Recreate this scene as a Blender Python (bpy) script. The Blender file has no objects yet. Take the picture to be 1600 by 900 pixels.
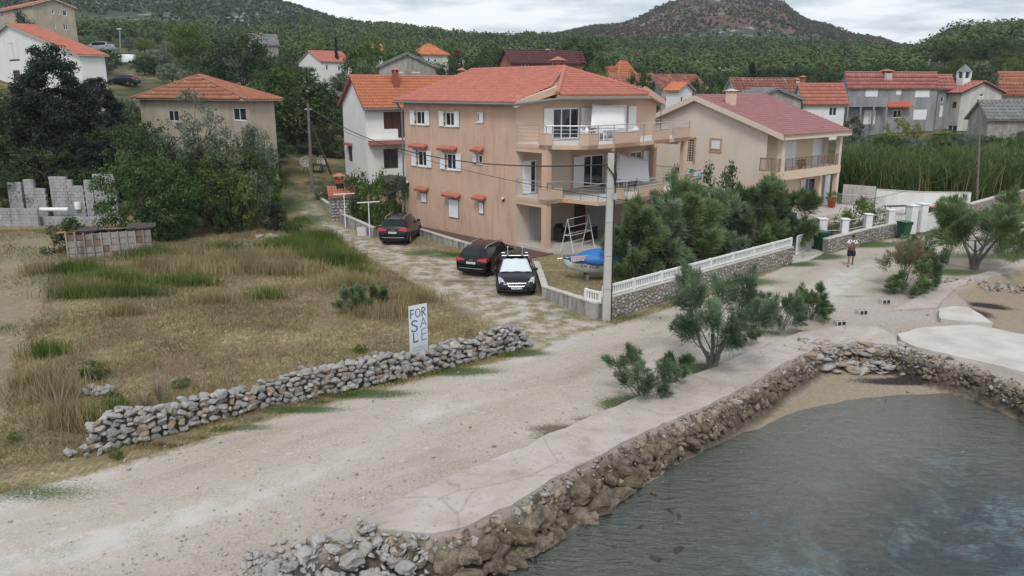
import bpy, bmesh, math, random
import numpy as np
from mathutils import Vector, Matrix, noise as mn
random.seed(7); RNG = np.random.default_rng(7)
SC = bpy.context.scene
COL = SC.collection
R = math.radians

# ---------------- camera, world, sun, exposure ----------------
CAM_H = 9.5; FPX = 1239.0; PITCH = 14.0
cam_d = bpy.data.cameras.new("camera"); cam = bpy.data.objects.new("camera", cam_d); COL.objects.link(cam)
cam.location = (0, 0, CAM_H); cam.rotation_euler = (R(90 - PITCH), 0, 0)
cam_d.sensor_width = 36; cam_d.lens = 36 * FPX / 1600; cam_d.clip_end = 6000; cam_d.clip_start = 0.3
SC.camera = cam

SUN_EL, SUN_AZ = 52, 186      # azimuth measured clockwise from +Y
w = bpy.data.worlds.new("World"); SC.world = w; w.use_nodes = True
nt = w.node_tree; nt.nodes.clear()
N = nt.nodes.new; L = nt.links.new
out = N('ShaderNodeOutputWorld'); bg = N('ShaderNodeBackground'); sky = N('ShaderNodeTexSky')
sky.sky_type = 'NISHITA'; sky.sun_disc = False; sky.sun_elevation = R(SUN_EL); sky.sun_rotation = R(SUN_AZ)
sky.dust_density = 2.0; sky.air_density = 1.0
tc = N('ShaderNodeTexCoord'); sep = N('ShaderNodeSeparateXYZ'); L(tc.outputs['Generated'], sep.inputs[0])
# cloud layer: direction projected on a flat deck, so that clouds flatten toward the horizon
addz = N('ShaderNodeMath'); addz.operation = 'ADD'; addz.inputs[1].default_value = 0.12; 
absz = N('ShaderNodeMath'); absz.operation = 'ABSOLUTE'; L(sep.outputs[2], absz.inputs[0]); L(absz.outputs[0], addz.inputs[0])
dv = N('ShaderNodeVectorMath'); dv.operation = 'DIVIDE'; comb = N('ShaderNodeCombineXYZ')
for i in range(3): L(addz.outputs[0], comb.inputs[i])
L(tc.outputs['Generated'], dv.inputs[0]); L(comb.outputs[0], dv.inputs[1])
cn = N('ShaderNodeTexNoise'); cn.inputs['Scale'].default_value = 1.3; cn.inputs['Detail'].default_value = 7; cn.inputs['Roughness'].default_value = .55
L(dv.outputs[0], cn.inputs['Vector'])
cr = N('ShaderNodeValToRGB'); L(cn.outputs['Fac'], cr.inputs[0])
cr.color_ramp.elements[0].position = .40; cr.color_ramp.elements[0].color = (4.7, 5.3, 6.0, 1)
cr.color_ramp.elements[1].position = .57; cr.color_ramp.elements[1].color = (8.3, 8.6, 8.9, 1)
mx = N('ShaderNodeMixRGB'); mx.inputs[0].default_value = .86
L(sky.outputs[0], mx.inputs[1]); L(cr.outputs[0], mx.inputs[2]); L(mx.outputs[0], bg.inputs[0]); L(bg.outputs[0], out.inputs[0])
bg.inputs[1].default_value = 0.118

sd = bpy.data.lights.new("sun", 'SUN'); sd.energy = 1.55; sd.angle = R(16); sd.color = (1, .96, .9)
sun = bpy.data.objects.new("sun", sd); COL.objects.link(sun)
az = R(SUN_AZ); dirv = Vector((math.sin(az) * math.cos(R(SUN_EL)), math.cos(az) * math.cos(R(SUN_EL)), math.sin(R(SUN_EL))))
sun.rotation_euler = dirv.to_track_quat('Z', 'Y').to_euler()

vs = SC.view_settings; vs.view_transform = 'Standard'; vs.look = 'None'; vs.gamma = 1; vs.exposure = 0.2
vs.use_curve_mapping = False
SC.cycles.max_bounces = 6; SC.cycles.diffuse_bounces = 3; SC.cycles.glossy_bounces = 2; SC.cycles.transparent_max_bounces = 8
SC.cycles.transmission_bounces = 3
SC.cycles.caustics_reflective = False; SC.cycles.caustics_refractive = False

# ---------------- survey helpers: bearings from the camera to places in the world ----------------
CP, SP = math.cos(R(PITCH)), math.sin(R(PITCH))
def ray(px, py):
    u = (px - 800) / FPX; v = (py - 450) / FPX
    return Vector((u, CP - v * SP, -SP - v * CP))
def at(px, py, z=0.0):
    d = ray(px, py); t = (z - CAM_H) / d.z
    return Vector((d.x * t, d.y * t, z))
def atY(px, py, Y):
    d = ray(px, py); t = Y / d.y
    return Vector((d.x * t, Y, CAM_H + d.z * t))
def topix(p):
    dx, dy, dz = p[0], p[1], p[2] - CAM_H
    dep = dy * CP - dz * SP; up = dy * SP + dz * CP
    return 800 + FPX * dx / dep, 450 - FPX * up / dep

# ---------------- terrain height ----------------
T_PX = [-300, 100, 250, 385, 430, 600, 800, 950, 1050, 1110, 1180, 1250, 1330, 1390, 1480, 1600, 2000]
T_D = [0, 57, 63, 75, 95, 120, 160, 200, 300, 450, 600, 900, 1250, 2500]
T_Z = [
 [0, 0, 1., 5., 8.5, 15, 18, 22, 32, 60, 92, 112, 100, 30],
 [0, 0, 1.4, 4.5, 7, 12.5, 15, 18, 28, 56, 84, 100, 90, 30],
 [0, 0, 2.2, 4.4, 6.0, 10.2, 13, 16.2, 26, 51, 78, 86, 75, 25],
 [0, 0, 2.0, 4.2, 5.2, 8.6, 11.6, 14.6, 24, 46.5, 72.5, 74, 62, 20],
 [0, 0, .2, 2.6, 5, 8.5, 11.5, 14.5, 24, 46, 71.5, 72, 60, 20],
 [0, 0, .1, 1.6, 3.5, 6.5, 9.5, 12.5, 20, 38, 56, 50, 40, 20],
 [0, 0, .1, 1.2, 3.2, 5.5, 8.5, 11, 18, 35.5, 34, 60, 40, 20],
 [0, 0, .1, 1.2, 3, 5, 7.5, 10, 17, 33.0, 40, 78, 66, 20],
 [0, 0, .1, 1.2, 3, 5, 7, 9.5, 16.5, 32, 46, 102, 80, 20],
 [0, 0, .1, 1.2, 3, 4.5, 7, 9.5, 16.5, 32, 48, 118, 92, 20],
 [0, 0, .1, 1.0, 3, 4.5, 7, 9.5, 16.5, 32, 47, 106, 88, 20],
 [0, 0, .1, .8, 3.0, 4.5, 7, 9.5, 16.5, 31, 44, 80, 64, 20],
 [0, 0, .1, .8, 3.2, 5, 7, 9.5, 16.5, 29, 40, 66, 50, 20],
 [0, 0, .1, .8, 3.5, 5.5, 8, 10.5, 18, 27, 34, 56, 40, 20],
 [0, 0, .1, .8, 3.5, 6, 11, 16.5, 27, 27, 28, 50, 30, 20],
 [0, 0, .1, .8, 3.5, 6.5, 13, 18, 28.5, 29, 28, 40, 30, 20],
 [0, 0, .1, .8, 3.5, 7, 13, 19, 30, 34, 30, 30, 30, 20]]
T_Z = np.array(T_Z, float); T_U = (np.array(T_PX, float) - 800) / FPX; T_DA = np.array(T_D, float)
def far_z(X, Y):
    X = np.asarray(X, float); Y = np.asarray(Y, float)
    u = X / np.maximum(Y, 20.) ; u = np.clip(u, T_U[0], T_U[-1] - 1e-6); d = np.clip(np.maximum(Y, 0), 0, 2499.)
    i = np.clip(np.searchsorted(T_U, u, side='right') - 1, 0, len(T_U) - 2); j = np.clip(np.searchsorted(T_DA, d, side='right') - 1, 0, len(T_DA) - 2)
    a = (u - T_U[i]) / (T_U[i + 1] - T_U[i]); b = (d - T_DA[j]) / (T_DA[j + 1] - T_DA[j])
    a = a * a * (3 - 2 * a)
    return (T_Z[i, j] * (1 - a) + T_Z[i + 1, j] * a) * (1 - b) + (T_Z[i, j + 1] * (1 - a) + T_Z[i + 1, j + 1] * a) * b
def zt(x, y): return float(far_z(x, y))
def onpx(px, Y, z=None):
    """world point at distance Y along the bearing px, standing on the terrain"""
    x = (px - 800) / FPX * (Y * CP + CAM_H * SP)
    for _ in range(3):
        zz = zt(x, Y) if z is None else z
        x = (px - 800) / FPX * (Y * CP + (CAM_H - zz) * SP)
    return Vector((x, Y, zt(x, Y) if z is None else z))

# ---------------- object helpers ----------------
def tag(o, label=None, cat=None, group=None, kind=None):
    if label: o['label'] = label
    if cat: o['category'] = cat
    if group: o['group'] = group
    if kind: o['kind'] = kind
    return o
def empty(name, loc=(0, 0, 0), rz=0.0, label=None, cat=None, group=None, parent=None):
    o = bpy.data.objects.new(name, None); COL.objects.link(o); o.location = loc; o.rotation_euler = (0, 0, rz)
    o.empty_display_size = .2
    if parent: o.parent = parent
    return tag(o, label, cat, group)
def copy_tree(o, parent=None):
    c = o.copy(); COL.objects.link(c)
    if parent: c.parent = parent
    for ch in list(o.children): copy_tree(ch, c)
    return c

class MB:
    """collects shapes in local metres and links them as one mesh object"""
    def __init__(s): s.v = []; s.f = []; s.m = []; s.sm = []; s.cur = 0; s.smooth = False; s.T = None
    def add(s, vs, fs):
        b = len(s.v)
        if s.T is not None: vs = [s.T @ Vector(p) for p in vs]
        s.v += [tuple(p) for p in vs]; s.f += [tuple(b + i for i in f) for f in fs]; s.m += [s.cur] * len(fs); s.sm += [s.smooth] * len(fs)
    def quad(s, a, b, c, d): s.add([a, b, c, d], [(0, 1, 2, 3)])
    def poly(s, pts): s.add(pts, [tuple(range(len(pts)))])
    def box(s, x0, x1, y0, y1, z0, z1):
        s.add([(x0, y0, z0), (x1, y0, z0), (x1, y1, z0), (x0, y1, z0), (x0, y0, z1), (x1, y0, z1), (x1, y1, z1), (x0, y1, z1)],
              [(3, 2, 1, 0), (4, 5, 6, 7), (0, 1, 5, 4), (1, 2, 6, 5), (2, 3, 7, 6), (3, 0, 4, 7)])
    def bbox(s, x0, x1, y0, y1, z0, z1, b=.02):
        """box with chamfered edges"""
        b = min(b, (x1 - x0) * .45, (y1 - y0) * .45, (z1 - z0) * .45)
        X = [x0, x1]; Y = [y0, y1]; Z = [z0, z1]; idx = {}; vs = []
        for i in (0, 1):
            for j in (0, 1):
                for k in (0, 1):
                    sx, sy, sz = 1 - 2 * i, 1 - 2 * j, 1 - 2 * k
                    for ax in range(3):
                        p = [X[i] + sx * b, Y[j] + sy * b, Z[k] + sz * b]; p[ax] = (X[i], Y[j], Z[k])[ax]
                        idx[i, j, k, ax] = len(vs); vs.append(tuple(p))
        fs = []
        for ax in range(3):
            o1, o2 = [(1, 2), (2, 0), (0, 1)][ax]
            for e in (0, 1):
                q = []
                for (a1, a2) in ((0, 0), (1, 0), (1, 1), (0, 1)):
                    k = [0, 0, 0]; k[ax] = e; k[o1] = a1; k[o2] = a2; q.append(idx[k[0], k[1], k[2], ax])
                fs.append(tuple(q if e else q[::-1]))
        for ax in range(3):
            o1, o2 = [(1, 2), (2, 0), (0, 1)][ax]
            for a1 in (0, 1):
                for a2 in (0, 1):
                    k0 = [0, 0, 0]; k0[o1] = a1; k0[o2] = a2; k1 = list(k0); k1[ax] = 1
                    q = [idx[(*k0, o1)], idx[(*k1, o1)], idx[(*k1, o2)], idx[(*k0, o2)]]
                    fs.append(tuple(q if (a1 ^ a2) else q[::-1]))
        for i in (0, 1):
            for j in (0, 1):
                for k in (0, 1):
                    t = (idx[i, j, k, 0], idx[i, j, k, 1], idx[i, j, k, 2])
                    fs.append(t if (i + j + k) % 2 else t[::-1])
        s.add(vs, fs)
    def prism(s, pts, z0, z1, caps=True):
        n = len(pts); vs = [(p[0], p[1], z0 if not hasattr(z0, '__len__') else z0[i]) for i, p in enumerate(pts)] + \
                           [(p[0], p[1], z1 if not hasattr(z1, '__len__') else z1[i]) for i, p in enumerate(pts)]
        fs = [(i, (i + 1) % n, n + (i + 1) % n, n + i) for i in range(n)]
        if caps: fs += [tuple(range(n))[::-1], tuple(range(n, 2 * n))]
        s.add(vs, fs)
    def tube(s, pts, r, n=8, cap=True, closed=False):
        pts = [Vector(p) for p in pts]; m = len(pts)
        rs = r if hasattr(r, '__len__') else [r] * m
        vs = []; up = None
        for i, p in enumerate(pts):
            if closed: t = pts[(i + 1) % m] - pts[i - 1]
            else: t = pts[min(i + 1, m - 1)] - pts[max(i - 1, 0)]
            if t.length < 1e-9: t = Vector((0, 0, 1))
            t.normalize()
            if up is None: up = Vector((0, 0, 1)) if abs(t.z) < .9 else Vector((1, 0, 0))
            a = t.cross(up)
            if a.length < 1e-6: a = t.cross(Vector((1, .3, 0)))
            a.normalize(); b = t.cross(a); b.normalize(); up = a.cross(t) if False else up
            for k in range(n):
                an = 2 * math.pi * k / n; vs.append(p + (a * math.cos(an) + b * math.sin(an)) * rs[i])
        fs = []
        for i in range(m if closed else m - 1):
            for k in range(n):
                i2 = (i + 1) % m
                fs.append((i * n + k, i * n + (k + 1) % n, i2 * n + (k + 1) % n, i2 * n + k))
        if cap and not closed: fs += [tuple(range(n)), tuple(range((m - 1) * n, m * n))[::-1]]
        s.add(vs, fs)
    def lathe(s, prof, n=16, axis=(0, 0, 0)):
        vs = []; m = len(prof)
        for (r, z) in prof:
            for k in range(n):
                a = 2 * math.pi * k / n; vs.append((axis[0] + r * math.cos(a), axis[1] + r * math.sin(a), axis[2] + z))
        fs = [(i * n + k, i * n + (k + 1) % n, (i + 1) * n + (k + 1) % n, (i + 1) * n + k) for i in range(m - 1) for k in range(n)]
        fs += [tuple(range(n))[::-1], tuple(range((m - 1) * n, m * n))]
        s.add(vs, fs)
    def mesh(s, name, mats):
        me = bpy.data.meshes.new(name); me.from_pydata(s.v, [], s.f)
        if not isinstance(mats, (list, tuple)): mats = [mats]
        for m in mats: me.materials.append(m)
        if len(mats) > 1: me.polygons.foreach_set('material_index', s.m)
        me.polygons.foreach_set('use_smooth', s.sm); me.update()
        return me
    def build(s, name, mats, parent=None, loc=None, rz=None, fix=True):
        me = s.mesh(name, mats)
        if fix:
            bm = bmesh.new(); bm.from_mesh(me); bmesh.ops.recalc_face_normals(bm, faces=bm.faces); bm.to_mesh(me); bm.free()
        return put(name, me, parent, loc, rz)
def put(name, me, parent=None, loc=None, rz=None):
    o = bpy.data.objects.new(name, me); COL.objects.link(o)
    if parent: o.parent = parent
    if loc is not None: o.location = loc
    if rz is not None: o.rotation_euler = (0, 0, rz)
    return o
def np_mesh(name, V, F, mat, smooth=False):
    """fast mesh from arrays (F: n x k)"""
    me = bpy.data.meshes.new(name); k = F.shape[1]
    me.vertices.add(len(V)); me.vertices.foreach_set('co', np.asarray(V, np.float32).ravel())
    me.loops.add(F.size); me.loops.foreach_set('vertex_index', F.astype(np.int32).ravel())
    me.polygons.add(len(F)); me.polygons.foreach_set('loop_start', np.arange(0, F.size, k, dtype=np.int32))
    me.polygons.foreach_set('loop_total', np.full(len(F), k, np.int32))
    if smooth: me.polygons.foreach_set('use_smooth', np.ones(len(F), bool))
    for m in (mat if isinstance(mat, (list, tuple)) else [mat]): me.materials.append(m)
    me.update(calc_edges=True); me.validate()
    return me
def fattr(me, name, arr):
    a = me.attributes.new(name, 'FLOAT', 'POINT'); a.data.foreach_set('value', np.asarray(arr, np.float32))

# ---------------- materials ----------------
class NT:
    def __init__(s, name):
        s.m = bpy.data.materials.new(name); s.m.use_nodes = True; s.t = s.m.node_tree
        s.b = s.t.nodes['Principled BSDF']; s.out = s.t.nodes['Material Output']
        s.tc = s.t.nodes.new('ShaderNodeTexCoord')
    def n(s, t, **kw):
        x = s.t.nodes.new(t)
        for k, v in kw.items(): setattr(x, k, v)
        return x
    def l(s, a, b): s.t.links.new(a, b)
    def noise(s, scale, detail=4, rough=.55, vec=None, dist=0.):
        x = s.n('ShaderNodeTexNoise'); x.inputs['Scale'].default_value = scale; x.inputs['Detail'].default_value = detail
        x.inputs['Roughness'].default_value = rough; x.inputs['Distortion'].default_value = dist
        s.l(vec if vec is not None else s.tc.outputs['Object'], x.inputs['Vector']); return x.outputs['Fac']
    def ramp(s, fac, stops):
        x = s.n('ShaderNodeValToRGB'); e = x.color_ramp.elements
        while len(e) < len(stops): e.new(.5)
        for i, (p, c) in enumerate(stops): e[i].position = p; e[i].color = (*c, 1) if hasattr(c, '__len__') else (c, c, c, 1)
        s.l(fac, x.inputs[0]); return x.outputs[0]
    def mix(s, fac, a, b, mode='MIX'):
        x = s.n('ShaderNodeMixRGB', blend_type=mode)
        for i, q in ((0, fac), (1, a), (2, b)):
            if hasattr(q, 'is_linked'): s.l(q, x.inputs[i])
            elif hasattr(q, '__len__'): x.inputs[i].default_value = (*q, 1)
            else: x.inputs[i].default_value = q
        return x.outputs[0]
    def math(s, op, a, b=0., c=None, clamp=False):
        x = s.n('ShaderNodeMath', operation=op, use_clamp=clamp)
        for i, q in enumerate((a, b) + ((c,) if c is not None else ())):
            if hasattr(q, 'is_linked'): s.l(q, x.inputs[i])
            else: x.inputs[i].default_value = q
        return x.outputs[0]
    def attr(s, name):
        x = s.n('ShaderNodeAttribute'); x.attribute_name = name; return x.outputs['Fac']
    def scalevec(s, sx, sy, sz, rot=0):
        x = s.n('ShaderNodeMapping'); x.inputs['Scale'].default_value = (sx, sy, sz); x.inputs['Rotation'].default_value = (0, 0, rot)
        s.l(s.tc.outputs['Object'], x.inputs['Vector']); return x.outputs[0]
    def bump(s, h, strength=.4, dist=.02):
        x = s.n('ShaderNodeBump'); x.inputs['Strength'].default_value = strength; x.inputs['Distance'].default_value = dist
        s.l(h, x.inputs['Height']); s.l(x.outputs[0], s.b.inputs['Normal']); return x
    def col(s, c):
        if hasattr(c, 'is_linked'): s.l(c, s.b.inputs['Base Color'])
        else: s.b.inputs['Base Color'].default_value = (*c, 1)
        return s
    def set(s, **kw):
        for k, v in kw.items(): s.b.inputs[k.replace('_', ' ')].default_value = v
        return s
MATS = {}
def simple(name, c, rough=.8, var=.15, scale=3., bump=.0, bscale=30., metal=0., spec=None, dirt=None, coat=0.):
    """painted / plain surface: base colour with uneven tone, fine relief, optional dirt patches"""
    if name in MATS: return MATS[name]
    t = NT(name)
    dk = tuple(x * (1 - var) for x in c); lt = tuple(min(1, x * (1 + var * .7)) for x in c)
    f = t.noise(scale, 6, .6)
    cc = t.ramp(f, [(.3, dk), (.7, lt)])
    if dirt:
        dcol, lo, hi, ds = dirt
        st = t.noise(1., 6, .65, t.scalevec(ds * 2.4, ds * 2.4, ds * .5))
        cc = t.mix(t.ramp(st, [(lo, 0.), (hi, 1.)]), cc, dcol)
    t.col(cc); t.set(Roughness=rough, Metallic=metal)
    if spec is not None: t.b.inputs['Specular IOR Level'].default_value = spec
    if coat: t.b.inputs['Coat Weight'].default_value = coat; t.b.inputs['Coat Roughness'].default_value = .06
    if bump: t.bump(t.noise(bscale, 4, .6), bump, .02)
    MATS[name] = t.m; return t.m
# ================= terrain, road, coast =================
def W2(pts, z=0.): return [tuple(at(x, y, z)[:2]) for x, y in pts]
def sdf(poly, X, Y):
    """signed distance in metres, positive inside"""
    P = np.array(poly, float); n = len(P); d = np.full(X.shape, 1e18); ins = np.zeros(X.shape, bool)
    for i in range(n):
        a = P[i]; b = P[(i + 1) % n]; e = b - a; L2 = max(e @ e, 1e-12)
        t = np.clip(((X - a[0]) * e[0] + (Y - a[1]) * e[1]) / L2, 0, 1)
        d = np.minimum(d, (X - a[0] - t * e[0]) ** 2 + (Y - a[1] - t * e[1]) ** 2)
        c = ((a[1] > Y) != (b[1] > Y)) & (X < (b[0] - a[0]) * (Y - a[1]) / ((b[1] - a[1]) if abs(b[1] - a[1]) > 1e-12 else 1e-12) + a[0])
        ins ^= c
    d = np.sqrt(d); return np.where(ins, d, -d)
def fbm(X, Y, sc, oct=3, seed=0):
    """cheap value noise, about -1..1"""
    r = np.random.default_rng(seed); tab = r.random((256, 256)) * 2 - 1; o = np.zeros(np.shape(X)); amp = 1.; tot = 0
    for k in range(oct):
        x = np.asarray(X) / sc + 37.7 * k; y = np.asarray(Y) / sc + 11.3 * k
        xi = np.floor(x).astype(int); yi = np.floor(y).astype(int); fx = x - xi; fy = y - yi
        fx = fx * fx * (3 - 2 * fx); fy = fy * fy * (3 - 2 * fy)
        g = lambda i, j: tab[(xi + i) & 255, (yi + j) & 255]
        o += amp * ((g(0, 0) * (1 - fx) + g(1, 0) * fx) * (1 - fy) + (g(0, 1) * (1 - fx) + g(1, 1) * fx) * fy)
        tot += amp; amp *= .5; sc *= .5
    return o / tot
def sstep(a, b, x):
    t = np.clip((x - a) / (b - a), 0, 1); return t * t * (3 - 2 * t)

COAST = [(-60, -12)] + W2([(200, 1040), (330, 960), (440, 898), (500, 868), (560, 845), (610, 838), (680, 846), (740, 828), (800, 800), (850, 768), (900, 740), (1000, 686), (1100, 645),
      (1180, 606), (1215, 580), (1270, 552), (1330, 540), (1400, 549), (1450, 562), (1520, 576), (1600, 606), (1680, 640)]) + [(60, 16), (160, 10)] + \
      [(160, 32)] + W2([(1800, 560), (1600, 538), (1545, 512), (1515, 478), (1492, 456), (1530, 441), (1600, 420), (1700, 400), (1850, 372)]) + [(400, 90), (2600, 90), (2600, 2600), (-2600, 2600), (-2600, -12)]
ROADP = [(-60, 5)] + W2([(-250, 838), (0, 775), (150, 738), (300, 695), (400, 662), (500, 637), (600, 608), (700, 583), (800, 560), (850, 545), (900, 522), (960, 509), (1050, 482),
      (1150, 448), (1200, 428), (1262, 404), (1330, 388), (1430, 366), (1560, 346), (1800, 330)]) + [(160, 60), (160, 5), (40, 5), (0, 5)]
LANEP = W2([(850, 560), (800, 520), (750, 490), (690, 462), (640, 432), (590, 405), (540, 378), (500, 352), (462, 330), (430, 312), (385, 303), (330, 300), (330, 288), (400, 284),
      (470, 288), (488, 300), (492, 325), (530, 352), (575, 372), (650, 388), (740, 412), (850, 466), (925, 502), (965, 512)])
TRACKP = W2([(-200, 395), (0, 375), (50, 362), (95, 372), (85, 410), (72, 450), (62, 500), (30, 540), (12, 600), (10, 660), (-120, 700), (-300, 600)])
SHOREX = (at(1040, 700, -1)[0])
def coast_d(X, Y): return -sdf(COAST, X, Y)      # positive toward the sea
WATER_Z = -0.88
BAYP = [(-60, -60), (-60, -16)] + W2([(200, 1060), (420, 960), (560, 905), (700, 905), (790, 868), (860, 838), (918, 812), (952, 786), (1006, 754), (1064, 722), (1124, 693), (1202, 660), (1262, 640), (1322, 624), (1400, 615), (1480, 615), (1540, 626), (1585, 648), (1640, 672)], -.88) + [(60, 14), (160, 8), (160, -60)]
def height(X, Y, d=None):
    if d is None: d = coast_d(X, Y)
    z = far_z(X, Y)
    z = z + np.where(Y > 250, 3.0 * fbm(X, Y, 60, 3, 3) * sstep(250, 600, Y), 0)
    z = z + .035 * fbm(X, Y, 2.2, 3, 1) + .02 * fbm(X, Y, .5, 2, 2)
    z = z + .25 * sstep(3, 12, sdf(FIELDP, X, Y)) * sstep(60, 30, Y)
    beach = sstep(.8, 3.0, X)                      # rocks drop straight into water at the left, sand bay to the right
    dd = np.maximum(d - .75, 0)
    deep = -1.6 - .35 * np.clip(dd, 0, 3)
    sand = -.97 + .09 * sstep(6, 11, X) - .095 * np.clip(dd, 0, 6) - .22 * np.clip(dd - 6, 0, 8)
    cove = (X > 20.5) & (Y > 27)
    sand = np.where(cove, -.35 - .11 * dd, sand)
    bw = sdf(BAYP, X, Y); bay = WATER_Z - np.where(bw > 0, .13 * np.clip(bw, 0, 3) + .22 * np.clip(bw - 3, 0, 6), (.13 * np.clip(bw, -2, 0)))
    low = np.where(cove, sand, bay)
    low = low + .03 * fbm(X, Y, 1.1, 3, 5)
    t = sstep(-.02, .5, d)
    return z * (1 - t) + low * t
FIELDP = W2([(-300, 720), (-300, 400), (100, 360), (400, 370), (560, 400), (700, 470), (800, 525), (600, 560), (400, 610), (150, 690), (0, 740)])

xs = np.concatenate([-34 - np.cumsum(np.geomspace(.5, 40, 105))[::-1], np.arange(-34, 56.01, .25), 56 + np.cumsum(np.geomspace(.5, 40, 105))])
ys = np.concatenate([[-300, -200, -120, -60, -30, -10, 0, 5], np.arange(8, 64.01, .25), 64 + np.cumsum(np.geomspace(.35, 24, 200)), [1500, 1900, 2490]])
GX, GY = np.meshgrid(xs, ys); nx, ny = len(xs), len(ys)
GD = coast_d(GX, GY); GZ = height(GX, GY, GD)
V = np.stack([GX.ravel(), GY.ravel(), GZ.ravel()], 1)
ii = (np.arange(ny - 1)[:, None] * nx + np.arange(nx - 1)[None, :]).ravel()
F = np.stack([ii, ii + 1, ii + nx + 1, ii + nx], 1)
road_s = sdf(ROADP, GX, GY); lane_s = sdf(LANEP, GX, GY); track_s = sdf(TRACKP, GX, GY)
# grassy patches: (pixel centre, radii along X / Y metres, strength)
def blob(px, py, rx, ry, s=1., z=0.):
    c = at(px, py, z); return s * np.exp(-(((GX - c[0]) / rx) ** 2 + ((GY - c[1]) / ry) ** 2))
green = np.zeros(GX.shape)
for b in [(980, 632, .9, .7, 1.3), (800, 552, 1.5, .5, 1.2), (700, 580, 2., .5, 1.1), (560, 615, 2., .45, 1.1), (470, 640, 1.5, .35, 1.), (380, 668, 1.2, .3, .8), (480, 345, 2.0, 3.5, .8), (450, 330, 2, 3, .9), (440, 285, 3, 5, .9),
          (660, 395, 1.5, 1.5, .8), (700, 400, 2.0, .9, .8), (630, 392, 1., 1., .4), (1010, 497, 2.2, .8, .5), (1160, 440, 2.5, 1.2, .9), (1240, 412, 1.5, 1, 1.1), (1270, 400, 2, 1.2, 1.2), (1340, 382, 3, 1.2, 1.3), (1420, 362, 3.5, 2., 1.3),
          (880, 490, 1.4, 1.2, .5), (860, 505, 2., .6, .4), (1130, 575, 1.5, .6, .7), (1090, 575, 1., .7, 1.1), (1200, 520, 1.6, .8, .6), (1330, 463, 1.2, .4, .5), (1400, 455, 2., 1., .6), (1480, 425, 2.5, 1., .9), (1560, 400, 4, 1.5, .8),
          (580, 478, 1.8, 1.6, .9), (560, 548, .8, .5, .8), (140, 590, 1, .9, .8), (70, 400, 1, 3, .3), (180, 435, 4, 3, .9), (250, 440, 2, 1.5, .9), (470, 400, 3, 3, .7), (300, 470, 1, .6, .5), (60, 770, 1.8, .6, .7),
          (-20, 520, 1.5, 1.5, .6), (20, 690, .8, .8, .6), (1000, 590, 1.5, .4, .4), (870, 680, .9, .35, .8)]:
    green = np.maximum(green, blob(*b))
litter = np.zeros(GX.shape)
for b in [(650, 800, .5, .25, 1.2), (690, 785, .6, .2, .9), (1080, 598, 1.6, .35, 1.), (1000, 620, 1., .4, .7), (880, 670, 1.2, .35, 1.), (1250, 520, 2., .5, .7), (1180, 560, 2, .8, .6), (720, 440, 1.5, .5, .8), (930, 655, .8, .3, .9)]:
    litter = np.maximum(litter, blob(*b))
grey = np.zeros(GX.shape)
for b in [(1390, 492, 3.0, 1.3, 1.1), (1330, 480, 2, 1., .9), (1450, 470, 2, .8, .6), (1500, 440, 3, .6, .6)]: grey = np.maximum(grey, blob(*b))
wrack = np.zeros(GX.shape)
for b in [(1310, 575, .9, .3, 1.2, -.8), (1380, 585, 1.4, .35, 1.2, -.8), (1460, 592, 1.6, .35, 1.1, -.8), (1430, 606, 2.6, .3, 1.2, -1), (1540, 606, 1.5, .4, 1.1, -1), (1545, 478, 1.2, .6, 1.1, -.4), (1530, 492, .8, .9, .8, -.4)]:
    wrack = np.maximum(wrack, blob(*b))
ru = GX * .905 + GY * .42; 
brownhill = sstep(120, 250, GX) * 0 + np.where(GY > 640, sstep(.05, .12, GX / np.maximum(GY, 1)), 0)
lefthill = sstep(-.02, -.10, GX / np.maximum(GY, 1)) * sstep(330, 420, GY)

t = NT('land'); O = t.tc.outputs['Object']
f1 = t.noise(.55, 6, .6); f2 = t.noise(3.5, 6, .65); f3 = t.noise(16, 5, .7); fx = t.noise(60, 3, .7); f4 = t.noise(1.3, 5, .6)
strw = t.ramp(t.noise(1., 5, .6, t.scalevec(9, 2.2, 3, .5)), [(.35, (.19, .145, .085)), (.5, (.33, .26, .15)), (.68, (.46, .38, .23))])
fld = t.mix(t.ramp(f2, [(.42, 0.), (.62, 1.)]), strw, (.19, .175, .075))
fld = t.mix(t.ramp(f1, [(.45, 0.), (.62, .75)]), fld, (.20, .15, .10))
fld = t.mix(t.ramp(f3, [(.46, .0), (.66, .55)]), fld, (.10, .085, .05))
gr = t.ramp(f3, [(.3, (.022, .045, .012)), (.55, (.06, .10, .028)), (.75, (.15, .17, .06))])
trk = t.mix(t.ramp(f2, [(.35, 0.), (.7, 1.)]), (.30, .245, .185), (.19, .15, .10)); trk = t.mix(t.ramp(f3, [(.5, 0.), (.7, .5)]), trk, (.36, .31, .25))
def edge(att, wd, noise_amt, fac, sc=1.):
    return t.math('MULTIPLY_ADD', t.math('ADD', t.attr(att), t.math('MULTIPLY_ADD', fac, noise_amt, -noise_amt * .5)), 1. / wd, .5, clamp=True)
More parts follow.
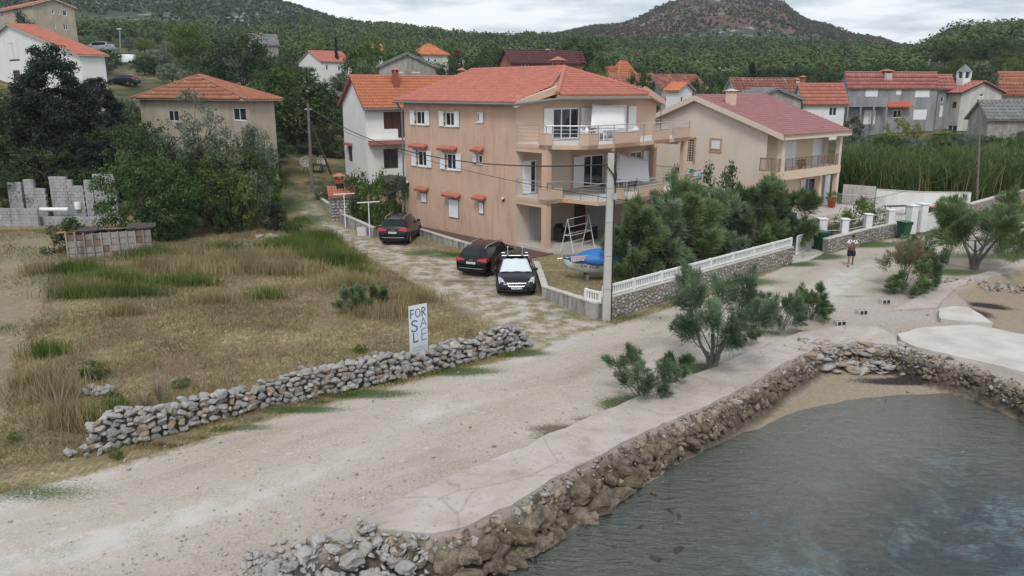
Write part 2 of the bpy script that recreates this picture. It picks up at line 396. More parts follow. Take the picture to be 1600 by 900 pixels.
# gravel road: pale worn wheel lines along it, pebbles
cmb = t.n('ShaderNodeCombineXYZ'); t.l(t.math('MULTIPLY', t.attr('rs'), .42), cmb.inputs[0]); t.l(t.math('MULTIPLY', t.attr('ru'), .10), cmb.inputs[1])
lines = t.noise(1., 4, .55, cmb.outputs[0], .3)
rd = t.ramp(lines, [(.32, (.31, .265, .215)), (.43, (.41, .36, .30)), (.53, (.46, .41, .35)), (.64, (.55, .525, .485))])
rd = t.mix(t.ramp(f4, [(.48, 0.), (.70, .5)]), rd, (.35, .295, .235))
vor = t.n('ShaderNodeTexVoronoi'); vor.inputs['Scale'].default_value = 26; t.l(O, vor.inputs['Vector'])
peb = t.ramp(vor.outputs['Color'], [(.15, (.31, .265, .215)), (.5, (.42, .37, .31)), (.85, (.58, .55, .50))])
vor3 = t.n('ShaderNodeTexVoronoi'); vor3.inputs['Scale'].default_value = 9; t.l(O, vor3.inputs['Vector'])
rd = t.mix(t.ramp(f4, [(.38, .12), (.62, .5)]), rd, peb)
rd = t.mix(t.ramp(vor3.outputs['Color'], [(.90, 0.), (.95, .35)]), rd, (.62, .60, .56))
rd = t.mix(t.ramp(vor3.outputs['Color'], [(.05, .4), (.10, 0.)]), rd, (.24, .20, .16))
side = t.math('MULTIPLY', t.math('MULTIPLY_ADD', t.math('ADD', t.attr('rs'), t.math('MULTIPLY_ADD', f4, 5., -2.5)), .45, -2.3, clamp=True), .8)
rd = t.mix(side, rd, t.mix(t.ramp(fx, [(.42, 0.), (.60, .75)]), (.31, .26, .215), peb))
rd = t.mix(t.math('MULTIPLY', edge('grey', 1., .5, f2), 1.), rd, t.mix(.5, (.36, .34, .33), peb))
c = t.mix(t.math('MULTIPLY', edge('ts', 2.4, 4.5, f4), t.ramp(f2, [(.35, .35), (.6, .9)])), fld, trk)
lane = t.mix(t.ramp(f4, [(.42, 0.), (.60, 1.)]), t.mix(.45, fld, (.25, .215, .15)), t.mix(.35, (.50, .46, .41), peb))
lane = t.mix(t.ramp(f3, [(.52, 0.), (.66, .6)]), lane, (.20, .17, .12))
c = t.mix(edge('ls', .9, 1.8, f2), c, lane)
c = t.mix(edge('rs', .25, .9, f2), c, rd)
c = t.mix(edge('litter', .4, 1.4, f3), c, t.ramp(f3, [(.35, (.07, .055, .042)), (.6, (.20, .155, .115)), (.75, (.38, .33, .28))]))
gm = t.math('MULTIPLY', t.math('ADD', t.math('MULTIPLY', t.math('ADD', t.attr('green'), t.math('MULTIPLY_ADD', f3, 1.5, -1.05)), 2.6), 0., clamp=True), .92)
c = t.mix(gm, c, gr)
# shore sand, wrack and sea bed
sandc = t.mix(t.ramp(f3, [(.4, 0.), (.7, .8)]), (.34, .275, .20), (.20, .16, .12)); sandc = t.mix(t.ramp(f2, [(.45, 0.), (.7, .5)]), sandc, (.23, .19, .155)); sandc = t.mix(t.ramp(vor.outputs['Color'], [(.75, 0.), (.9, .5)]), sandc, (.45, .42, .38))
bed1 = t.noise(.42, 6, .62, None, .6); bed2 = t.noise(2.6, 6, .68, None, .8); bed3 = t.noise(9., 4, .7)
vor2 = t.n('ShaderNodeTexVoronoi'); vor2.inputs['Scale'].default_value = 2.6; vor2.distance = 'EUCLIDEAN'; t.l(t.mix(.12, O, bed3, 'ADD'), vor2.inputs['Vector'])
stones = t.ramp(vor2.outputs['Color'], [(.2, (.06, .065, .055)), (.5, (.15, .15, .115)), (.8, (.34, .33, .28))])
bed = t.mix(t.ramp(bed2, [(.40, 0.), (.6, 1.)]), stones, (.34, .41, .41))
bed = t.mix(t.ramp(bed1, [(.43, 0.), (.55, .92)]), bed, (.045, .070, .085))
bed = t.mix(t.ramp(bed3, [(.5, 0.), (.72, .5)]), bed, (.15, .14, .07))
sx = t.mix(t.math('MULTIPLY_ADD', t.math('ADD', t.attr('bedz'), t.math('MULTIPLY_ADD', bed2, 1.6, -.8)), 1.1, .1, clamp=True), sandc, bed)
cl = t.mix(t.ramp(f2, [(.38, 0.), (.62, 1.)]), (.05, .042, .032), (.16, .13, .10)); cl = t.mix(t.ramp(f3, [(.55, 0.), (.7, .5)]), cl, (.26, .22, .18))
sx = t.mix(t.math('MULTIPLY', t.math('ADD', t.attr('cliff'), t.math('MULTIPLY_ADD', f2, .6, -.3)), 4., clamp=True), sx, cl)
sx = t.mix(edge('wrack', .35, 1.3, f3), sx, t.ramp(f3, [(.4, (.018, .014, .014)), (.65, (.075, .06, .055))]))
c = t.mix(edge('cs', .3, .3, f2), c, sx)
# hills
hn = t.noise(.022, 8, .68); hn2 = t.noise(.16, 6, .7)
hl = t.mix(t.ramp(hn2, [(.35, 0.), (.65, 1.)]), (.022, .034, .017), (.062, .080, .040))
hb = t.mix(t.ramp(hn2, [(.40, 0.), (.6, 1.)]), (.15, .08, .055), (.060, .050, .030))
hc = t.mix(t.attr('brown'), t.mix(.12, hl, (.06, .05, .035)), hb)
rock = t.ramp(t.noise(.11, 8, .72, None, .4), [(.55, 0.), (.60, 1.)])
hc = t.mix(t.math('MULTIPLY', rock, t.ramp(hn, [(.48, 0.), (.56, 1.)])), hc, (.40, .40, .41))
far = t.mix(t.ramp(f1, [(.4, 0.), (.6, 1.)]), (.045, .055, .022), (.21, .17, .09)); far = t.mix(t.ramp(t.noise(.05, 4), [(.45, 0.), (.6, 1.)]), far, (.05, .06, .025))
c = t.mix(t.attr('farm'), c, far)
c = t.mix(t.attr('hillm'), c, hc)
t.col(c); t.set(Roughness=.95); t.b.inputs['Specular IOR Level'].default_value = .2
bh = t.math('ADD', t.math('MULTIPLY', f3, 1.), t.math('MULTIPLY', fx, .5)); t.bump(bh, .55, .05)
M_land = t.m

attrs = dict(cliff=np.where((GX > 19) & (GY > 27), -1., (.72 - GD)) , rs=road_s, ls=lane_s, ts=track_s, green=green, litter=litter - .5, grey=grey - .55, wrack=wrack - .5, cs=GD - .02, ru=ru,
             bedz=(WATER_Z - .30 - GZ) * 1.3, brown=brownhill, farm=sstep(60, 70, GY), hillm=sstep(300, 420, GY))
fc = lambda A: (A.ravel()[F].mean(1))
fd, fr, fl, fzv, fyy = fc(GD), fc(road_s), fc(lane_s), fc(GZ), fc(GY)
cls = np.zeros(len(F), int)
cls[(fl > 0)] = 2; cls[(fr > 0)] = 1; cls[fd > .15] = 3; cls[(fd > .15) & (fzv < WATER_Z)] = 4; cls[fyy > 330] = 5
for k, (nm) in enumerate(['ground', 'road', 'lane', 'beach', 'seabed', 'hills']):
    Fk = F[cls == k]; used = np.unique(Fk); rm = np.full(len(V), -1); rm[used] = np.arange(len(used))
    me = np_mesh(nm, V[used], rm[Fk], M_land, True)
    for an, A in attrs.items(): fattr(me, an, A.ravel()[used])
    tag(put(nm, me), kind='structure')

# ---------------- water ----------------
t = NT('water'); t.t.nodes.remove(t.b)
tr = t.n('ShaderNodeBsdfTransparent'); gl = t.n('ShaderNodeBsdfGlossy'); gl.inputs['Roughness'].default_value = .05
wv1 = t.noise(1., 5, .6, t.scalevec(1.3, 4.2, 1, .5), .8); wv2 = t.noise(1., 4, .6, t.scalevec(4., 12., 1, .7), .6); wv3 = t.noise(1.6, 4, .6)
hgt = t.math('ADD', t.math('MULTIPLY', wv1, 1.), t.math('MULTIPLY', wv2, .38)); hgt = t.math('ADD', hgt, t.math('MULTIPLY', wv3, .5))
bp = t.n('ShaderNodeBump'); bp.inputs['Strength'].default_value = 1.; bp.inputs['Distance'].default_value = .10; t.l(hgt, bp.inputs['Height'])
fr_ = t.n('ShaderNodeFresnel'); fr_.inputs['IOR'].default_value = 1.34; t.l(bp.outputs[0], fr_.inputs['Normal']); t.l(bp.outputs[0], gl.inputs['Normal'])
dep = t.ramp(t.noise(.25, 3), [(.3, (.76, .89, .96)), (.7, (.69, .85, .95))]); t.l(dep, tr.inputs[0])
ms = t.n('ShaderNodeMixShader'); t.l(t.math('MULTIPLY_ADD', fr_.outputs[0], 2.0, .0, clamp=True), ms.inputs[0]); t.l(tr.outputs[0], ms.inputs[1]); t.l(gl.outputs[0], ms.inputs[2]); t.l(ms.outputs[0], t.out.inputs[0])
wb = MB(); wb.quad((-1500, -300, WATER_Z), (1500, -300, WATER_Z), (1500, 60, WATER_Z), (-1500, 60, WATER_Z))
tag(wb.build('sea_water', t.m), kind='structure')

# ---------------- concrete quay and pads ----------------
t = NT('quay_concrete'); a = t.noise(.8, 7, .62, None, .3); b_ = t.noise(5, 6, .7); g = t.noise(40, 3, .7)
c = t.ramp(a, [(.28, (.30, .25, .215)), (.45, (.43, .375, .335)), (.62, (.485, .43, .39)), (.78, (.56, .53, .50))])
c = t.mix(t.ramp(b_, [(.50, 0.), (.75, .5)]), c, (.31, .25, .21)); c = t.mix(t.ramp(g, [(.55, 0.), (.7, .3)]), c, (.25, .22, .2))
c = t.mix(t.ramp(t.noise(2.2, 8, .75, None, 1.2), [(.64, 0.), (.70, .55)]), c, (.20, .165, .15))
vc = t.n('ShaderNodeTexVoronoi'); vc.feature = 'DISTANCE_TO_EDGE'; vc.inputs['Scale'].default_value = .27; t.l(t.mix(.25, t.tc.outputs['Object'], b_, 'ADD'), vc.inputs['Vector'])
c = t.mix(t.ramp(vc.outputs['Distance'], [(.0, .38), (.009, 0.)]), c, (.16, .13, .11)); vs_ = t.n('ShaderNodeTexVoronoi'); vs_.inputs['Scale'].default_value = 14; t.l(t.tc.outputs['Object'], vs_.inputs['Vector']); c = t.mix(t.ramp(vs_.outputs['Color'], [(.82, 0.), (.9, .4)]), c, (.22, .18, .15))
t.col(c); t.set(Roughness=.9); t.bump(t.math('ADD', b_, t.math('MULTIPLY', g, .4)), .6, .04); M_quay = t.m
t = NT('white_concrete'); a = t.noise(.7, 6, .6); b_ = t.noise(6, 6, .7)
c = t.ramp(a, [(.3, (.40, .37, .33)), (.6, (.54, .515, .475))]); c = t.mix(t.ramp(b_, [(.55, 0.), (.8, .4)]), c, (.42, .37, .32)); t.col(c); t.set(Roughness=.85); t.bump(b_, .3, .02); M_pad = t.m
def slab(name, poly, z0, z1, m, step=.3, wob=.08, seed=0):
    """cast slab following the outline, with an uneven worn rim"""
    P = [Vector((*p, 0)) for p in poly]; pts = []
    for i in range(len(P)):
        a, b = P[i], P[(i + 1) % len(P)]; n = max(1, int((b - a).length / step))
        for k in range(n): pts.append(a.lerp(b, k / n))
    rr = random.Random(seed); out = []
    for p in pts:
        q = mn.noise_vector(Vector((p.x * 1.7, p.y * 1.7, seed))) * wob + mn.noise_vector(Vector((p.x * 5, p.y * 5, seed + 3))) * wob * .4; out.append(p + Vector((q.x, q.y, 0)))
    bm = bmesh.new(); c = sum(out, Vector()) / len(out)
    top = [bm.verts.new((p.x, p.y, z1 + .015 * mn.noise(p * 1.5))) for p in out]; n = len(top)
    low = [bm.verts.new((p.x + .03 * mn.noise(p * 4), p.y, z1 - .06)) for p in out]; bot = [bm.verts.new((p.x, p.y, z0)) for p in out]
    bm.faces.new(top)
    for i in range(n):
        j = (i + 1) % n; bm.faces.new((low[i], low[j], top[j], top[i])); bm.faces.new((bot[i], bot[j], low[j], low[i]))
    bmesh.ops.triangulate(bm, faces=[f for f in bm.faces if len(f.verts) > 4]); bmesh.ops.recalc_face_normals(bm, faces=bm.faces)
    me = bpy.data.meshes.new(name); bm.to_mesh(me); bm.free(); me.materials.append(m); return tag(put(name, me), kind='structure')
QUAY = W2([(572, 822), (600, 798), (652, 773), (720, 745), (800, 712), (870, 679), (940, 650), (1000, 624), (1060, 600), (1130, 573), (1185, 548), (1250, 524), (1320, 513), (1370, 516), (1400, 530), (1402, 545),
      (1335, 538), (1272, 549), (1218, 574), (1180, 602), (1100, 641), (1000, 683), (900, 737), (850, 764), (800, 797), (740, 824), (680, 842), (620, 838), (590, 834)])
slab('quay', QUAY, -.5, .13, M_quay, .3, .10, 3)
PAD = W2([(1402, 528), (1440, 517), (1520, 513), (1560, 520), (1600, 529), (1700, 548), (1800, 575), (1800, 640), (1700, 622), (1600, 588), (1540, 573), (1480, 560), (1430, 548), (1408, 538)])
slab('jetty', PAD, -.6, .16, M_pad, .3, .07, 8)
PAD2 = W2([(1465, 497), (1468, 488), (1490, 484), (1512, 487), (1532, 498), (1550, 511), (1500, 509), (1470, 505)])
slab('concrete_pad', PAD2, -.4, .19, M_pad, .3, .05, 12)
QUAY2 = W2([(1395, 487), (1425, 470), (1470, 448), (1530, 430), (1600, 408), (1680, 392), (1700, 402), (1600, 420), (1545, 436), (1500, 448), (1482, 462), (1462, 483)])
slab('shore_path', QUAY2, -.3, .08, M_quay, .4, .12, 20)
# ================= building kit =================
class Frame:
    def __init__(s, o, phi): s.o = Vector(o); s.phi = phi; s.c = math.cos(R(phi)); s.s = math.sin(R(phi))
    def loc(s, p):
        x, y = p[0] - s.o[0], p[1] - s.o[1]; return Vector((x * s.c + y * s.s, -x * s.s + y * s.c, p[2] - s.o[2]))
    def wld(s, p): return Vector((s.o[0] + p[0] * s.c - p[1] * s.s, s.o[1] + p[0] * s.s + p[1] * s.c, s.o[2] + p[2]))
    def pix(s, px, py, ax, val):
        """local point where the bearing meets the local plane x=val (ax 0) or y=val (ax 1)"""
        d = ray(px, py); n = (s.c, s.s) if ax == 0 else (-s.s, s.c)
        t = (val + n[0] * s.o[0] + n[1] * s.o[1]) / (n[0] * d.x + n[1] * d.y)
        return s.loc((d.x * t, d.y * t, CAM_H + d.z * t))
    def up(s, px, py, z):
        return s.loc(at(px, py, z + s.o[2]))
class Wall:
    """vertical wall plane in house-local metres; u runs along it, n points out of the house"""
    def __init__(s, o, du, n): s.o = Vector(o); s.du = Vector((*du, 0)); s.n = Vector((*n, 0))
    def P(s, u, z, d=0.): return s.o + s.du * u + s.n * d + Vector((0, 0, z))
def wall_panel(mb, wl, u0, u1, z0, z1, holes=(), depth=.14, thick=None):
    us = sorted({u0, u1, *[h[0] for h in holes], *[h[1] for h in holes]}); zs = sorted({z0, z1, *[h[2] for h in holes], *[h[3] for h in holes]})
    us = [u for u in us if u0 <= u <= u1]; zs = [z for z in zs if z0 <= z <= z1]
    for a, b in zip(us, us[1:]):
        for c, d in zip(zs, zs[1:]):
            m, k = (a + b) / 2, (c + d) / 2
            if any(h[0] < m < h[1] and h[2] < k < h[3] for h in holes): continue
            mb.quad(wl.P(a, c), wl.P(b, c), wl.P(b, d), wl.P(a, d))
    for h in holes:
        a, b, c, d = h[:4]; e = -depth
        mb.quad(wl.P(a, c), wl.P(a, c, e), wl.P(a, d, e), wl.P(a, d)); mb.quad(wl.P(b, c), wl.P(b, c, e), wl.P(b, d, e), wl.P(b, d))
        mb.quad(wl.P(a, c), wl.P(b, c), wl.P(b, c, e), wl.P(a, c, e)); mb.quad(wl.P(a, d), wl.P(b, d), wl.P(b, d, e), wl.P(a, d, e))
        mb.quad(wl.P(a, c, e - .5), wl.P(b, c, e - .5), wl.P(b, d, e - .5), wl.P(a, d, e - .5))   # dim room behind
def wbox(mb, wl, u0, u1, z0, z1, d0, d1, b=0.):
    vs = [wl.P(u, z, d) for z in (z0, z1) for (u, d) in ((u0, d0), (u1, d0), (u1, d1), (u0, d1))]
    mb.add(vs, [(3, 2, 1, 0), (4, 5, 6, 7), (0, 1, 5, 4), (1, 2, 6, 5), (2, 3, 7, 6), (3, 0, 4, 7)])
def shutter(wl, u0, u1, z0, z1, d, m, parent, louvre=False, name='shutter'):
    mb = MB(); wbox(mb, wl, u0, u1, z0, z1, d, d + .03)
    f = .07; e = d + .03
    for (a, b, c, g) in ((u0, u0 + f, z0, z1), (u1 - f, u1, z0, z1), (u0 + f, u1 - f, z0, z0 + f), (u0 + f, u1 - f, z1 - f, z1)): wbox(mb, wl, a, b, c, g, e, e + .015)
    if louvre:
        z = z0 + f + .03
        while z < z1 - f - .03: 
            wbox(mb, wl, u0 + f, u1 - f, z, z + .03, e, e + .012); z += .085
    mb.build(name, m, parent)
def window(par, wl, u0, u1, z0, z1, frame_m, glass_m, mull=1, depth=.10, fw=.06, name='window', sill=None, bars=0, kind=None):
    mb = MB(); dd = -depth
    for (a, b, c, g) in ((u0, u0 + fw, z0, z1), (u1 - fw, u1, z0, z1), (u0 + fw, u1 - fw, z0, z0 + fw), (u0 + fw, u1 - fw, z1 - fw, z1)): wbox(mb, wl, a, b, c, g, dd, dd + .05)
    for i in range(mull):
        c = u0 + (u1 - u0) * (i + 1) / (mull + 1); wbox(mb, wl, c - fw / 2, c + fw / 2, z0 + fw, z1 - fw, dd + .003, dd + .045)
    for i in range(bars):
        c = z0 + (z1 - z0) * (i + 1) / (bars + 1); wbox(mb, wl, u0 + fw, u1 - fw, c - .015, c + .015, dd + .006, dd + .04)
    w = mb.build(name, frame_m, par)
    for i in range(mull + 1):
        a = u0 + fw + (u1 - u0 - 2 * fw) * i / (mull + 1); b = u0 + fw + (u1 - u0 - 2 * fw) * (i + 1) / (mull + 1)
        g = MB(); wbox(g, wl, a, b, z0 + fw, z1 - fw, dd + .012, dd + .02); g.build('pane', glass_m, w)
    if sill is not None:
        g = MB(); wbox(g, wl, u0 - .08, u1 + .08, z0 - .06, z0 - .002, -.02, .07); g.build('sill', sill, w)
    return w
def tile_field(mb_arr, O, A, B, Nn, la, lb, inside, tw=.27, tl=.38, hgt=.055, seed=0, seg=6):
    hgt *= 1.5
    """rows of curved tiles on the plane O + a*A + b*B (b up the slope), Nn the normal"""
    rr = np.random.default_rng(seed); na = int(la / tw); nb = int(math.ceil(lb / tl))
    tw = la / max(na, 1)
    for j in range(nb):
        for i in range(na):
            a0 = i * tw; b0 = j * tl
            if not inside(a0 + tw / 2, b0 + tl / 2): continue
            off = rr.normal(0, .006); tv = rr.random(); base = len(mb_arr['v']); s = seg
            for (bb, lift) in ((b0 - .03, .085 + off), (min(b0 + tl, lb), .004)):
                for k in range(s + 1):
                    f = k / s; h = hgt * (math.sin(math.pi * min(f / .62, 1.)) - .35 * math.sin(math.pi * max((f - .62) / .38, 0)))
                    p = O + A * (a0 + f * tw) + B * bb + Nn * (lift + h + .01); mb_arr['v'].append(tuple(p)); mb_arr['t'].append(tv)
            for k in range(s + 1):
                p = O + A * (a0 + k / s * tw) + B * (b0 - .03) + Nn * .004; mb_arr['v'].append(tuple(p)); mb_arr['t'].append(tv)
            for k in range(s):
                mb_arr['f'].append((base + k, base + k + 1, base + s + 2 + k, base + s + 1 + k))
                mb_arr['f'].append((base + 2 * s + 2 + k, base + 2 * s + 3 + k, base + k + 1, base + k))
def in_poly(poly):
    def f(a, b):
        c = False; n = len(poly)
        for i in range(n):
            x1, y1 = poly[i]; x2, y2 = poly[(i + 1) % n]
            if (y1 > b) != (y2 > b) and a < (x2 - x1) * (b - y1) / (y2 - y1) + x1: c = not c
        return c
    return f
def roof_plane(arr, pts, tw=.27, tl=.38, hgt=.055, seed=0, seg=6):
    """pts: planar polygon, pts[0]->pts[1] is the eave"""
    P = [Vector(p) for p in pts]; A = (P[1] - P[0]); A.normalize()
    nrm = None
    for q in P[2:]:
        c = A.cross(q - P[0])
        if c.length > .1: nrm = c.normalized(); break
    if nrm.z < 0: nrm = -nrm
    B = nrm.cross(A)
    if B.z < 0: B = -B
    uv = [((p - P[0]).dot(A), (p - P[0]).dot(B)) for p in P]
    a0 = min(u for u, v in uv); a1 = max(u for u, v in uv); b1 = max(v for u, v in uv)
    O = P[0] + A * a0; q = [(u - a0, v) for u, v in uv]
    tile_field(arr, O, A, B, nrm, a1 - a0, b1, in_poly(q), tw, tl, hgt, seed, seg)
def build_tiles(arr, m, parent, name='roof_tiles'):
    if not arr['v']: return
    F4 = np.array(arr['f'], np.int32); me = np_mesh(name, np.array(arr['v']), F4, m, False); fattr(me, 'tv', arr['t'])
    o = put(name, me, parent); o['kind'] = 'stuff'; return o
def newarr(): return dict(v=[], f=[], t=[])
def ridge_caps(mb, a, b, r=.12, step=.36):
    a, b = Vector(a), Vector(b); n = max(1, int((b - a).length / step)); d = (b - a) / n
    for i in range(n):
        mb.tube([a + d * i - d * .08, a + d * (i + 1)], [r * 1.12, r * .92], 8)
def solid_plane(mb, pts, th=.1):
    P = [Vector(p) for p in pts]; n = len(P); vs = P + [p - Vector((0, 0, th)) for p in P]
    mb.add(vs, [tuple(range(n)), tuple(range(n, 2 * n))[::-1]] + [(i, (i + 1) % n, n + (i + 1) % n, n + i) for i in range(n)])

def tile_mat(name, c, var=.25, old=0.):
    t = NT(name); a = t.attr('tv'); n1 = t.noise(.9, 5, .6); n2 = t.noise(9, 5, .7)
    lo = tuple(x * (1 - var) for x in c); hi = tuple(min(1, x * (1 + var)) for x in c)
    cc = t.ramp(a, [(0., lo), (.6, c), (1., hi)]); cc = t.mix(t.ramp(n1, [(.4, 0.), (.7, .35)]), cc, tuple(x * .72 + .03 for x in c))
    if old: cc = t.mix(t.ramp(t.math('ADD', t.math('MULTIPLY', a, .35), t.math('MULTIPLY', n2, .8)), [(.50, 0.), (.66, old)]), cc, (.10, .045, .04)); cc = t.mix(t.ramp(n1, [(.5, 0.), (.75, old * .6)]), cc, (.45, .36, .27))
    t.col(cc); t.set(Roughness=.75); t.bump(n2, .3, .02); MATS[name] = t.m; return t.m
T_RED = tile_mat('clay_tile_red', (.47, .168, .12), .12); T_ORANGE = tile_mat('clay_tile_orange', (.50, .18, .09), .09)
T_BRIGHT = tile_mat('clay_tile_bright_orange', (.58, .19, .075), .12); T_PINK = tile_mat('cement_tile_rose', (.33, .155, .155), .10)
T_OLD = tile_mat('clay_tile_weathered', (.46, .17, .09), .3, .55); T_DARK = tile_mat('tile_dark_maroon', (.10, .030, .032), .15)
T_OLD2 = tile_mat('clay_tile_lichened', (.36, .115, .075), .3, .8); T_GREY = tile_mat('roof_stone_grey', (.20, .20, .20), .2)
T_ROSE2 = tile_mat('clay_tile_rosy', (.42, .16, .13), .15)
W_TAN = simple('render_tan', (.58, .40, .298), .9, .08, .8, .4, 25, dirt=((.41, .265, .185), .48, .8, .9))
W_TAN2 = simple('render_tan_light', (.59, .415, .31), .9, .05, .8, .3, 25)
W_CREAM = simple('render_cream', (.67, .585, .515), .9, .04, .7, .3, 25, dirt=((.58, .50, .43), .5, .8, .5))
W_CREAM2 = simple('render_warm_cream', (.66, .52, .385), .9, .05, .7, .3, 25)
W_PALE = simple('render_pale', (.64, .54, .45), .9, .05, 1., .3, 25)
W_WHITE = simple('render_white', (.72, .72, .71), .9, .05, .6, .3, 25, dirt=((.55, .56, .56), .55, .85, .5))
W_GREY = simple('render_grey', (.30, .31, .32), .95, .12, .7, .4, 18, dirt=((.16, .165, .17), .42, .70, .35))
W_STONE = simple('rubble_wall', (.27, .255, .235), .95, .35, 2.2, .8, 9, dirt=((.42, .40, .37), .45, .7, .6))
W_OLDW = simple('render_old_white', (.55, .53, .49), .95, .12, .8, .5, 14, dirt=((.30, .29, .27), .45, .75, .4))
W_SAND = simple('render_sandy', (.42, .36, .28), .95, .10, 1., .5, 14, dirt=((.28, .24, .20), .45, .75, .5))
W_BRICK = simple('brick_face', (.33, .13, .09), .95, .2, 5., .5, 12)
P_WHITE = simple('white_paint', (.78, .80, .82), .45, .04, 2.); P_DARK = simple('black_plastic', (.012, .012, .013), .5, .1)
P_METAL = simple('galvanised_steel', (.52, .53, .54), .35, .1, 4., metal=.8); P_GUTTER = simple('grey_gutter', (.20, .22, .24), .4, .1, metal=.3)
P_BROWN = simple('brown_wood', (.085, .035, .022), .6, .25, 5.); M_CONC = simple('old_concrete', (.40, .385, .36), .95, .15, 1.5, .6, 20, dirt=((.11, .105, .10), .46, .66, .9))
M_CONCL = simple('pale_concrete', (.52, .49, .45), .95, .12, 1.5, .5, 20, dirt=((.30, .28, .25), .5, .75, .9))
M_TILEFL = simple('terrace_tiles', (.50, .46, .42), .6, .12, 6.); M_LIGHTFL = simple('balcony_floor', (.62, .58, .54), .6, .08, 5.)
M_RAIL_BR = simple('brown_railing', (.22, .13, .095), .5, .1)
t = NT('window_glass'); t.col(t.ramp(t.noise(1.5, 3), [(.35, (.012, .016, .02)), (.7, (.05, .06, .07))])); t.set(Roughness=.06); t.b.inputs['Specular IOR Level'].default_value = .7; M_GLASS = t.m
M_DARKIN = simple('dark_interior', (.02, .018, .017), .9)
M_CURT = simple('white_curtain', (.55, .58, .62), .9, .2, 8.)

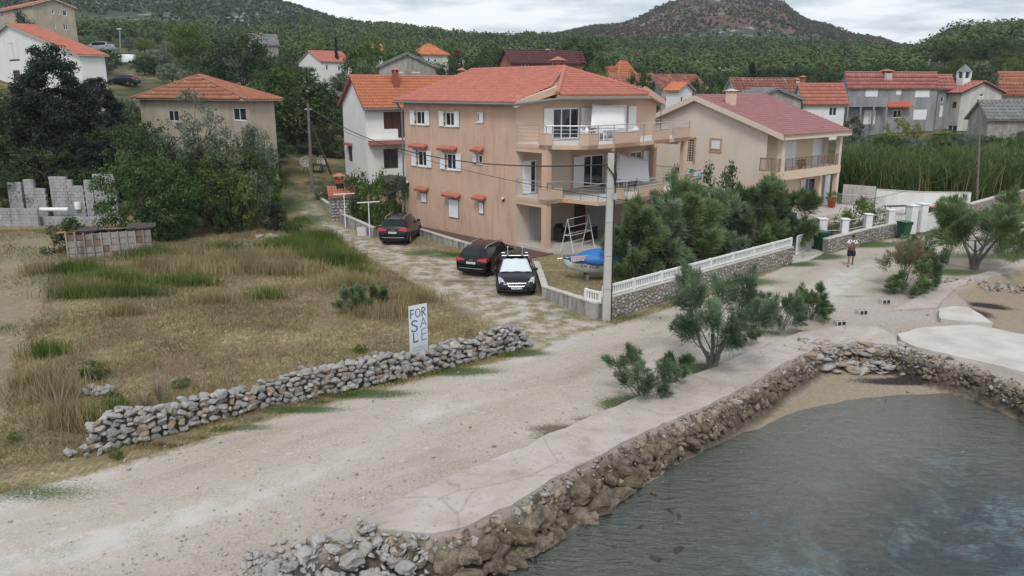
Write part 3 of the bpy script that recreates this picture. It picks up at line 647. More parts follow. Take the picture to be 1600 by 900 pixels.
def gable_house(name, px, Y, eave_y, pxR, pxL, ridge='x', apex=None, phi=30., wall=W_WHITE, roof=T_RED, label='', cat='house', group=None, wins=(), ov=.35, tw=.5, tl=.5, chim=(), base_drop=1.0, hip=False, rise=None, depth=None, frame=P_WHITE, verge=None, seg=4):
    """house whose near corner stands at bearing px, distance Y; F = wall to the right (y=0), L = wall to the left (x=0)"""
    x = (px - 800) / FPX
    p = atY(px, eave_y, Y); zb = zt(p.x, p.y); zb = min(zb, p.z - 2.6) - base_drop
    fr = Frame((p.x, p.y, zb), phi); h = p.z - zb
    W = fr.pix(pxR, eave_y, 1, 0)[0]; D = fr.pix(pxL, eave_y, 0, 0)[1] if depth is None else depth
    W = max(1.5, min(W, 40)); D = max(1.5, min(D, 40))
    root = empty(name, fr.o, R(phi), label, cat, group)
    if rise is None:
        if ridge == 'x': q = fr.pix(apex[0], apex[1], 0, 0) if not hip else fr.pix(apex[0], apex[1], 1, D / 2); rise = q[2] - h
        else: q = fr.pix(apex[0], apex[1], 1, 0) if not hip else fr.pix(apex[0], apex[1], 0, W / 2); rise = q[2] - h
        rise = max(.8, min(rise, 5.))
    F_ = Wall((0, 0, 0), (1, 0), (0, -1)); L_ = Wall((0, 0, 0), (0, 1), (-1, 0)); R_ = Wall((W, 0, 0), (0, 1), (1, 0)); B_ = Wall((0, D, 0), (1, 0), (0, 1))
    hol = {'F': [], 'L': []}; todo = []
    for wd in wins:
        face, x0, y0, x1, y1 = wd[:5]; st = wd[5] if len(wd) > 5 else 'dark'
        a = fr.pix(x0, y0, 1 if face == 'F' else 0, 0); b = fr.pix(x1, y1, 1 if face == 'F' else 0, 0)
        ax = 0 if face == 'F' else 1; u0, u1 = sorted((a[ax], b[ax])); z1, z0 = max(a[2], b[2]), min(a[2], b[2])
        lim = W if face == 'F' else D
        if u1 > lim - .05: u1 = lim - .05
        if u0 < .05: u0 = .05
        if u1 - u0 < .15: continue
        hol[face].append((u0, u1, z0, z1)); todo.append((face, u0, u1, z0, z1, st))
    mb = MB(); wall_panel(mb, F_, 0, W, 0, h, hol['F']); wall_panel(mb, L_, 0, D, 0, h, hol['L']); wall_panel(mb, R_, 0, D, 0, h); wall_panel(mb, B_, 0, W, 0, h)
    if not hip:
        if ridge == 'x':
            for xx in (0, W): mb.poly([(xx, 0, h), (xx, D, h), (xx, D / 2, h + rise)])
        else:
            for yy in (0, D): mb.poly([(0, yy, h), (W, yy, h), (W / 2, yy, h + rise)])
    mb.build('wall', wall, root, fix=False)
    for (face, u0, u1, z0, z1, st) in todo:
        wl = F_ if face == 'F' else L_
        if st in ('white', 'brown'):
            m = P_WHITE if st == 'white' else P_BROWN
            w_ = window(root, wl, u0, u1, z0, z1, m, M_GLASS, 1, .10, .08)
            shutter(wl, u0 + .02, (u0 + u1) / 2 - .005, z0 + .02, z1 - .02, -.045, m, w_, True); shutter(wl, (u0 + u1) / 2 + .005, u1 - .02, z0 + .02, z1 - .02, -.045, m, w_, True)
        else:
            window(root, wl, u0, u1, z0, z1, frame if st != 'dark' else P_BROWN if frame is None else frame, M_GLASS, 1 if u1 - u0 > .7 else 0, .10, .08)
    rf = MB(); arr = newarr(); caps = MB(); th = .12
    if hip:
        if ridge == 'x':
            k = min(D / 2, W * .45); a, b, c, d = (-ov, -ov, h), (W + ov, -ov, h), (W + ov, D + ov, h), (-ov, D + ov, h); e, f = (k, D / 2, h + rise), (W - k, D / 2, h + rise)
            pl = [[a, b, f, e], [d, a, e], [b, c, f], [c, d, e, f]]; cp = [(e, f), (a, e), (d, e), (b, f), (c, f)]
        else:
            k = min(W / 2, D * .45); a, b, c, d = (-ov, -ov, h), (W + ov, -ov, h), (W + ov, D + ov, h), (-ov, D + ov, h); e, f = (W / 2, k, h + rise), (W / 2, D - k, h + rise)
            pl = [[a, b, e], [d, a, e, f], [b, c, f, e], [c, d, f]]; cp = [(e, f), (a, e), (b, e), (d, f), (c, f)]
    elif ridge == 'x':
        sl = rise / (D / 2); r0 = h - sl * ov
        pl = [[(-ov, -ov, r0), (W + ov, -ov, r0), (W + ov, D / 2, h + rise), (-ov, D / 2, h + rise)], [(W + ov, D + ov, r0), (-ov, D + ov, r0), (-ov, D / 2, h + rise), (W + ov, D / 2, h + rise)]]
        cp = [((-ov, D / 2, h + rise), (W + ov, D / 2, h + rise))]
    else:
        sl = rise / (W / 2); r0 = h - sl * ov
        pl = [[(-ov, D + ov, r0), (-ov, -ov, r0), (W / 2, -ov, h + rise), (W / 2, D + ov, h + rise)], [(W + ov, -ov, r0), (W + ov, D + ov, r0), (W / 2, D + ov, h + rise), (W / 2, -ov, h + rise)]]
        cp = [((W / 2, -ov, h + rise), (W / 2, D + ov, h + rise))]
    up = Vector((0, 0, th))
    for i, q in enumerate(pl):
        q = [Vector(z) + up for z in q]; solid_plane(rf, q, th)
        if i in (0, 1) or hip: roof_plane(arr, q, tw, tl, .05 * tw / .27, i, seg)
    rf.build('roof', verge or simple('eaves_board', (.30, .27, .25), .8), root)
    build_tiles(arr, roof, root)
    for a, b in cp: ridge_caps(caps, Vector(a) + up * 1.4, Vector(b) + up * 1.4, .11, .5)
    if caps.v:
        o = caps.build('ridge_tiles', roof, root); fattr(o.data, 'tv', np.random.default_rng(3).random(len(o.data.vertices))); o['kind'] = 'stuff'
    for (cx, cy, top, sz, cm) in chim: chimney(root, fr, cx, cy, top, sz, cm, W, D, h, rise, ridge)
    return root, fr, W, D, h, rise
def chimney_at(root, x, y, z0, z1, s=.45, m=None, cap=T_RED, tall=.5):
    mb = MB(); mb.bbox(x - s / 2, x + s / 2, y - s / 2, y + s / 2, z0, z1 - tall, .01)
    c = mb.build('chimney', m, root)
    g = MB(); k = s / 2
    for sx in (-1, 1):
        for sy in (-1, 1): g.box(x + sx * k * .72 - .05, x + sx * k * .72 + .05, y + sy * k * .72 - .05, y + sy * k * .72 + .05, z1 - tall, z1 - tall * .45)
    g.build('chimney_posts', m, c)
    g = MB(); e = k * 1.45
    g.add([(x - e, y - e, z1 - tall * .45), (x + e, y - e, z1 - tall * .45), (x + e, y + e, z1 - tall * .45), (x - e, y + e, z1 - tall * .45), (x - e * .2, y, z1), (x + e * .2, y, z1)],
          [(0, 1, 5, 4), (1, 2, 5), (2, 3, 4, 5), (3, 0, 4), (3, 2, 1, 0)])
    o = g.build('chimney_hood', cap, c); 
    if cap.name.startswith(('clay', 'cement')): fattr(o.data, 'tv', [.5] * len(o.data.vertices))
    return c
def chimney(root, fr, px, py, top, sz, m, W, D, h, rise, ridge):
    """chimney on the roof seen at bearing px, with its top at row `top`"""
    ax = 1 if ridge == 'x' else 0; val = (D if ridge == 'x' else W) * py
    q = fr.pix(px, top, ax, val); chimney_at(root, q[0], q[1], h + rise * .3, q[2], sz, m)

# ================= the tan apartment house =================
A0 = at(806, 386, 0); HF = Frame(A0, 41.8)
H = empty('apartment_house', A0, R(41.8), 'three storey tan apartment house with red tiled roof and wrap around balconies', 'apartment house')
WF = 13.4; DL = 11.85; Z1, Z2, ZE = 3.22, 6.42, 8.62
FW = Wall((0, 0, 0), (1, 0), (0, -1)); LW = Wall((0, 0, 0), (0, 1), (-1, 0)); RW = Wall((WF, 0, 0), (0, 1), (1, 0)); BW = Wall((0, DL, 0), (1, 0), (0, 1))
def LQ(x0, y0, x1, y1):
    a = HF.pix(x0, y0, 0, 0); b = HF.pix(x1, y1, 0, 0); return (min(a[1], b[1]), max(a[1], b[1]), min(a[2], b[2]), max(a[2], b[2]))
sideL = []   # (u0,u1,z0,z1) openings on the left facade
W_UP = [(9.25, 10.35, 7.2, 8.12), (5.95, 7.0, 7.2, 8.12)]; W_MID = [(9.15, 10.3, 4.35, 5.4), (5.85, 6.95, 4.35, 5.4)]
SM_UP = (3.15, 3.72, 7.55, 8.15); SM_MID = (3.2, 3.62, 4.95, 5.5)
W_LO = [(9.35, 9.95, 1.85, 2.45), (5.72, 6.72, 1.15, 2.35), (3.1, 3.5, 1.75, 2.45)]
holesL = W_UP + W_MID + [SM_UP, SM_MID]
holesF = [(.60, 1.73, Z1, 5.3), (5.55, 8.0, Z1, 5.35), (3.1, 5.5, Z2, 8.42), (10.73, 12.0, Z1 + .9, 5.35), (1.15, 1.76, .3, 2.5), (5.2, 6.3, .3, 2.5)]
mb = MB(); wall_panel(mb, LW, 0, DL, -.3, ZE, holesL, .12); mb.quad((0, 0, ZE), (0, DL, ZE), (0, DL, ZE + .25), (0, 0, ZE + .25))
mb.poly([(0, DL, ZE), (6.7, DL, 10.75), (WF, DL, ZE)]); wall_panel(mb, RW, 0, DL, -.3, ZE + .1); wall_panel(mb, BW, 0, WF, -.3, ZE); mb.build('wall', W_TAN, H, fix=False)
mb = MB(); wall_panel(mb, FW, 0, WF, 2.95, ZE + .6, holesF, .12); mb.build('front_wall', W_TAN2, H, fix=False)
mb = MB(); wall_panel(mb, FW, 0, WF, -.3, 2.95, holesF[4:], .12); mb.build('ground_floor_wall', W_PALE, H, fix=False)
for a_, b_ in ((.03, .57), (2.0, 4.7)):
    mb = MB(); wbox(mb, FW, a_, b_, Z1, 5.9, .004, .03); mb.build('loggia_wall', W_PALE, H)
def casement(wl, u0, u1, z0, z1, par=H, sw=None, hood=False, both=True):
    w_ = window(par, wl, u0, u1, z0, z1, P_WHITE, M_GLASS, 1, .08, .07, sill=P_WHITE)
    s = sw or (u1 - u0) * .48
    shutter(wl, u1 + .12, u1 + .12 + s, z0 - .03, z1 + .03, .05, P_WHITE, w_)      # folded back, far side
    if both: shutter(wl, u0 - s * .96, u0 + .02, z0 - .03, z1 + .03, .05, P_WHITE, w_)
    for zz in (z0 + .2, z1 - .2):
        g = MB(); wbox(g, wl, u1 + .0, u1 + .14, zz - .03, zz + .03, .03, .09); g.build('hinge', P_DARK, w_)
    return w_
def hood(wl, u0, u1, z, par=H, out_=.42):
    """little sloping tiled hood over an opening"""
    n = max(2, int((u1 - u0) / .2)); tw = (u1 - u0) / n; hb = MB()
    sl = .16
    b = MB(); b.add([wl.P(u0, z, 0.), wl.P(u1, z, 0.), wl.P(u1, z - sl, out_), wl.P(u0, z - sl, out_), wl.P(u0, z - .05, 0.), wl.P(u1, z - .05, 0.), wl.P(u1, z - sl - .03, out_), wl.P(u0, z - sl - .03, out_)],
                      [(0, 1, 2, 3), (7, 6, 5, 4), (0, 3, 7, 4), (1, 5, 6, 2), (3, 2, 6, 7), (0, 4, 5, 1)])
    hd = b.build('window_hood', T_RED, par); fattr(hd.data, 'tv', [.5] * 8)
    tm = None
    for i in range(n):
        u = u0 + (i + .5) * tw; g = MB(); g.tube([wl.P(u, z + .03, -.0), wl.P(u, z - sl + .01, out_ + .04)], [tw * .40, tw * .46], 8)
        o = g.build('tile', T_RED, hd); fattr(o.data, 'tv', [random.random()] * len(o.data.vertices))
for (u0, u1, z0, z1) in W_UP: casement(LW, u0, u1, z0, z1)
for (u0, u1, z0, z1) in W_MID: casement(LW, u0, u1, z0, z1); hood(LW, u0 - .1, u1 + .55, z1 + .42)
w_ = window(H, LW, *SM_UP, P_WHITE, M_GLASS, 0, .08, .07, sill=P_WHITE); shutter(LW, SM_UP[0] - .12, SM_UP[0] + .26, SM_UP[2], SM_UP[3], .04, P_WHITE, w_)
w_ = window(H, LW, *SM_MID, P_WHITE, M_GLASS, 0, .08, .07, sill=P_WHITE); shutter(LW, SM_MID[1] + .1, SM_MID[1] + .5, SM_MID[2], SM_MID[3] + .02, .05, P_WHITE, w_); hood(LW, 3.0, 3.95, 5.92)
for i, (u0, u1, z0, z1) in enumerate(W_LO):
    f = window(H, LW, u0 - .05, u1 + .05, z0 - .05, z1 + .05, P_GUTTER, M_GLASS, 0, -.005, .05); shutter(LW, u0, u1, z0, z1, .03, P_WHITE, f); hood(LW, u0 - .28, u1 + .35, z1 + .40)
for (yy, zz) in ((1.1, 2.85), (11.5, 3.0)):
    g = MB(); wbox(g, LW, yy - .05, yy + .05, zz - .1, zz + .05, 0, .12); l_ = g.build('wall_lamp', P_DARK, H); g = MB(); g.T = None; c = LW.P(yy, zz + .1, .14); g.lathe([(.02, -.1), (.09, -.06), (.11, .02), (.05, .1)], 10, c); g.build('lamp_glass', simple('lamp_glass', (.7, .6, .45), .3), l_)
# roof
ov = .45; r0 = ZE + .05; sl = .335
def zl(x): return r0 + (x + ov) * (10.85 - r0) / (6.7 + ov)
eL = zl(-ov); AP = Vector((6.7, 2.6, 10.85)); RG = Vector((6.7, DL + .6, 10.85))
QL = Vector((2.4, -.45, zl(2.4))); QR = Vector((11.0, -.45, zl(2.4)))
planes = [[(-ov, DL + .6, eL), (-ov, -.35, eL), QL, AP, RG],
          [(2.25, -1.25, 9.08), (11.1, -1.25, 9.08), AP],
          [(WF + ov, -.35, eL), (WF + ov, DL + .6, eL), RG, AP, QR]]
rf = MB(); arr = newarr(); up = Vector((0, 0, .12))
for i, q in enumerate(planes):
    q = [Vector(z) + up for z in q]; solid_plane(rf, q, .14); roof_plane(arr, q, .235, .36, .05, i, 6)
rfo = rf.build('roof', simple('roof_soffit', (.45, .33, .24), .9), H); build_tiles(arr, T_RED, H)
caps = MB()
for a, b in ((RG, AP), (AP, Vector((2.3, -1.2, 9.2))), (AP, Vector((11.05, -1.2, 9.2)))): ridge_caps(caps, a + up * 1.3, b + up * 1.3, .13, .38)
o = caps.build('ridge_tiles', T_RED, H); fattr(o.data, 'tv', np.random.default_rng(3).random(len(o.data.vertices))); o['kind'] = 'stuff'
# raked fascias at the clipped corners
g = MB()
for (a, b) in (((-ov, -.42, eL), QL + Vector((.1, -.6, .05))), ((WF + ov, -.42, eL), QR + Vector((-.1, -.6, .05)))):
    a = Vector(a); g.add([a + Vector((0, 0, -.18)), b + Vector((0, 0, -.28)), b + Vector((0, 0, .16)), a + Vector((0, 0, .16)), a + Vector((0, .25, -.18)), b + Vector((0, .25, -.28)), b + Vector((0, .25, .16)), a + Vector((0, .25, .16))],
                      [(0, 1, 2, 3), (4, 7, 6, 5), (0, 4, 5, 1), (3, 2, 6, 7), (0, 3, 7, 4), (1, 5, 6, 2)])
g.poly([tuple(QL), tuple(AP - Vector((0, 0, .05))), (2.25, -1.25, 9.0)]); g.poly([tuple(QR), tuple(AP - Vector((0, 0, .05))), (11.1, -1.25, 9.0)])
g.build('fascia', W_TAN2, H)
g = MB(); g.quad((2.3, -1.2, 9.06), (11.1, -1.2, 9.06), (13.4, 0.05, 8.9), (0, .05, 8.9)); g.build('soffit', simple('soffit_tan', (.48, .33, .22), .9), H)  # underside of the front eave in one even tan
# gutters and downpipe
g = MB(); g.tube([(-ov - .05, DL + .6, eL + .02), (-ov - .05, -.4, eL + .02), (2.2, -1.32, 8.98), (11.1, -1.32, 8.98)], .075, 8); g.build('gutter', P_GUTTER, H)
g = MB(); g.tube([(-ov, DL + .25, eL), (-.12, DL + .1, eL - .55), (-.12, DL + .1, 0)], .065, 8); g.build('downpipe', P_GUTTER, H)
for (px, top) in ((882, 88),):
    q = HF.pix(px, top, 0, 7.0); chimney_at(H, q[0], q[1] + .6, 10.0, q[2], .62, W_BRICK, T_OLD, .55)
g = MB(); q = AP; 
g.add([(6.1, 3.2, 10.95), (6.7, 2.3, 10.98), (7.4, 2.6, 10.97), (6.9, 3.4, 11.08)], [(0, 1, 2, 3)]); g.build('flashing', P_METAL, H)

# balconies -----------------------------------------------------------
B2 = [(-.02, 0), (-.02, -2.6), (1.6, -4.5), (7, -4.2), (13.4, -3.0), (13.4, 0)]
B1 = [(-.02, 0), (-.02, -2.75), (1.35, -2.8), (1.75, -5.2), (4, -5.5), (10.8, -5.2), (12.4, -4.6), (13.3, -3.5), (13.7, -2.2), (13.4, 0)]
B0 = [(-.02, 0), (-.02, -2.9), (2.2, -5.2), (13.4, -5.0), (13.4, 0)]
def along(poly, z):
    pts = []; 
    for a, b in zip(poly, poly[1:]):
        n = max(2, int(math.dist(a, b) / .04))
        for k in range(n): pts.append((a[0] + (b[0] - a[0]) * k / n, a[1] + (b[1] - a[1]) * k / n))
    pts.append(poly[-1]); return pts
def span(poly, p0, p1, z, closed_end=None):
    """piece of the balcony outline between bearings p0 and p1"""
    pts = along(poly, z); sel = []
    for p in pts[:-1]:
        if p0 <= topix(HF.wld((p[0], p[1], z)))[0] <= p1: sel.append(p)
        elif sel: break
    if not sel: return None
    out = [sel[0]]
    for q in poly:
        if q in sel[1:-1]: out.append(q)
    out.append(sel[-1])
    o2 = [out[0]]
    for q in out[1:]:
        if math.dist(q, o2[-1]) > .05: o2.append(q)
    return o2
def offset_in(p, c, d):
    v = Vector((c[0] - p[0], c[1] - p[1])); v.normalize(); return (p[0] + v.x * d, p[1] + v.y * d)
def parapet(mb, pts, z0, z1, th=.16):
    for a, b in zip(pts, pts[1:]):
        d = Vector((b[0] - a[0], b[1] - a[1])).normalized(); n = Vector((-d.y, d.x))
        if n.dot(Vector((6 - a[0], 0 - a[1]))) < 0: n = -n
        mb.prism([a, b, (b[0] + n.x * th, b[1] + n.y * th), (a[0] + n.x * th, a[1] + n.y * th)], z0, z1)
def railing(parent, pts, z0, z1, nbar=4, m=P_METAL, post=1.6, name='railing', r=.022):
    mb = MB(); d0 = .05
    P = [Vector((p[0], p[1], 0)) for p in pts]
    mb.tube([p + Vector((0, 0, z1)) for p in P], r * 1.3, 8)
    for k in range(nbar):
        z = z0 + (z1 - z0) * (k + 1) / (nbar + 1); mb.tube([p + Vector((0, 0, z)) for p in P], r * .45, 5)
    for a, b in zip(P, P[1:]):
        n = max(1, round((b - a).length / post))
        for k in range(n + 1): q = a.lerp(b, k / n); mb.tube([q + Vector((0, 0, z0)), q + Vector((0, 0, z1))], r, 6)
    return mb.build(name, m, parent)
def balcony(poly, zf, spans, top, ptop, floor_m):
    mb = MB(); mb.prism(poly, zf - .26, zf - .02); mb.T = None
    sl_ = mb.build('balcony', W_TAN2, H)
    g = MB(); inner = [offset_in(p, (6, 0), .05) for p in poly]; g.prism(inner, zf - .02, zf); g.build('balcony_floor', floor_m, sl_)
    for (k, p0, p1) in spans:
        s_ = span(poly, p0, p1, zf + .4)
        if not s_: continue
        if k == 'P':
            g = MB(); parapet(g, s_, zf - .255, zf + ptop); g.build('parapet', W_TAN2, sl_)
            g = MB(); parapet(g, [offset_in(q, (6, 0), -.02) for q in s_], zf + ptop, zf + ptop + .03, .20); g.build('coping', simple('coping', (.50, .42, .35), .8), sl_)
            if ptop < .8: railing(sl_, [offset_in(q, (6, 0), .08) for q in s_], zf + ptop, zf + top, 1)
        else:
            railing(sl_, [offset_in(q, (6, 0), .05) for q in s_], zf, zf + top, 4)
    i0 = max(range(len(poly)), key=lambda i: topix(HF.wld((*poly[i], zf)))[0]); side = poly[i0:]
    if len(side) > 1: railing(sl_, [offset_in(q, (6, 0), .05) for q in side], zf, zf + top, 4)
    return sl_
bal2 = balcony(B2, Z2, [('R', 795, 842), ('P', 842, 863), ('R', 863, 906), ('P', 906, 935), ('R', 935, 960), ('P', 960, 1001), ('R', 1001, 1022), ('P', 1022, 1047), ('R', 1047, 1054), ('P', 1054, 1085)], 1.08, .62, M_LIGHTFL)
bal1 = balcony(B1, Z1, [('R', 795, 841), ('P', 841, 879), ('R', 880, 957), ('P', 957, 975), ('R', 975, 998), ('P', 998, 1038), ('R', 1038, 1059), ('P', 1059, 1100)], 1.02, .60, M_LIGHTFL)
mb = MB(); mb.prism(B0, -.4, .22); mb.build('terrace', M_TILEFL, H)
for (x, y, z0, z1, s) in ((.22, -2.45, .2, Z2 - .25, .42), (13.0, -2.85, Z1, Z2 - .25, .38), (11.9, -3.1, .2, Z1 - .25, .4), (7., -4.6, .2, Z1 - .25, .38), (12.9, -.3, Z1, Z2 - .25, .35)):
    g = MB(); g.bbox(x - s / 2, x + s / 2, y - s / 2, y + s / 2, z0, z1, .015); g.build('pillar', W_TAN2, H)
for x in (4.0, 8.5, 12.):
    g = MB(); g.box(x - .14, x + .14, -4.3 if x < 12 else -3.2, 0, Z2 - .46, Z2 - .24); g.build('beam', W_TAN2, H)
g = MB(); g.box(.0, .42, -2.3, -.02, Z2 - .5, Z2 - .24); g.build('beam', W_TAN2, H)
g = MB(); g.box(.0, .42, -2.3, -.02, Z1 - .5, Z1 - .24); g.build('beam', W_TAN2, H)
# balcony doors with shutters
d2 = window(H, FW, 3.1, 5.5, Z2 + .03, 8.42, P_WHITE, M_GLASS, 2, .06, .09, name='balcony_door')
shutter(FW, 2.3, 3.12, Z2 + .05, 8.42, .03, P_WHITE, d2); shutter(FW, 5.62, 6.5, Z2 + .05, 8.40, .05, P_WHITE, d2); 
w3 = MB(); wbox(w3, FW, 7.6, 10.1, Z2 + .1, 8.55, .01, .05); w3 = w3.build('balcony_door', P_WHITE, H); shutter(FW, 10.3, 11.1, Z2 + .05, 8.45, .05, P_WHITE, w3)
d1 = window(H, FW, 5.55, 8.0, Z1 + .03, 5.35, P_WHITE, M_GLASS, 1, .06, .10, name='balcony_door'); shutter(FW, 5.0, 5.98, Z1 + .05, 5.3, .05, P_WHITE, d1); shutter(FW, 8.05, 8.85, Z1 + .05, 5.3, .05, P_WHITE, d1)
d0 = window(H, FW, .6, 1.73, Z1 + .03, 5.3, P_WHITE, M_GLASS, 0, .08, .08, name='balcony_door'); shutter(FW, .55, 1.22, Z1 + .05, 5.28, .02, P_WHITE, d0)
w4 = window(H, FW, 10.73, 12., Z1 + .9, 5.35, P_WHITE, M_GLASS, 1, .06, .08); shutter(FW, 12.08, 12.95, Z1 + .1, 5.35, .05, P_WHITE, w4)
g = MB(); wbox(g, FW, 1.15, 1.76, .3, 2.5, -.06, -.02); g.build('door', simple('grey_door', (.45, .50, .56), .5), H)
g = MB(); wbox(g, FW, 5.2, 6.3, .3, 2.5, -.06, -.02); g.build('door', P_BROWN, H)
g = MB(); wbox(g, FW, 6.6, 8.3, .3, 2.5, .01, .04); g.build('door', simple('grey_blue_door', (.42, .47, .52), .5), H)
# sun sails on the balconies
def sail(pts, name, label):
    P = [Vector(p) for p in pts]; n = 10; vs = []; fs = []
    for i in range(n + 1):
        for j in range(n + 1):
            u, v = i / n, j / n; p = P[0].lerp(P[1], u).lerp(P[3].lerp(P[2], u), v); sag = .10 * math.sin(math.pi * u) * math.sin(math.pi * v); vs.append(p + Vector((0, -sag, -sag * .5 + .02 * math.sin(u * 14))))
    for i in range(n):
        for j in range(n): a = i * (n + 1) + j; fs.append((a, a + 1, a + n + 2, a + n + 1))
    m = MB(); m.smooth = True; m.add([HF.wld(p) - HF.wld(P[0]) for p in vs], fs); o = m.build(name, simple('awning_cloth', (.74, .76, .78), .9, .03, 2.), None, HF.wld(P[0])); s = o.modifiers.new('t', 'SOLIDIFY'); s.thickness = .01
    return tag(o, label, 'awning')
def hp(px, py, yv): return HF.pix(px, py, 1, yv)
sail([hp(925, 163, -.6), hp(976, 166, -.6), hp(979, 202, -1.2), hp(923, 200, -1.2)], 'awning', 'white sun cloth hung across the top floor balcony')
sail([hp(964, 238, -.9), hp(1012, 250, -.9), hp(1015, 284, -2.), hp(962, 280, -2.)], 'awning', 'white sloping sun cloth over the middle floor balcony')
# ================= neighbouring buildings =================
# --- cream house with rose roof ---
C0 = at(1200, 337, .5); CF = Frame(C0, 41.8)
CH = empty('cream_house', C0, R(41.8), 'cream two storey house with rose tiled gable roof and corner loggia', 'house')
CW_, CD_ = 9.2, 13.2; cz = 5.9; crz = 8.45; cy0 = .5
cL = Wall((0, 0, 0), (0, 1), (-1, 0)); cF = Wall((0, 1.0, 0), (1, 0), (0, -1)); cF0 = Wall((0, 0, 0), (1, 0), (0, -1))
def cq(ax, val, *r): a = CF.pix(r[0], r[1], ax, val); b = CF.pix(r[2], r[3], ax, val); k = 1 if ax == 0 else 0; return (min(a[k], b[k]), max(a[k], b[k]), min(a[2], b[2]), max(a[2], b[2]))
gb = cq(0, 0, 1069, 217, 1083, 253); vent = cq(0, 0, 1112, 218, 1125, 233)
dA = cq(1, 1., 1226, 221, 1241, 266); dB = cq(1, 1., 1271, 217, 1288, 262); dG = cq(1, 1., 1252, 280, 1284, 322)
mb = MB(); wall_panel(mb, cL, cy0, CD_, -1, cz, [gb, vent], .12)
mb.poly([(0, cy0, cz), (0, CD_, cz), (0, 6.75, crz)]); mb.poly([(CW_, cy0, cz), (CW_, CD_, cz), (CW_, 6.75, crz)]); wall_panel(mb, Wall((CW_, 0, 0), (0, 1), (1, 0)), cy0, CD_, -1, cz); wall_panel(mb, Wall((0, CD_, 0), (1, 0), (0, 1)), 0, CW_, -1, cz)
mb.build('wall', W_CREAM, CH, fix=False)
mb = MB(); wall_panel(mb, cF, 0, CW_, -1, cz, [dA, dB, dG], .10); mb.build('front_wall', W_CREAM2, CH, fix=False)
f = window(CH, cL, *gb, W_CREAM, M_GLASS, 3, .08, .03, name='glass_block_window', bars=8)
g = MB()
for (a, b, c_, d_) in ((gb[0] - .18, gb[0], gb[2] - .1, gb[3] + .15), (gb[1], gb[1] + .15, gb[2] - .1, gb[3] + .15), (gb[0] - .18, gb[1] + .15, gb[3], gb[3] + .18)): wbox(g, cL, a, b, c_, d_, .002, .05)
g.build('surround', simple('surround_tan', (.45, .30, .21), .9), f)
f = window(CH, cL, *vent, P_WHITE, M_GLASS, 0, .06, .06, sill=simple('surround_tan', (.45, .30, .21))); shutter(cL, vent[0] + .02, vent[1] - .02, vent[2] + .02, vent[3] - .02, -.03, P_WHITE, f, True)
g = MB()
for (a, b, c_, d_) in ((vent[0] - .14, vent[0] - .003, vent[2] - .18, vent[3] + .12), (vent[1] + .003, vent[1] + .14, vent[2] - .18, vent[3] + .12), (vent[0] - .003, vent[1] + .003, vent[3] + .003, vent[3] + .12), (vent[0] - .2, vent[1] + .2, vent[2] - .28, vent[2] - .18)): wbox(g, cL, a, b, c_, d_, .002, .05)
g.build('surround', simple('surround_tan', (.45, .30, .21)), f)
f = window(CH, cF, *dA, P_WHITE, M_GLASS, 0, .06, .08, name='balcony_door'); shutter(cF, dA[0] + .02, dA[1] - .02, dA[2] + .02, dA[3] - .02, -.02, P_WHITE, f)
f = window(CH, cF, *dB, P_WHITE, M_GLASS, 1, .06, .08, name='balcony_door'); m_ = (dB[0] + dB[1]) / 2
shutter(cF, dB[0] + .02, m_ - .01, dB[2] + .02, dB[3] - .02, -.02, P_WHITE, f, True); shutter(cF, m_ + .01, dB[1] - .02, dB[2] + .02, dB[3] - .02, -.02, P_WHITE, f, True)
f = window(CH, cF, *dG, P_WHITE, M_GLASS, 2, .06, .08, name='terrace_door'); shutter(cF, dG[1] + .02, dG[1] + .85, dG[2], dG[3], .05, P_WHITE, f, True); shutter(cF, dG[0] - .1, dG[0] + .6, dG[2], dG[3], .04, P_WHITE, f)
sb = CF.pix(1238, 280, 1, -.6)[2]; st = CF.pix(1228, 268, 1, -.6)[2]
mb = MB(); mb.box(-.05, CW_ + .1, -.65, 1.0, sb, st); b_ = mb.build('balcony', W_CREAM2, CH)
g = MB(); g.box(0, CW_, -.58, .98, st, st + .015); g.build('balcony_floor', M_LIGHTFL, b_)
rl = [(-.03, .95), (-.03, -.58), (.3, -.58)]
def bars(parent, pts, z0, z1, m, gap=.12, name='railing'):
    mb = MB(); P = [Vector((p[0], p[1], 0)) for p in pts]
    mb.tube([p + Vector((0, 0, z1)) for p in P], .025, 6); mb.tube([p + Vector((0, 0, z0 + .08)) for p in P], .014, 5)
    for a, b in zip(P, P[1:]):
        n = max(1, round((b - a).length / gap))
        for k in range(n + 1): q = a.lerp(b, k / n); rr = .02 if k % 8 == 0 else .008; mb.box(q.x - rr, q.x + rr, q.y - rr, q.y + rr, z0, z1)
    return mb.build(name, m, parent)
bars(b_, rl, st, st + .95, M_RAIL_BR); bars(b_, [(.9, -.58), (CW_ - .3, -.58)], st, st + .9, M_RAIL_BR)
for (x, s) in ((.45, .42), (CW_ - .1, .36)):
    g = MB(); g.bbox(x - s / 2, x + s / 2, -.62, -.62 + s, -1, sb, .02); g.build('pillar', W_PALE, CH); g = MB(); g.bbox(x - s / 2, x + s / 2, -.62, -.62 + s, st, cz - .15, .02); g.build('pillar', W_PALE, CH)
g = MB(); g.bbox(7.0, 7.4, -.2, .25, -1, sb, .02); g.build('pillar', W_CREAM2, CH)
rf = MB(); arr = newarr(); s_ = (crz - cz) / (6.75 + .6); up = Vector((0, 0, .1)); yo, yb, xo = -1.0, CD_ + .5, .45
ze = cz - s_ * .4
pl = [[(-xo, yo, ze), (CW_ + .7, yo, ze), (CW_ + .7, 6.75, crz), (-xo, 6.75, crz)], [(CW_ + .7, yb, ze), (-xo, yb, ze), (-xo, 6.75, crz), (CW_ + .7, 6.75, crz)]]
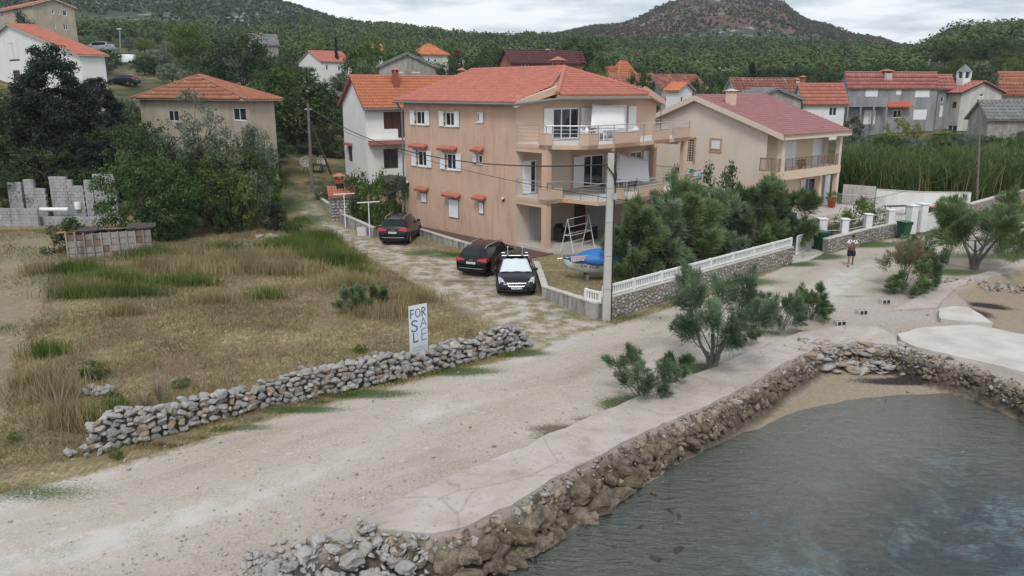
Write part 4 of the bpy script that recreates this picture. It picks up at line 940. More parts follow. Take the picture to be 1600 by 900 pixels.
for i, q in enumerate(pl): q = [Vector(z) + up for z in q]; solid_plane(rf, q, .16); roof_plane(arr, q, .26, .38, .045, i, 6)
rf.build('roof', W_CREAM2, CH); build_tiles(arr, T_PINK, CH)
caps = MB(); ridge_caps(caps, (-xo, 6.75, crz + .14), (CW_ + .7, 6.75, crz + .14), .12, .4); o = caps.build('ridge_tiles', T_PINK, CH); fattr(o.data, 'tv', [.3] * len(o.data.vertices)); o['kind'] = 'stuff'
g = MB()
for (a, b) in (((-xo - .05, yo, ze), (-xo - .05, 6.75, crz)), ((-xo - .05, yb, ze), (-xo - .05, 6.75, crz))):
    a = Vector(a); b = Vector(b); d = Vector((.3, 0, 0)); u1 = Vector((0, 0, .16)); u0 = Vector((0, 0, -.22)); g.add([a + u0, b + u0, b + u1, a + u1, a + u0 + d, b + u0 + d, b + u1 + d, a + u1 + d], [(0, 1, 2, 3), (4, 7, 6, 5), (0, 4, 5, 1), (3, 2, 6, 7), (0, 3, 7, 4), (1, 5, 6, 2)])
g.build('verge', W_PALE, CH)
g = MB(); g.box(-xo, CW_ + .7, yo, yo + .25, ze - .22, ze + .05); g.build('eaves_beam', W_PALE, CH)
q = CF.pix(1143, 141, 1, 4.8); chimney_at(CH, q[0] , 4.8, 7.2, q[2] + .1, .6, W_CREAM2, W_PALE, .3)
mb = MB(); mb.box(-.3, CW_ + 1.2, -2.6, 1., -1.2, -.05); mb.build('terrace', M_TILEFL, CH)
# --- white house behind the apartment house ---
Pw = atY(570, 163, 70); zg = 2.1; WHF = Frame((Pw.x, Pw.y, zg), 30)
WH = empty('white_house', WHF.o, R(30), 'white two storey house with orange tiled roof joined behind the tan apartment house', 'house')
hw = Pw.z - zg; dpt = WHF.pix(535, 163, 0, 0)[1]; ap = WHF.pix(547, 121, 0, -.3)
def wq(ax, *r): a = WHF.pix(r[0], r[1], ax, 0); b = WHF.pix(r[2], r[3], ax, 0); k = 1 if ax == 0 else 0; return (min(a[k], b[k]), max(a[k], b[k]), min(a[2], b[2]), max(a[2], b[2]))
lg = wq(1, 599, 175, 640, 216); dg = wq(1, 599, 233, 623, 263); sw_ = wq(0, 544, 227, 551, 253)
wL = Wall((0, 0, 0), (0, 1), (-1, 0)); wF = Wall((0, 0, 0), (1, 0), (0, -1)); WWd = 14.
mb = MB(); wall_panel(mb, wF, 0, WWd, -1.5, hw, [lg, dg], .35); wall_panel(mb, wL, 0, dpt, -1.5, hw, [sw_], .15); wall_panel(mb, Wall((WWd, 0, 0), (0, 1), (1, 0)), 0, dpt, -1.5, hw); wall_panel(mb, Wall((0, dpt, 0), (1, 0), (0, 1)), 0, WWd, -1.5, hw)
for x in (0, WWd): mb.poly([(x, 0, hw), (x, dpt, hw), (x, ap[1], ap[2])])
mb.build('wall', W_WHITE, WH, fix=False)
f = window(WH, wF, lg[0], lg[1], lg[2], lg[3], P_BROWN, M_GLASS, 2, .30, .1, name='veranda'); 
for k in range(3): shutter(wF, lg[0] + .1 + k * (lg[1] - lg[0]) / 3, lg[0] + (k + 1) * (lg[1] - lg[0]) / 3, lg[2] + .1, lg[3] - .1, -.24, P_BROWN, f, True)
pr = wq(1, 599, 200, 622, 216); g = MB(); wbox(g, wF, pr[0], pr[1], pr[2] - .05, pr[3] - .1, -.12, .03); g.build('veranda_parapet', W_WHITE, WH)
f = window(WH, wF, *dg, P_BROWN, M_GLASS, 1, .2, .1, name='door')
f = window(WH, wL, *sw_, P_BROWN, M_GLASS, 0, .1, .08)
ld = wq(1, 575, 218, 630, 224)
g = MB(); wbox(g, wF, ld[0], ld[1] + 1, ld[2], ld[3] - .08, .002, .9); l_ = g.build('ledge', simple('pinkish_canopy', (.42, .14, .12), .8), WH); g = MB(); wbox(g, wF, ld[0], ld[1] + 1, ld[3] - .08, ld[3] + .06, .002, .93); g.build('ledge_top', W_WHITE, l_)
g = MB(); wbox(g, wL, sw_[0] - .2, sw_[1] + .2, sw_[3] + .05, sw_[3] + .25, .0, .4); g.build('window_hood', simple('pinkish_canopy', (.42, .14, .12)), WH)
slf = (ap[2] - hw) / ap[1]; ov = .5
rf = MB(); arr = newarr(); up = Vector((0, 0, .1))
pl = [[(-.35, -ov, hw - slf * ov), (WWd, -ov, hw - slf * ov), (WWd, ap[1], ap[2]), (-.35, ap[1], ap[2])], [(WWd, dpt + .4, hw - .2), (-.35, dpt + .4, hw - .2), (-.35, ap[1], ap[2]), (WWd, ap[1], ap[2])]]
for i, q in enumerate(pl): q = [Vector(z) + up for z in q]; solid_plane(rf, q, .15); roof_plane(arr, q, .25, .38, .05, i, 6)
rf.build('roof', simple('verge_red', (.33, .10, .08), .8), WH); build_tiles(arr, T_ORANGE, WH)
caps = MB(); ridge_caps(caps, (-.35, ap[1], ap[2] + .14), (WWd, ap[1], ap[2] + .14), .12, .4); o = caps.build('ridge_tiles', T_ORANGE, WH); fattr(o.data, 'tv', [.3] * len(o.data.vertices)); o['kind'] = 'stuff'
g = MB(); g.tube([(-.35, -ov - .05, hw - slf * ov), (WWd, -ov - .05, hw - slf * ov)], .08, 8); g.build('gutter', P_GUTTER, WH)
for (px, top, yy) in ((617, 105, ap[1] * .62), (721, 106, ap[1])):
    q = WHF.pix(px, top, 1, yy); c_ = chimney_at(WH, q[0], yy, hw + 1.0, q[2], .5, simple('chimney_brick', (.30, .085, .05), .9, .2, 6.), T_RED, .5)

# --- the village behind ---
gable_house('house', 124, 95, 86, 163, -140, 'x', apex=(15, 39), phi=50, wall=W_WHITE, roof=T_RED, verge=W_OLDW, tw=.3, tl=.42, ov=.4,
    label='pale house with red roof and brown railed balcony behind the big dark cypress', wins=[('L', 11, 68, 31, 95, 'brown'), ('L', 20, 110, 33, 127, 'brown')])
gable_house('stone_house', 50, 132, 8, 115, -70, 'y', apex=(80, -1), phi=48, wall=W_SAND, roof=T_RED, verge=W_OLDW, label='grey stone house with white windows at the top left corner', tw=.4,
    wins=[('F', 80, 14, 85, 22, 'lite'), ('F', 90, 16, 94, 23, 'lite'), ('F', 97, 16, 105, 25, 'lite'), ('F', 84, 37, 88, 45, 'lite'), ('F', 98, 37, 107, 47, 'lite'), ('L', 0, 13, 6, 28, 'lite'), ('L', 20, 12, 27, 26, 'lite')])
hh = gable_house('hip_roofed_house', 388, 66, 158, 428, 218, 'x', hip=True, rise=2.0, phi=50, wall=W_SAND, roof=T_OLD, tw=.3, tl=.4, label='sandy walled house with a faded orange hipped roof among the trees', ov=.5,
    wins=[('L', 363, 168, 385, 189, 'lite'), ('L', 262, 172, 280, 190, 'lite')], chim=())
gable_house('small_white_house', 502, 135, 97, 552, 466, 'x', apex=(482, 81), phi=42, wall=W_WHITE, roof=T_RED, label='small white house with red roof and three narrow windows', ov=.2,
    wins=[('F', 509, 101, 513, 110), ('F', 528, 102, 532, 111), ('F', 541, 103, 545, 112), ('L', 474, 85, 478, 90)])
gable_house('stone_barn', 592, 104, 105, 681, 586, 'y', apex=(636, 85), phi=5, depth=10, wall=W_STONE, roof=T_GREY, label='old grey stone gable house behind the orange roof', verge=W_STONE,
    wins=[('F', 631, 91, 640, 104), ('F', 621, 111, 630, 114), ('F', 644, 111, 656, 114)])
gable_house('orange_roofed_house', 655, 168, 86, 700, 640, 'x', hip=True, rise=2.2, phi=25, wall=W_OLDW, roof=T_BRIGHT, label='white house with bright orange hipped roof beyond the stone gable', wins=[('F', 660, 91, 664, 97), ('F', 668, 90, 672, 96), ('F', 678, 92, 682, 98)])
gable_house('grey_roofed_house', 392, 165, 69, 434, 386, 'x', apex=(389, 54), phi=25, wall=W_STONE, roof=T_GREY, label='grey stone roofed house with a red chimney up the slope', chim=((406, .5, 51, .7, W_BRICK),))
gable_house('brick_house', 800, 118, 97, 902, 781, 'x', apex=(793, 79), phi=24, wall=W_BRICK, roof=T_DARK, label='unplastered red brick house with dark maroon roof', verge=P_BROWN,
    wins=[('F', 815, 99, 826, 112, 'lite'), ('F', 850, 103, 861, 112, 'lite')], chim=((855, .5, 76, .6, W_OLDW),))
gable_house('wing_house', 893, 128, 95, 911, 885, 'x', apex=(889, 83), phi=24, wall=W_BRICK, roof=T_DARK, label='small porch wing under a maroon roof beside the brick house', verge=P_BROWN)
gable_house('long_roofed_house', 1034, 128, 137, 1103, 1000, 'x', apex=(1018, 118), phi=14, wall=W_STONE, roof=T_OLD2, label='long low house with patchy weathered red roof', wins=[('F', 1060, 142, 1064, 149)])
gable_house('low_roofed_house', 925, 132, 128, 1020, 920, 'x', apex=(922, 117), phi=6, wall=W_OLDW, roof=T_OLD, label='low house with a faded red roof left of the round bush', wins=[('F', 975, 128, 979, 133)])
gable_house('annex_house', 1061, 108, 141, 1082, 1041, 'y', apex=(1072, 131), phi=42, wall=W_WHITE, roof=T_BRIGHT, label='small white annex with bright orange roof', wins=[('F', 1064, 151, 1067, 159)])
gable_house('pyramid_roofed_house', 966, 150, 117, 991, 955, 'x', hip=True, rise=2.3, phi=30, wall=W_OLDW, roof=T_BRIGHT, label='house with an orange pyramid roof above the faded roof')
gable_house('pink_roofed_house', 950, 158, 112, 966, 945, 'x', apex=(948, 107), phi=20, wall=W_OLDW, roof=T_OLD, label='tiny pale house with dull roof beside the orange pyramid roof')
gable_house('weathered_house', 1150, 114, 141, 1252, 1134, 'x', apex=(1144, 124), phi=14, wall=W_OLDW, roof=T_OLD2, verge=W_OLDW, label='old house with mottled dark red roof above the rose roof', chim=((1246, .35, 122, .5, W_WHITE), (1255, .6, 118, .55, W_BRICK)))
gable_house('gabled_outbuilding', 1172, 98, 156, 1252, 1160, 'y', apex=(1212, 140), phi=8, depth=6, wall=W_STONE, roof=T_GREY, verge=W_STONE, label='brown stone gable just above the rose tiled roof')
gable_house('red_roofed_house', 1256, 100, 158, 1321, 1240, 'x', apex=(1244, 133), phi=10, wall=W_WHITE, roof=T_RED, label='white house with red roof and one dark window', wins=[('F', 1296, 167, 1307, 181)], tw=.35)
g_ = gable_house('grey_house', 1325, 103, 136, 1466, 1318, 'x', apex=(1321, 115), phi=8, wall=W_GREY, roof=T_ROSE2, ov=.15, label='long grey rendered house with pink roof, balcony and white shutters', tw=.4, verge=W_GREY,
    wins=[('F', 1353, 140, 1370, 163, 'white'), ('F', 1401, 137, 1408, 148, 'white'), ('F', 1431, 136, 1452, 152, 'white'), ('F', 1351, 172, 1367, 194, 'white'), ('F', 1428, 171, 1447, 187, 'white'), ('F', 1396, 172, 1408, 184)],
    chim=((1386, .5, 108, 1.0, W_OLDW),))
gr, gf = g_[0], g_[1]; a = gf.pix(1327, 151, 1, -1.); b = gf.pix(1386, 167, 1, -1.)
g = MB(); g.box(a[0], b[0], -1., -.01, b[2], b[2] + .15); bb = g.build('balcony', W_GREY, gr); g = MB(); g.box(a[0], b[0], -1., -.92, b[2] + .15, a[2]); g.build('parapet', W_GREY, bb)
for i in range(4):
    x = a[0] + (b[0] - a[0]) * i / 3; g = MB(); g.box(x - .1, x + .1, -1., -.8, b[2] - 3, b[2] - .003); g.build('pillar', W_GREY, gr)
a = gf.pix(1386, 159, 1, -.5); b = gf.pix(1424, 166, 1, -.5); g = MB(); g.add([(a[0], 0, a[2]), (b[0], 0, a[2]), (b[0], -.9, b[2]), (a[0], -.9, b[2]), (a[0], 0, a[2] - .12), (b[0], 0, a[2] - .12), (b[0], -.9, b[2] - .12), (a[0], -.9, b[2] - .12)], [(0, 1, 2, 3), (7, 6, 5, 4), (0, 3, 7, 4), (1, 5, 6, 2), (3, 2, 6, 7), (0, 4, 5, 1)]); g.build('canopy', simple('red_canopy', (.45, .10, .06)), gr)
gable_house('grey_side_house', 1468, 106, 134, 1488, 1464, 'x', apex=(1466, 119), phi=8, wall=W_GREY, roof=T_ROSE2, verge=W_GREY, label='narrow grey end house with an open stair beside the long grey house', wins=[('F', 1470, 151, 1474, 160), ('F', 1469, 165, 1472, 183, 'white')])
gable_house('white_gable_house', 1503, 104, 145, 1566, 1478, 'y', apex=(1538, 129), phi=14, wall=W_OLDW, roof=T_ROSE2, label='old white gable house with brown shuttered windows', verge=P_BROWN,
    wins=[('F', 1531, 146, 1537, 151), ('F', 1527, 159, 1536, 170, 'brown'), ('F', 1524, 184, 1533, 197, 'brown'), ('L', 1489, 159, 1494, 169, 'brown'), ('L', 1481, 195, 1498, 206)])
gable_house('end_roofed_house', 1567, 112, 143, 1660, 1560, 'x', apex=(1563, 128), phi=8, wall=W_SAND, roof=T_OLD, label='stone house with faded red roof at the right edge', wins=[('F', 1578, 147, 1582, 154)])
gable_house('upper_end_house', 1565, 132, 128, 1640, 1558, 'x', apex=(1562, 114), phi=8, wall=W_OLDW, roof=T_RED, label='higher house with red roof at the right edge')
gable_house('grey_shed', 1545, 90, 184, 1640, 1536, 'x', apex=(1555, 160), phi=4, depth=3.5, wall=W_STONE, roof=T_GREY, label='low stone outbuilding with grey roof at the right edge')
gable_house('hillside_house', 1184, 222, 116, 1212, 1180, 'x', apex=(1182, 109), phi=20, wall=W_WHITE, roof=T_RED, label='far white house with red roof on the wooded slope', wins=[('F', 1188, 118, 1191, 122), ('F', 1197, 118, 1200, 122)])
gable_house('distant_house', 1250, 290, 92, 1262, 1247, 'x', apex=(1249, 89), phi=20, wall=W_WHITE, roof=T_RED, label='tiny far white house high in the woods')
gable_house('behind_trees_house', 580, 190, 79, 598, 574, 'x', apex=(578, 70), phi=20, wall=W_OLDW, roof=T_BRIGHT, label='orange roofed house half hidden behind a leafy tree')
# belfry-like chimney turret
q = atY(1503, 142, 107); tz = atY(1503, 112, 103).z
r_ = empty('belfry', (q.x, q.y, q.z - 1.5), R(14), 'little white bell turret with pointed stone top beside the white gable', 'turret')
g = MB(); g.bbox(-.6, .6, -.6, .6, 0, 3.1, .04); g.build('shaft', W_WHITE, r_)
g = MB(); 
for sx in (-.5, .5):
    for sy in (-.5, .5): g.box(sx - .12, sx + .12, sy - .12, sy + .12, 3.1, 3.9)
g.build('arches', W_WHITE, r_)['kind'] = 'stuff'
g = MB(); g.add([(-.7, -.7, 3.9), (.7, -.7, 3.9), (.7, .7, 3.9), (-.7, .7, 3.9), (0, 0, 4.9)], [(0, 1, 4), (1, 2, 4), (2, 3, 4), (3, 0, 4), (3, 2, 1, 0)]); o = g.build('spire', T_GREY, r_); fattr(o.data, 'tv', [.5] * 5)
# ================= walls, street furniture, vehicles, people =================
def hit(px, py):
    """where the bearing meets the terrain"""
    d = ray(px, py); Y = 30.
    if d.z < 0:
        Y0 = -CAM_H / d.z * d.y; Y = 10.
    while Y < 1500:
        t = Y / d.y; x = d.x * t; z = CAM_H + d.z * t
        if z <= zt(x, Y): return Vector((x, Y, zt(x, Y)))
        Y += .25 if Y < 120 else 1.
    return atY(px, py, 300)
def grid(A, x, y):
    i = min(max(int(np.searchsorted(xs, x)) - 1, 0), nx - 2); j = min(max(int(np.searchsorted(ys, y)) - 1, 0), ny - 2)
    a = (x - xs[i]) / (xs[i + 1] - xs[i]); b = (y - ys[j]) / (ys[j + 1] - ys[j])
    return float((A[j, i] * (1 - a) + A[j, i + 1] * a) * (1 - b) + (A[j + 1, i] * (1 - a) + A[j + 1, i + 1] * a) * b)
def hz(x, y): return grid(GZ, x, y)
def hd_(x, y): return grid(GD, x, y)
# ---- rocks: a few shared angular shapes ----
def rock_mesh(seed, mat, flat=.75, n=18, name='rock'):
    r = random.Random(seed); bm = bmesh.new()
    for _ in range(n):
        v = Vector((r.gauss(0, 1), r.gauss(0, 1), r.gauss(0, 1))).normalized(); v *= r.uniform(.82, 1.05); bm.verts.new((v.x * .5, v.y * .5, v.z * .5 * flat))
    res = bmesh.ops.convex_hull(bm, input=bm.verts); bmesh.ops.delete(bm, geom=[g for g in res['geom_interior'] if isinstance(g, bmesh.types.BMVert)], context='VERTS')
    me = bpy.data.meshes.new(name); bm.to_mesh(me); bm.free(); me.materials.append(mat); return me
def rock_mat(name, c1, c2, c3, tint=.0):
    t = NT(name); oi = t.n('ShaderNodeObjectInfo'); a = t.noise(2.2, 6, .7); b = t.noise(9, 5, .7)
    c = t.mix(oi.outputs['Random'], c1, c2); c = t.mix(t.ramp(a, [(.42, 0.), (.62, .8)]), c, c3); c = t.mix(t.ramp(b, [(.5, 0.), (.72, .7)]), c, tuple(x * .45 for x in c1))
    t.col(c); t.set(Roughness=.95); t.bump(t.math('ADD', a, b), .8, .06); return t.m
M_RK = rock_mat('limestone', (.30, .29, .275), (.43, .42, .40), (.20, .19, .18)); M_RKW = rock_mat('white_limestone', (.50, .49, .475), (.38, .37, .355), (.34, .30, .26))
M_RKT = rock_mat('ochre_limestone', (.40, .30, .22), (.36, .28, .21), (.28, .24, .2)); M_RKS = rock_mat('shore_rock', (.16, .12, .075), (.25, .205, .155), (.055, .046, .034))
M_RKB = rock_mat('weedy_rock', (.14, .13, .08), (.20, .18, .12), (.06, .065, .035))
RK = {k: [rock_mesh(s * 7 + i, m, f) for i in range(9)] for s, (k, m, f) in enumerate((('g', M_RK, .72), ('w', M_RKW, .7), ('t', M_RKT, .7), ('s', M_RKS, .8), ('b', M_RKB, .6)))}
RKHI = {}
def rock_hi(k, m, f):
    L_ = []
    for i in range(6):
        r = random.Random(i * 31 + 5); bm = bmesh.new(); bmesh.ops.create_icosphere(bm, subdivisions=3, radius=.5); off = Vector((r.random() * 9, r.random() * 9, r.random() * 9))
        planes_ = [(Vector((r.gauss(0, 1), r.gauss(0, 1), r.gauss(0, 1))).normalized(), r.uniform(.30, .42)) for _ in range(9)]
        for v in bm.verts:
            for n_, d_ in planes_:
                q = v.co.dot(n_)
                if q > d_: v.co -= n_ * (q - d_) * .9
            v.co += v.co.normalized() * (mn.noise(v.co * 3 + off) * .14 + mn.noise(v.co * 9 + off) * .05); v.co.z *= f
        me = bpy.data.meshes.new('rock'); bm.to_mesh(me); bm.free(); me.materials.append(m); L_.append(me)
    return L_
RKHI['s'] = rock_hi('s', M_RKS, .85); RKHI['w'] = rock_hi('w', M_RKW, .72); RKHI['b'] = rock_hi('b', M_RKB, .6)
def put_rock(parent, k, p, sx, sy, sz, rot, name='stone', hi=False):
    me = random.choice((RKHI if hi else RK)[k]); o = put(name, me, parent); o.location = p; o.rotation_euler = rot; o.scale = (sx, sy, sz); return o
def join_rocks(name, lst, mats, parent=None, loc=(0, 0, 0)):
    """many small stones as one mesh: lst of (mesh, matrix, material index)"""
    Vs = []; Fs = []; Ms = []; b = 0
    for me, M, mi in lst:
        n = len(me.vertices); co = np.empty(n * 3, np.float32); me.vertices.foreach_get('co', co); co = co.reshape(-1, 3)
        A = np.array(M); Vs.append(co @ A[:3, :3].T + A[:3, 3]); fl = np.empty(len(me.polygons) * 3, np.int32); me.loops.foreach_get('vertex_index', fl); Fs.append(fl.reshape(-1, 3) + b); Ms.append(np.full(len(me.polygons), mi)); b += n
    me = np_mesh(name, np.concatenate(Vs), np.concatenate(Fs), mats); me.polygons.foreach_set('material_index', np.concatenate(Ms).astype(np.int32)); o = put(name, me, parent); o.location = loc; o['kind'] = 'stuff'; return o
def mat4(p, r, s): return Matrix.Translation(p) @ Matrix.Rotation(r[2], 4, 'Z') @ Matrix.Rotation(r[1], 4, 'Y') @ Matrix.Rotation(r[0], 4, 'X') @ Matrix.Diagonal((*s, 1))
# ---- dry stone wall along the road ----
base = [Vector(at(*p)) for p in ((148, 706), (230, 692), (300, 671), (400, 643), (520, 617), (640, 592), (740, 566), (828, 543))]
cum = [0]; 
for a, b in zip(base, base[1:]): cum.append(cum[-1] + (b - a).length)
def wpos(s):
    for i in range(len(cum) - 1):
        if s <= cum[i + 1] or i == len(cum) - 2: f = (s - cum[i]) / (cum[i + 1] - cum[i]); d = (base[i + 1] - base[i]).normalized(); return base[i].lerp(base[i + 1], f), d
rr = random.Random(11); wr = base[0].copy(); DW = empty('dry_stone_wall', wr, 0, 'long grey dry stone wall between the dry field and the gravel road', 'stone wall')
Lw = cum[-1]; items = []
def wall_h(s): return .80 + .10 * math.sin(s * .9 + 1) + .07 * math.sin(s * 2.3) - .25 * max(0, (s - Lw + 1.2)) / 1.2 - .3 * max(0, .8 - s)
z = 0.0; row = 0
while z < 1.0:
    hrow = rr.uniform(.14, .20) + .03 * (row == 0); s = rr.uniform(-.05, .1)
    while s < Lw:
        wd = rr.uniform(.13, .34) if rr.random() < .8 else rr.uniform(.3, .46); hh_ = wall_h(s)
        if z + hrow * .4 < hh_:
            p, d = wpos(min(max(s, 0), Lw)); nrm = Vector((-d.y, d.x, 0)); q = p + nrm * (.10 + z * .10 + rr.uniform(-.04, .05)) + Vector((0, 0, z + hrow * .5 + rr.uniform(-.03, .03)))
            q.z += rr.uniform(-.035, .035); items.append((q, math.atan2(d.y, d.x) + rr.uniform(-.5, .5), (wd * 1.25, rr.uniform(.24, .38), min(hrow * rr.uniform(1.6, 2.4), wd * 1.6)), 't' if rr.random() < .10 else ('w' if rr.random() < .5 else 'g'), 0))
        s += wd
    z += hrow * .92; row += 1
for off in (.34, .55):                       # cap and rear stones
    for k in range(4):
        s = 0
        while s < Lw:
            wd = rr.uniform(.18, .4); hh_ = wall_h(s) - k * .2 - .04; p, d = wpos(s); nrm = Vector((-d.y, d.x, 0))
            if hh_ > 0 and (k == 0 or off > .5): items.append((p + nrm * (off + rr.uniform(-.05, .05)) + Vector((0, 0, hh_ + rr.uniform(-.05, .05))), math.atan2(d.y, d.x) + rr.uniform(-.6, .6), (wd * 1.25, rr.uniform(.25, .36), rr.uniform(.2, .32)), 'w' if rr.random() < .5 else 'g', 1 if k else 0))
            s += wd
items.sort(key=lambda q: (q[4], -q[2][0] * q[2][2] / max(q[0].y, 1)))
rest = []
for i, (q, rz, sc, k, back) in enumerate(items):
    rot = (rr.uniform(-.4, .4), rr.uniform(-.5, .5), rz)
    if i < 300: put_rock(DW, k, q - wr, *sc, rot)
    else: rest.append((rr.choice(RK[k]), mat4(q - wr, rot, sc), {'g': 0, 'w': 1, 't': 2}[k]))
g = MB()
for i in range(40):
    s0, s1 = Lw * i / 40, Lw * (i + 1) / 40; (p, d), (p2, d2) = wpos(s0), wpos(s1); n1 = Vector((-d.y, d.x, 0)); n2 = Vector((-d2.y, d2.x, 0)); h1, h2 = wall_h(s0) - .12, wall_h(s1) - .12
    g.add([p + n1 * .16 - wr, p2 + n2 * .16 - wr, p2 + n2 * .5 - wr, p + n1 * .5 - wr] + [p + n1 * .2 + Vector((0, 0, h1)) - wr, p2 + n2 * .2 + Vector((0, 0, h2)) - wr, p2 + n2 * .46 + Vector((0, 0, h2)) - wr, p + n1 * .46 + Vector((0, 0, h1)) - wr],
          [(0, 1, 5, 4), (1, 2, 6, 5), (2, 3, 7, 6), (3, 0, 4, 7), (4, 5, 6, 7)])
g.build('rubble_core', simple('dark_infill', (.06, .05, .04), .95), DW)  # dark brown body behind the stones, visible through the gaps
join_rocks('small_stones', rest, [M_RK, M_RKW, M_RKT], DW)
for i, (px, py, s_) in enumerate(((122, 706, .35), (137, 716, .2), (150, 718, .22), (170, 654, .75))):
    pass
# ---- rubble and sea wall ----
SW = empty('sea_wall', at(800, 830, 0), 0, 'crumbling brown rock sea wall under the concrete quay', 'sea wall'); so = SW.location
coastpts = [Vector((*p, 0)) for p in COAST[2:23]]
def seg_pts(pl, step):
    out = []
    for a, b in zip(pl, pl[1:]):
        n = max(1, int((b - a).length / step)); d = (b - a).normalized()
        for k in range(n): out.append((a.lerp(b, k / n), d))
    return out
rr = random.Random(5); small = []; cnt = 0
for p, d in seg_pts(coastpts, .30):
    n = Vector((d.y, -d.x, 0)); px, _ = topix((p.x, p.y, 0))
    if px < 590: continue
    kz = 1 - .42 * min(max((p.x - 2.5) / 4, 0), 1)
    for k, (of, zz, sc) in enumerate(((.02, -.12, .28), (.25 * kz, -.42 * kz, .46 * kz), (.46 * kz, -.80 * kz, .58 * kz))):
        if px > 1230 and k == 2 and rr.random() < .6: continue
        s_ = sc * rr.choice((.5, .7, .9, 1.1, 1.5)) * (1 if px < 1230 else .75); q = p + n * (of + rr.uniform(-.1, .12)) + d * rr.uniform(-.12, .12); q.z = zz + rr.uniform(-.08, .08)
        kd = 's' if (k > 0 and px < 1250) else ('w' if rr.random() < .45 else 't')
        if k > 0 and px > 1250: kd = 'w' if px < 1380 and rr.random() < .6 else 's'
        if cnt < 295 and (k > 0 or rr.random() < .5): o = put_rock(SW, kd if kd in RKHI else kd, q - so, s_ * rr.uniform(1., 1.6), s_ * rr.uniform(.8, 1.1), s_ * rr.uniform(.7, 1.), (rr.uniform(-.5, .5), rr.uniform(-.5, .5), rr.uniform(0, 6)), hi=(kd in RKHI)); cnt += 1
        else: small.append((rr.choice(RK[kd]), mat4(q - so, (rr.random(), rr.random(), rr.random() * 6), (s_, s_, s_ * .8)), {'s': 0, 'w': 1, 't': 2, 'g': 3}[kd]))
    for _ in range(7):
        s_ = rr.uniform(.14, .36) * (.5 + .5 * kz); q = p + n * rr.uniform(.0, .70) * kz + d * rr.uniform(-.2, .2); q.z = -max(0, (q - p).dot(n)) * 1.3 - .05
        small.append((rr.choice(RK['s']), mat4(q - so, (rr.random() * 3, rr.random() * 3, rr.random() * 6), (s_ * 1.2, s_, s_ * .9)), 0 if rr.random() < .93 else 2 if px < 1240 else rr.choice((1, 2, 0))))
    for _ in range(11):
        s_ = rr.uniform(.03, .12); q = p + n * rr.uniform(-.3, .35) + d * rr.uniform(-.2, .2); q.z = -max(0, (q - p).dot(n)) * 1.3 + .04
        small.append((rr.choice(RK['g']), mat4(q - so, (rr.random(), rr.random(), rr.random() * 6), (s_ * 1.2, s_, s_ * .8)), rr.choice((0, 1, 2, 2))))
for px, py, rx, ry, n_ in ((1300, 558, 1.3, .25, 190), (1380, 562, 1.2, .25, 150), (1560, 450, 3., .7, 300), (1480, 572, 1.5, .2, 90)):
    c = at(px, py, -.3)
    for _ in range(int(n_ * .7)):
        q = Vector((c.x + rr.gauss(0, rx * .6), c.y + rr.gauss(0, ry * .6), 0)); q.z = hz(q.x, q.y) + .04; s_ = rr.uniform(.06, .26)
        small.append((rr.choice(RK['w']), mat4(q - so, (rr.random(), rr.random(), rr.random() * 6), (s_ * 1.4, s_, s_ * .7)), rr.choice((1, 1, 2, 0))))
for _ in range(70):
    px = rr.uniform(1250, 1410); py = rr.uniform(548, 570); c = at(px, py, -.3); s_ = rr.uniform(.25, .7); small.append((rr.choice(RK['w']), mat4(Vector((c.x, c.y, hz(c.x, c.y) + s_ * .1)) - so, (rr.uniform(-.4, .4), rr.uniform(-.4, .4), rr.random() * 6), (s_ * 1.3, s_, s_ * .45)), rr.choice((1, 1, 2))))
join_rocks('rubble_bits', small, [M_RKS, M_RKW, M_RKT, M_RK], SW)
RB = empty('rubble_heap', at(540, 880, 0), 0, 'heap of pale broken limestone blocks at the near end of the quay', 'rubble heap'); ro = RB.location
rr = random.Random(21)
big = [(500, 850, .55), (478, 872, .5), (452, 892, .45), (425, 900, .4), (530, 845, .5), (548, 862, .7), (515, 880, .5), (575, 833, .5), (560, 890, .7), (590, 868, .75), (605, 885, .6), (535, 900, .6), (480, 905, .5), (615, 855, .35), (570, 850, .4), (600, 905, .7), (640, 880, .7), (632, 860, .4), (500, 915, .6), (555, 920, .6), (620, 915, .6), (655, 905, .7), (440, 915, .4), (690, 895, .8), (720, 880, .7), (590, 845, .3), (520, 862, .3)]
for px, py, s_ in big:
    q = Vector(at(px, py, 0)); dd = hd_(q.x, q.y); q.z = .10 - max(dd, 0) * 1.1
    put_rock(RB, 'w' if px < 640 else 's', q - ro, s_ * rr.uniform(1., 1.4), s_ * .8, s_ * rr.uniform(.6, .85), (rr.uniform(-.5, .5), rr.uniform(-.5, .5), rr.uniform(0, 6)), hi=True)
lst = []
for _ in range(520):
    px = rr.uniform(380, 670); py = rr.gauss(880 - (px - 520) * .22, 22); q = Vector(at(px, py, 0)); s_ = rr.uniform(.05, .22); dd = hd_(q.x, q.y); q.z = .04 - max(dd, 0) * 1.05
    lst.append((rr.choice(RK['w']), mat4(q - ro, (rr.random(), rr.random(), rr.random() * 6), (s_ * 1.3, s_, s_ * .7)), rr.choice((0, 0, 1))))
join_rocks('stone_chips', lst, [M_RKW, M_RK], RB)
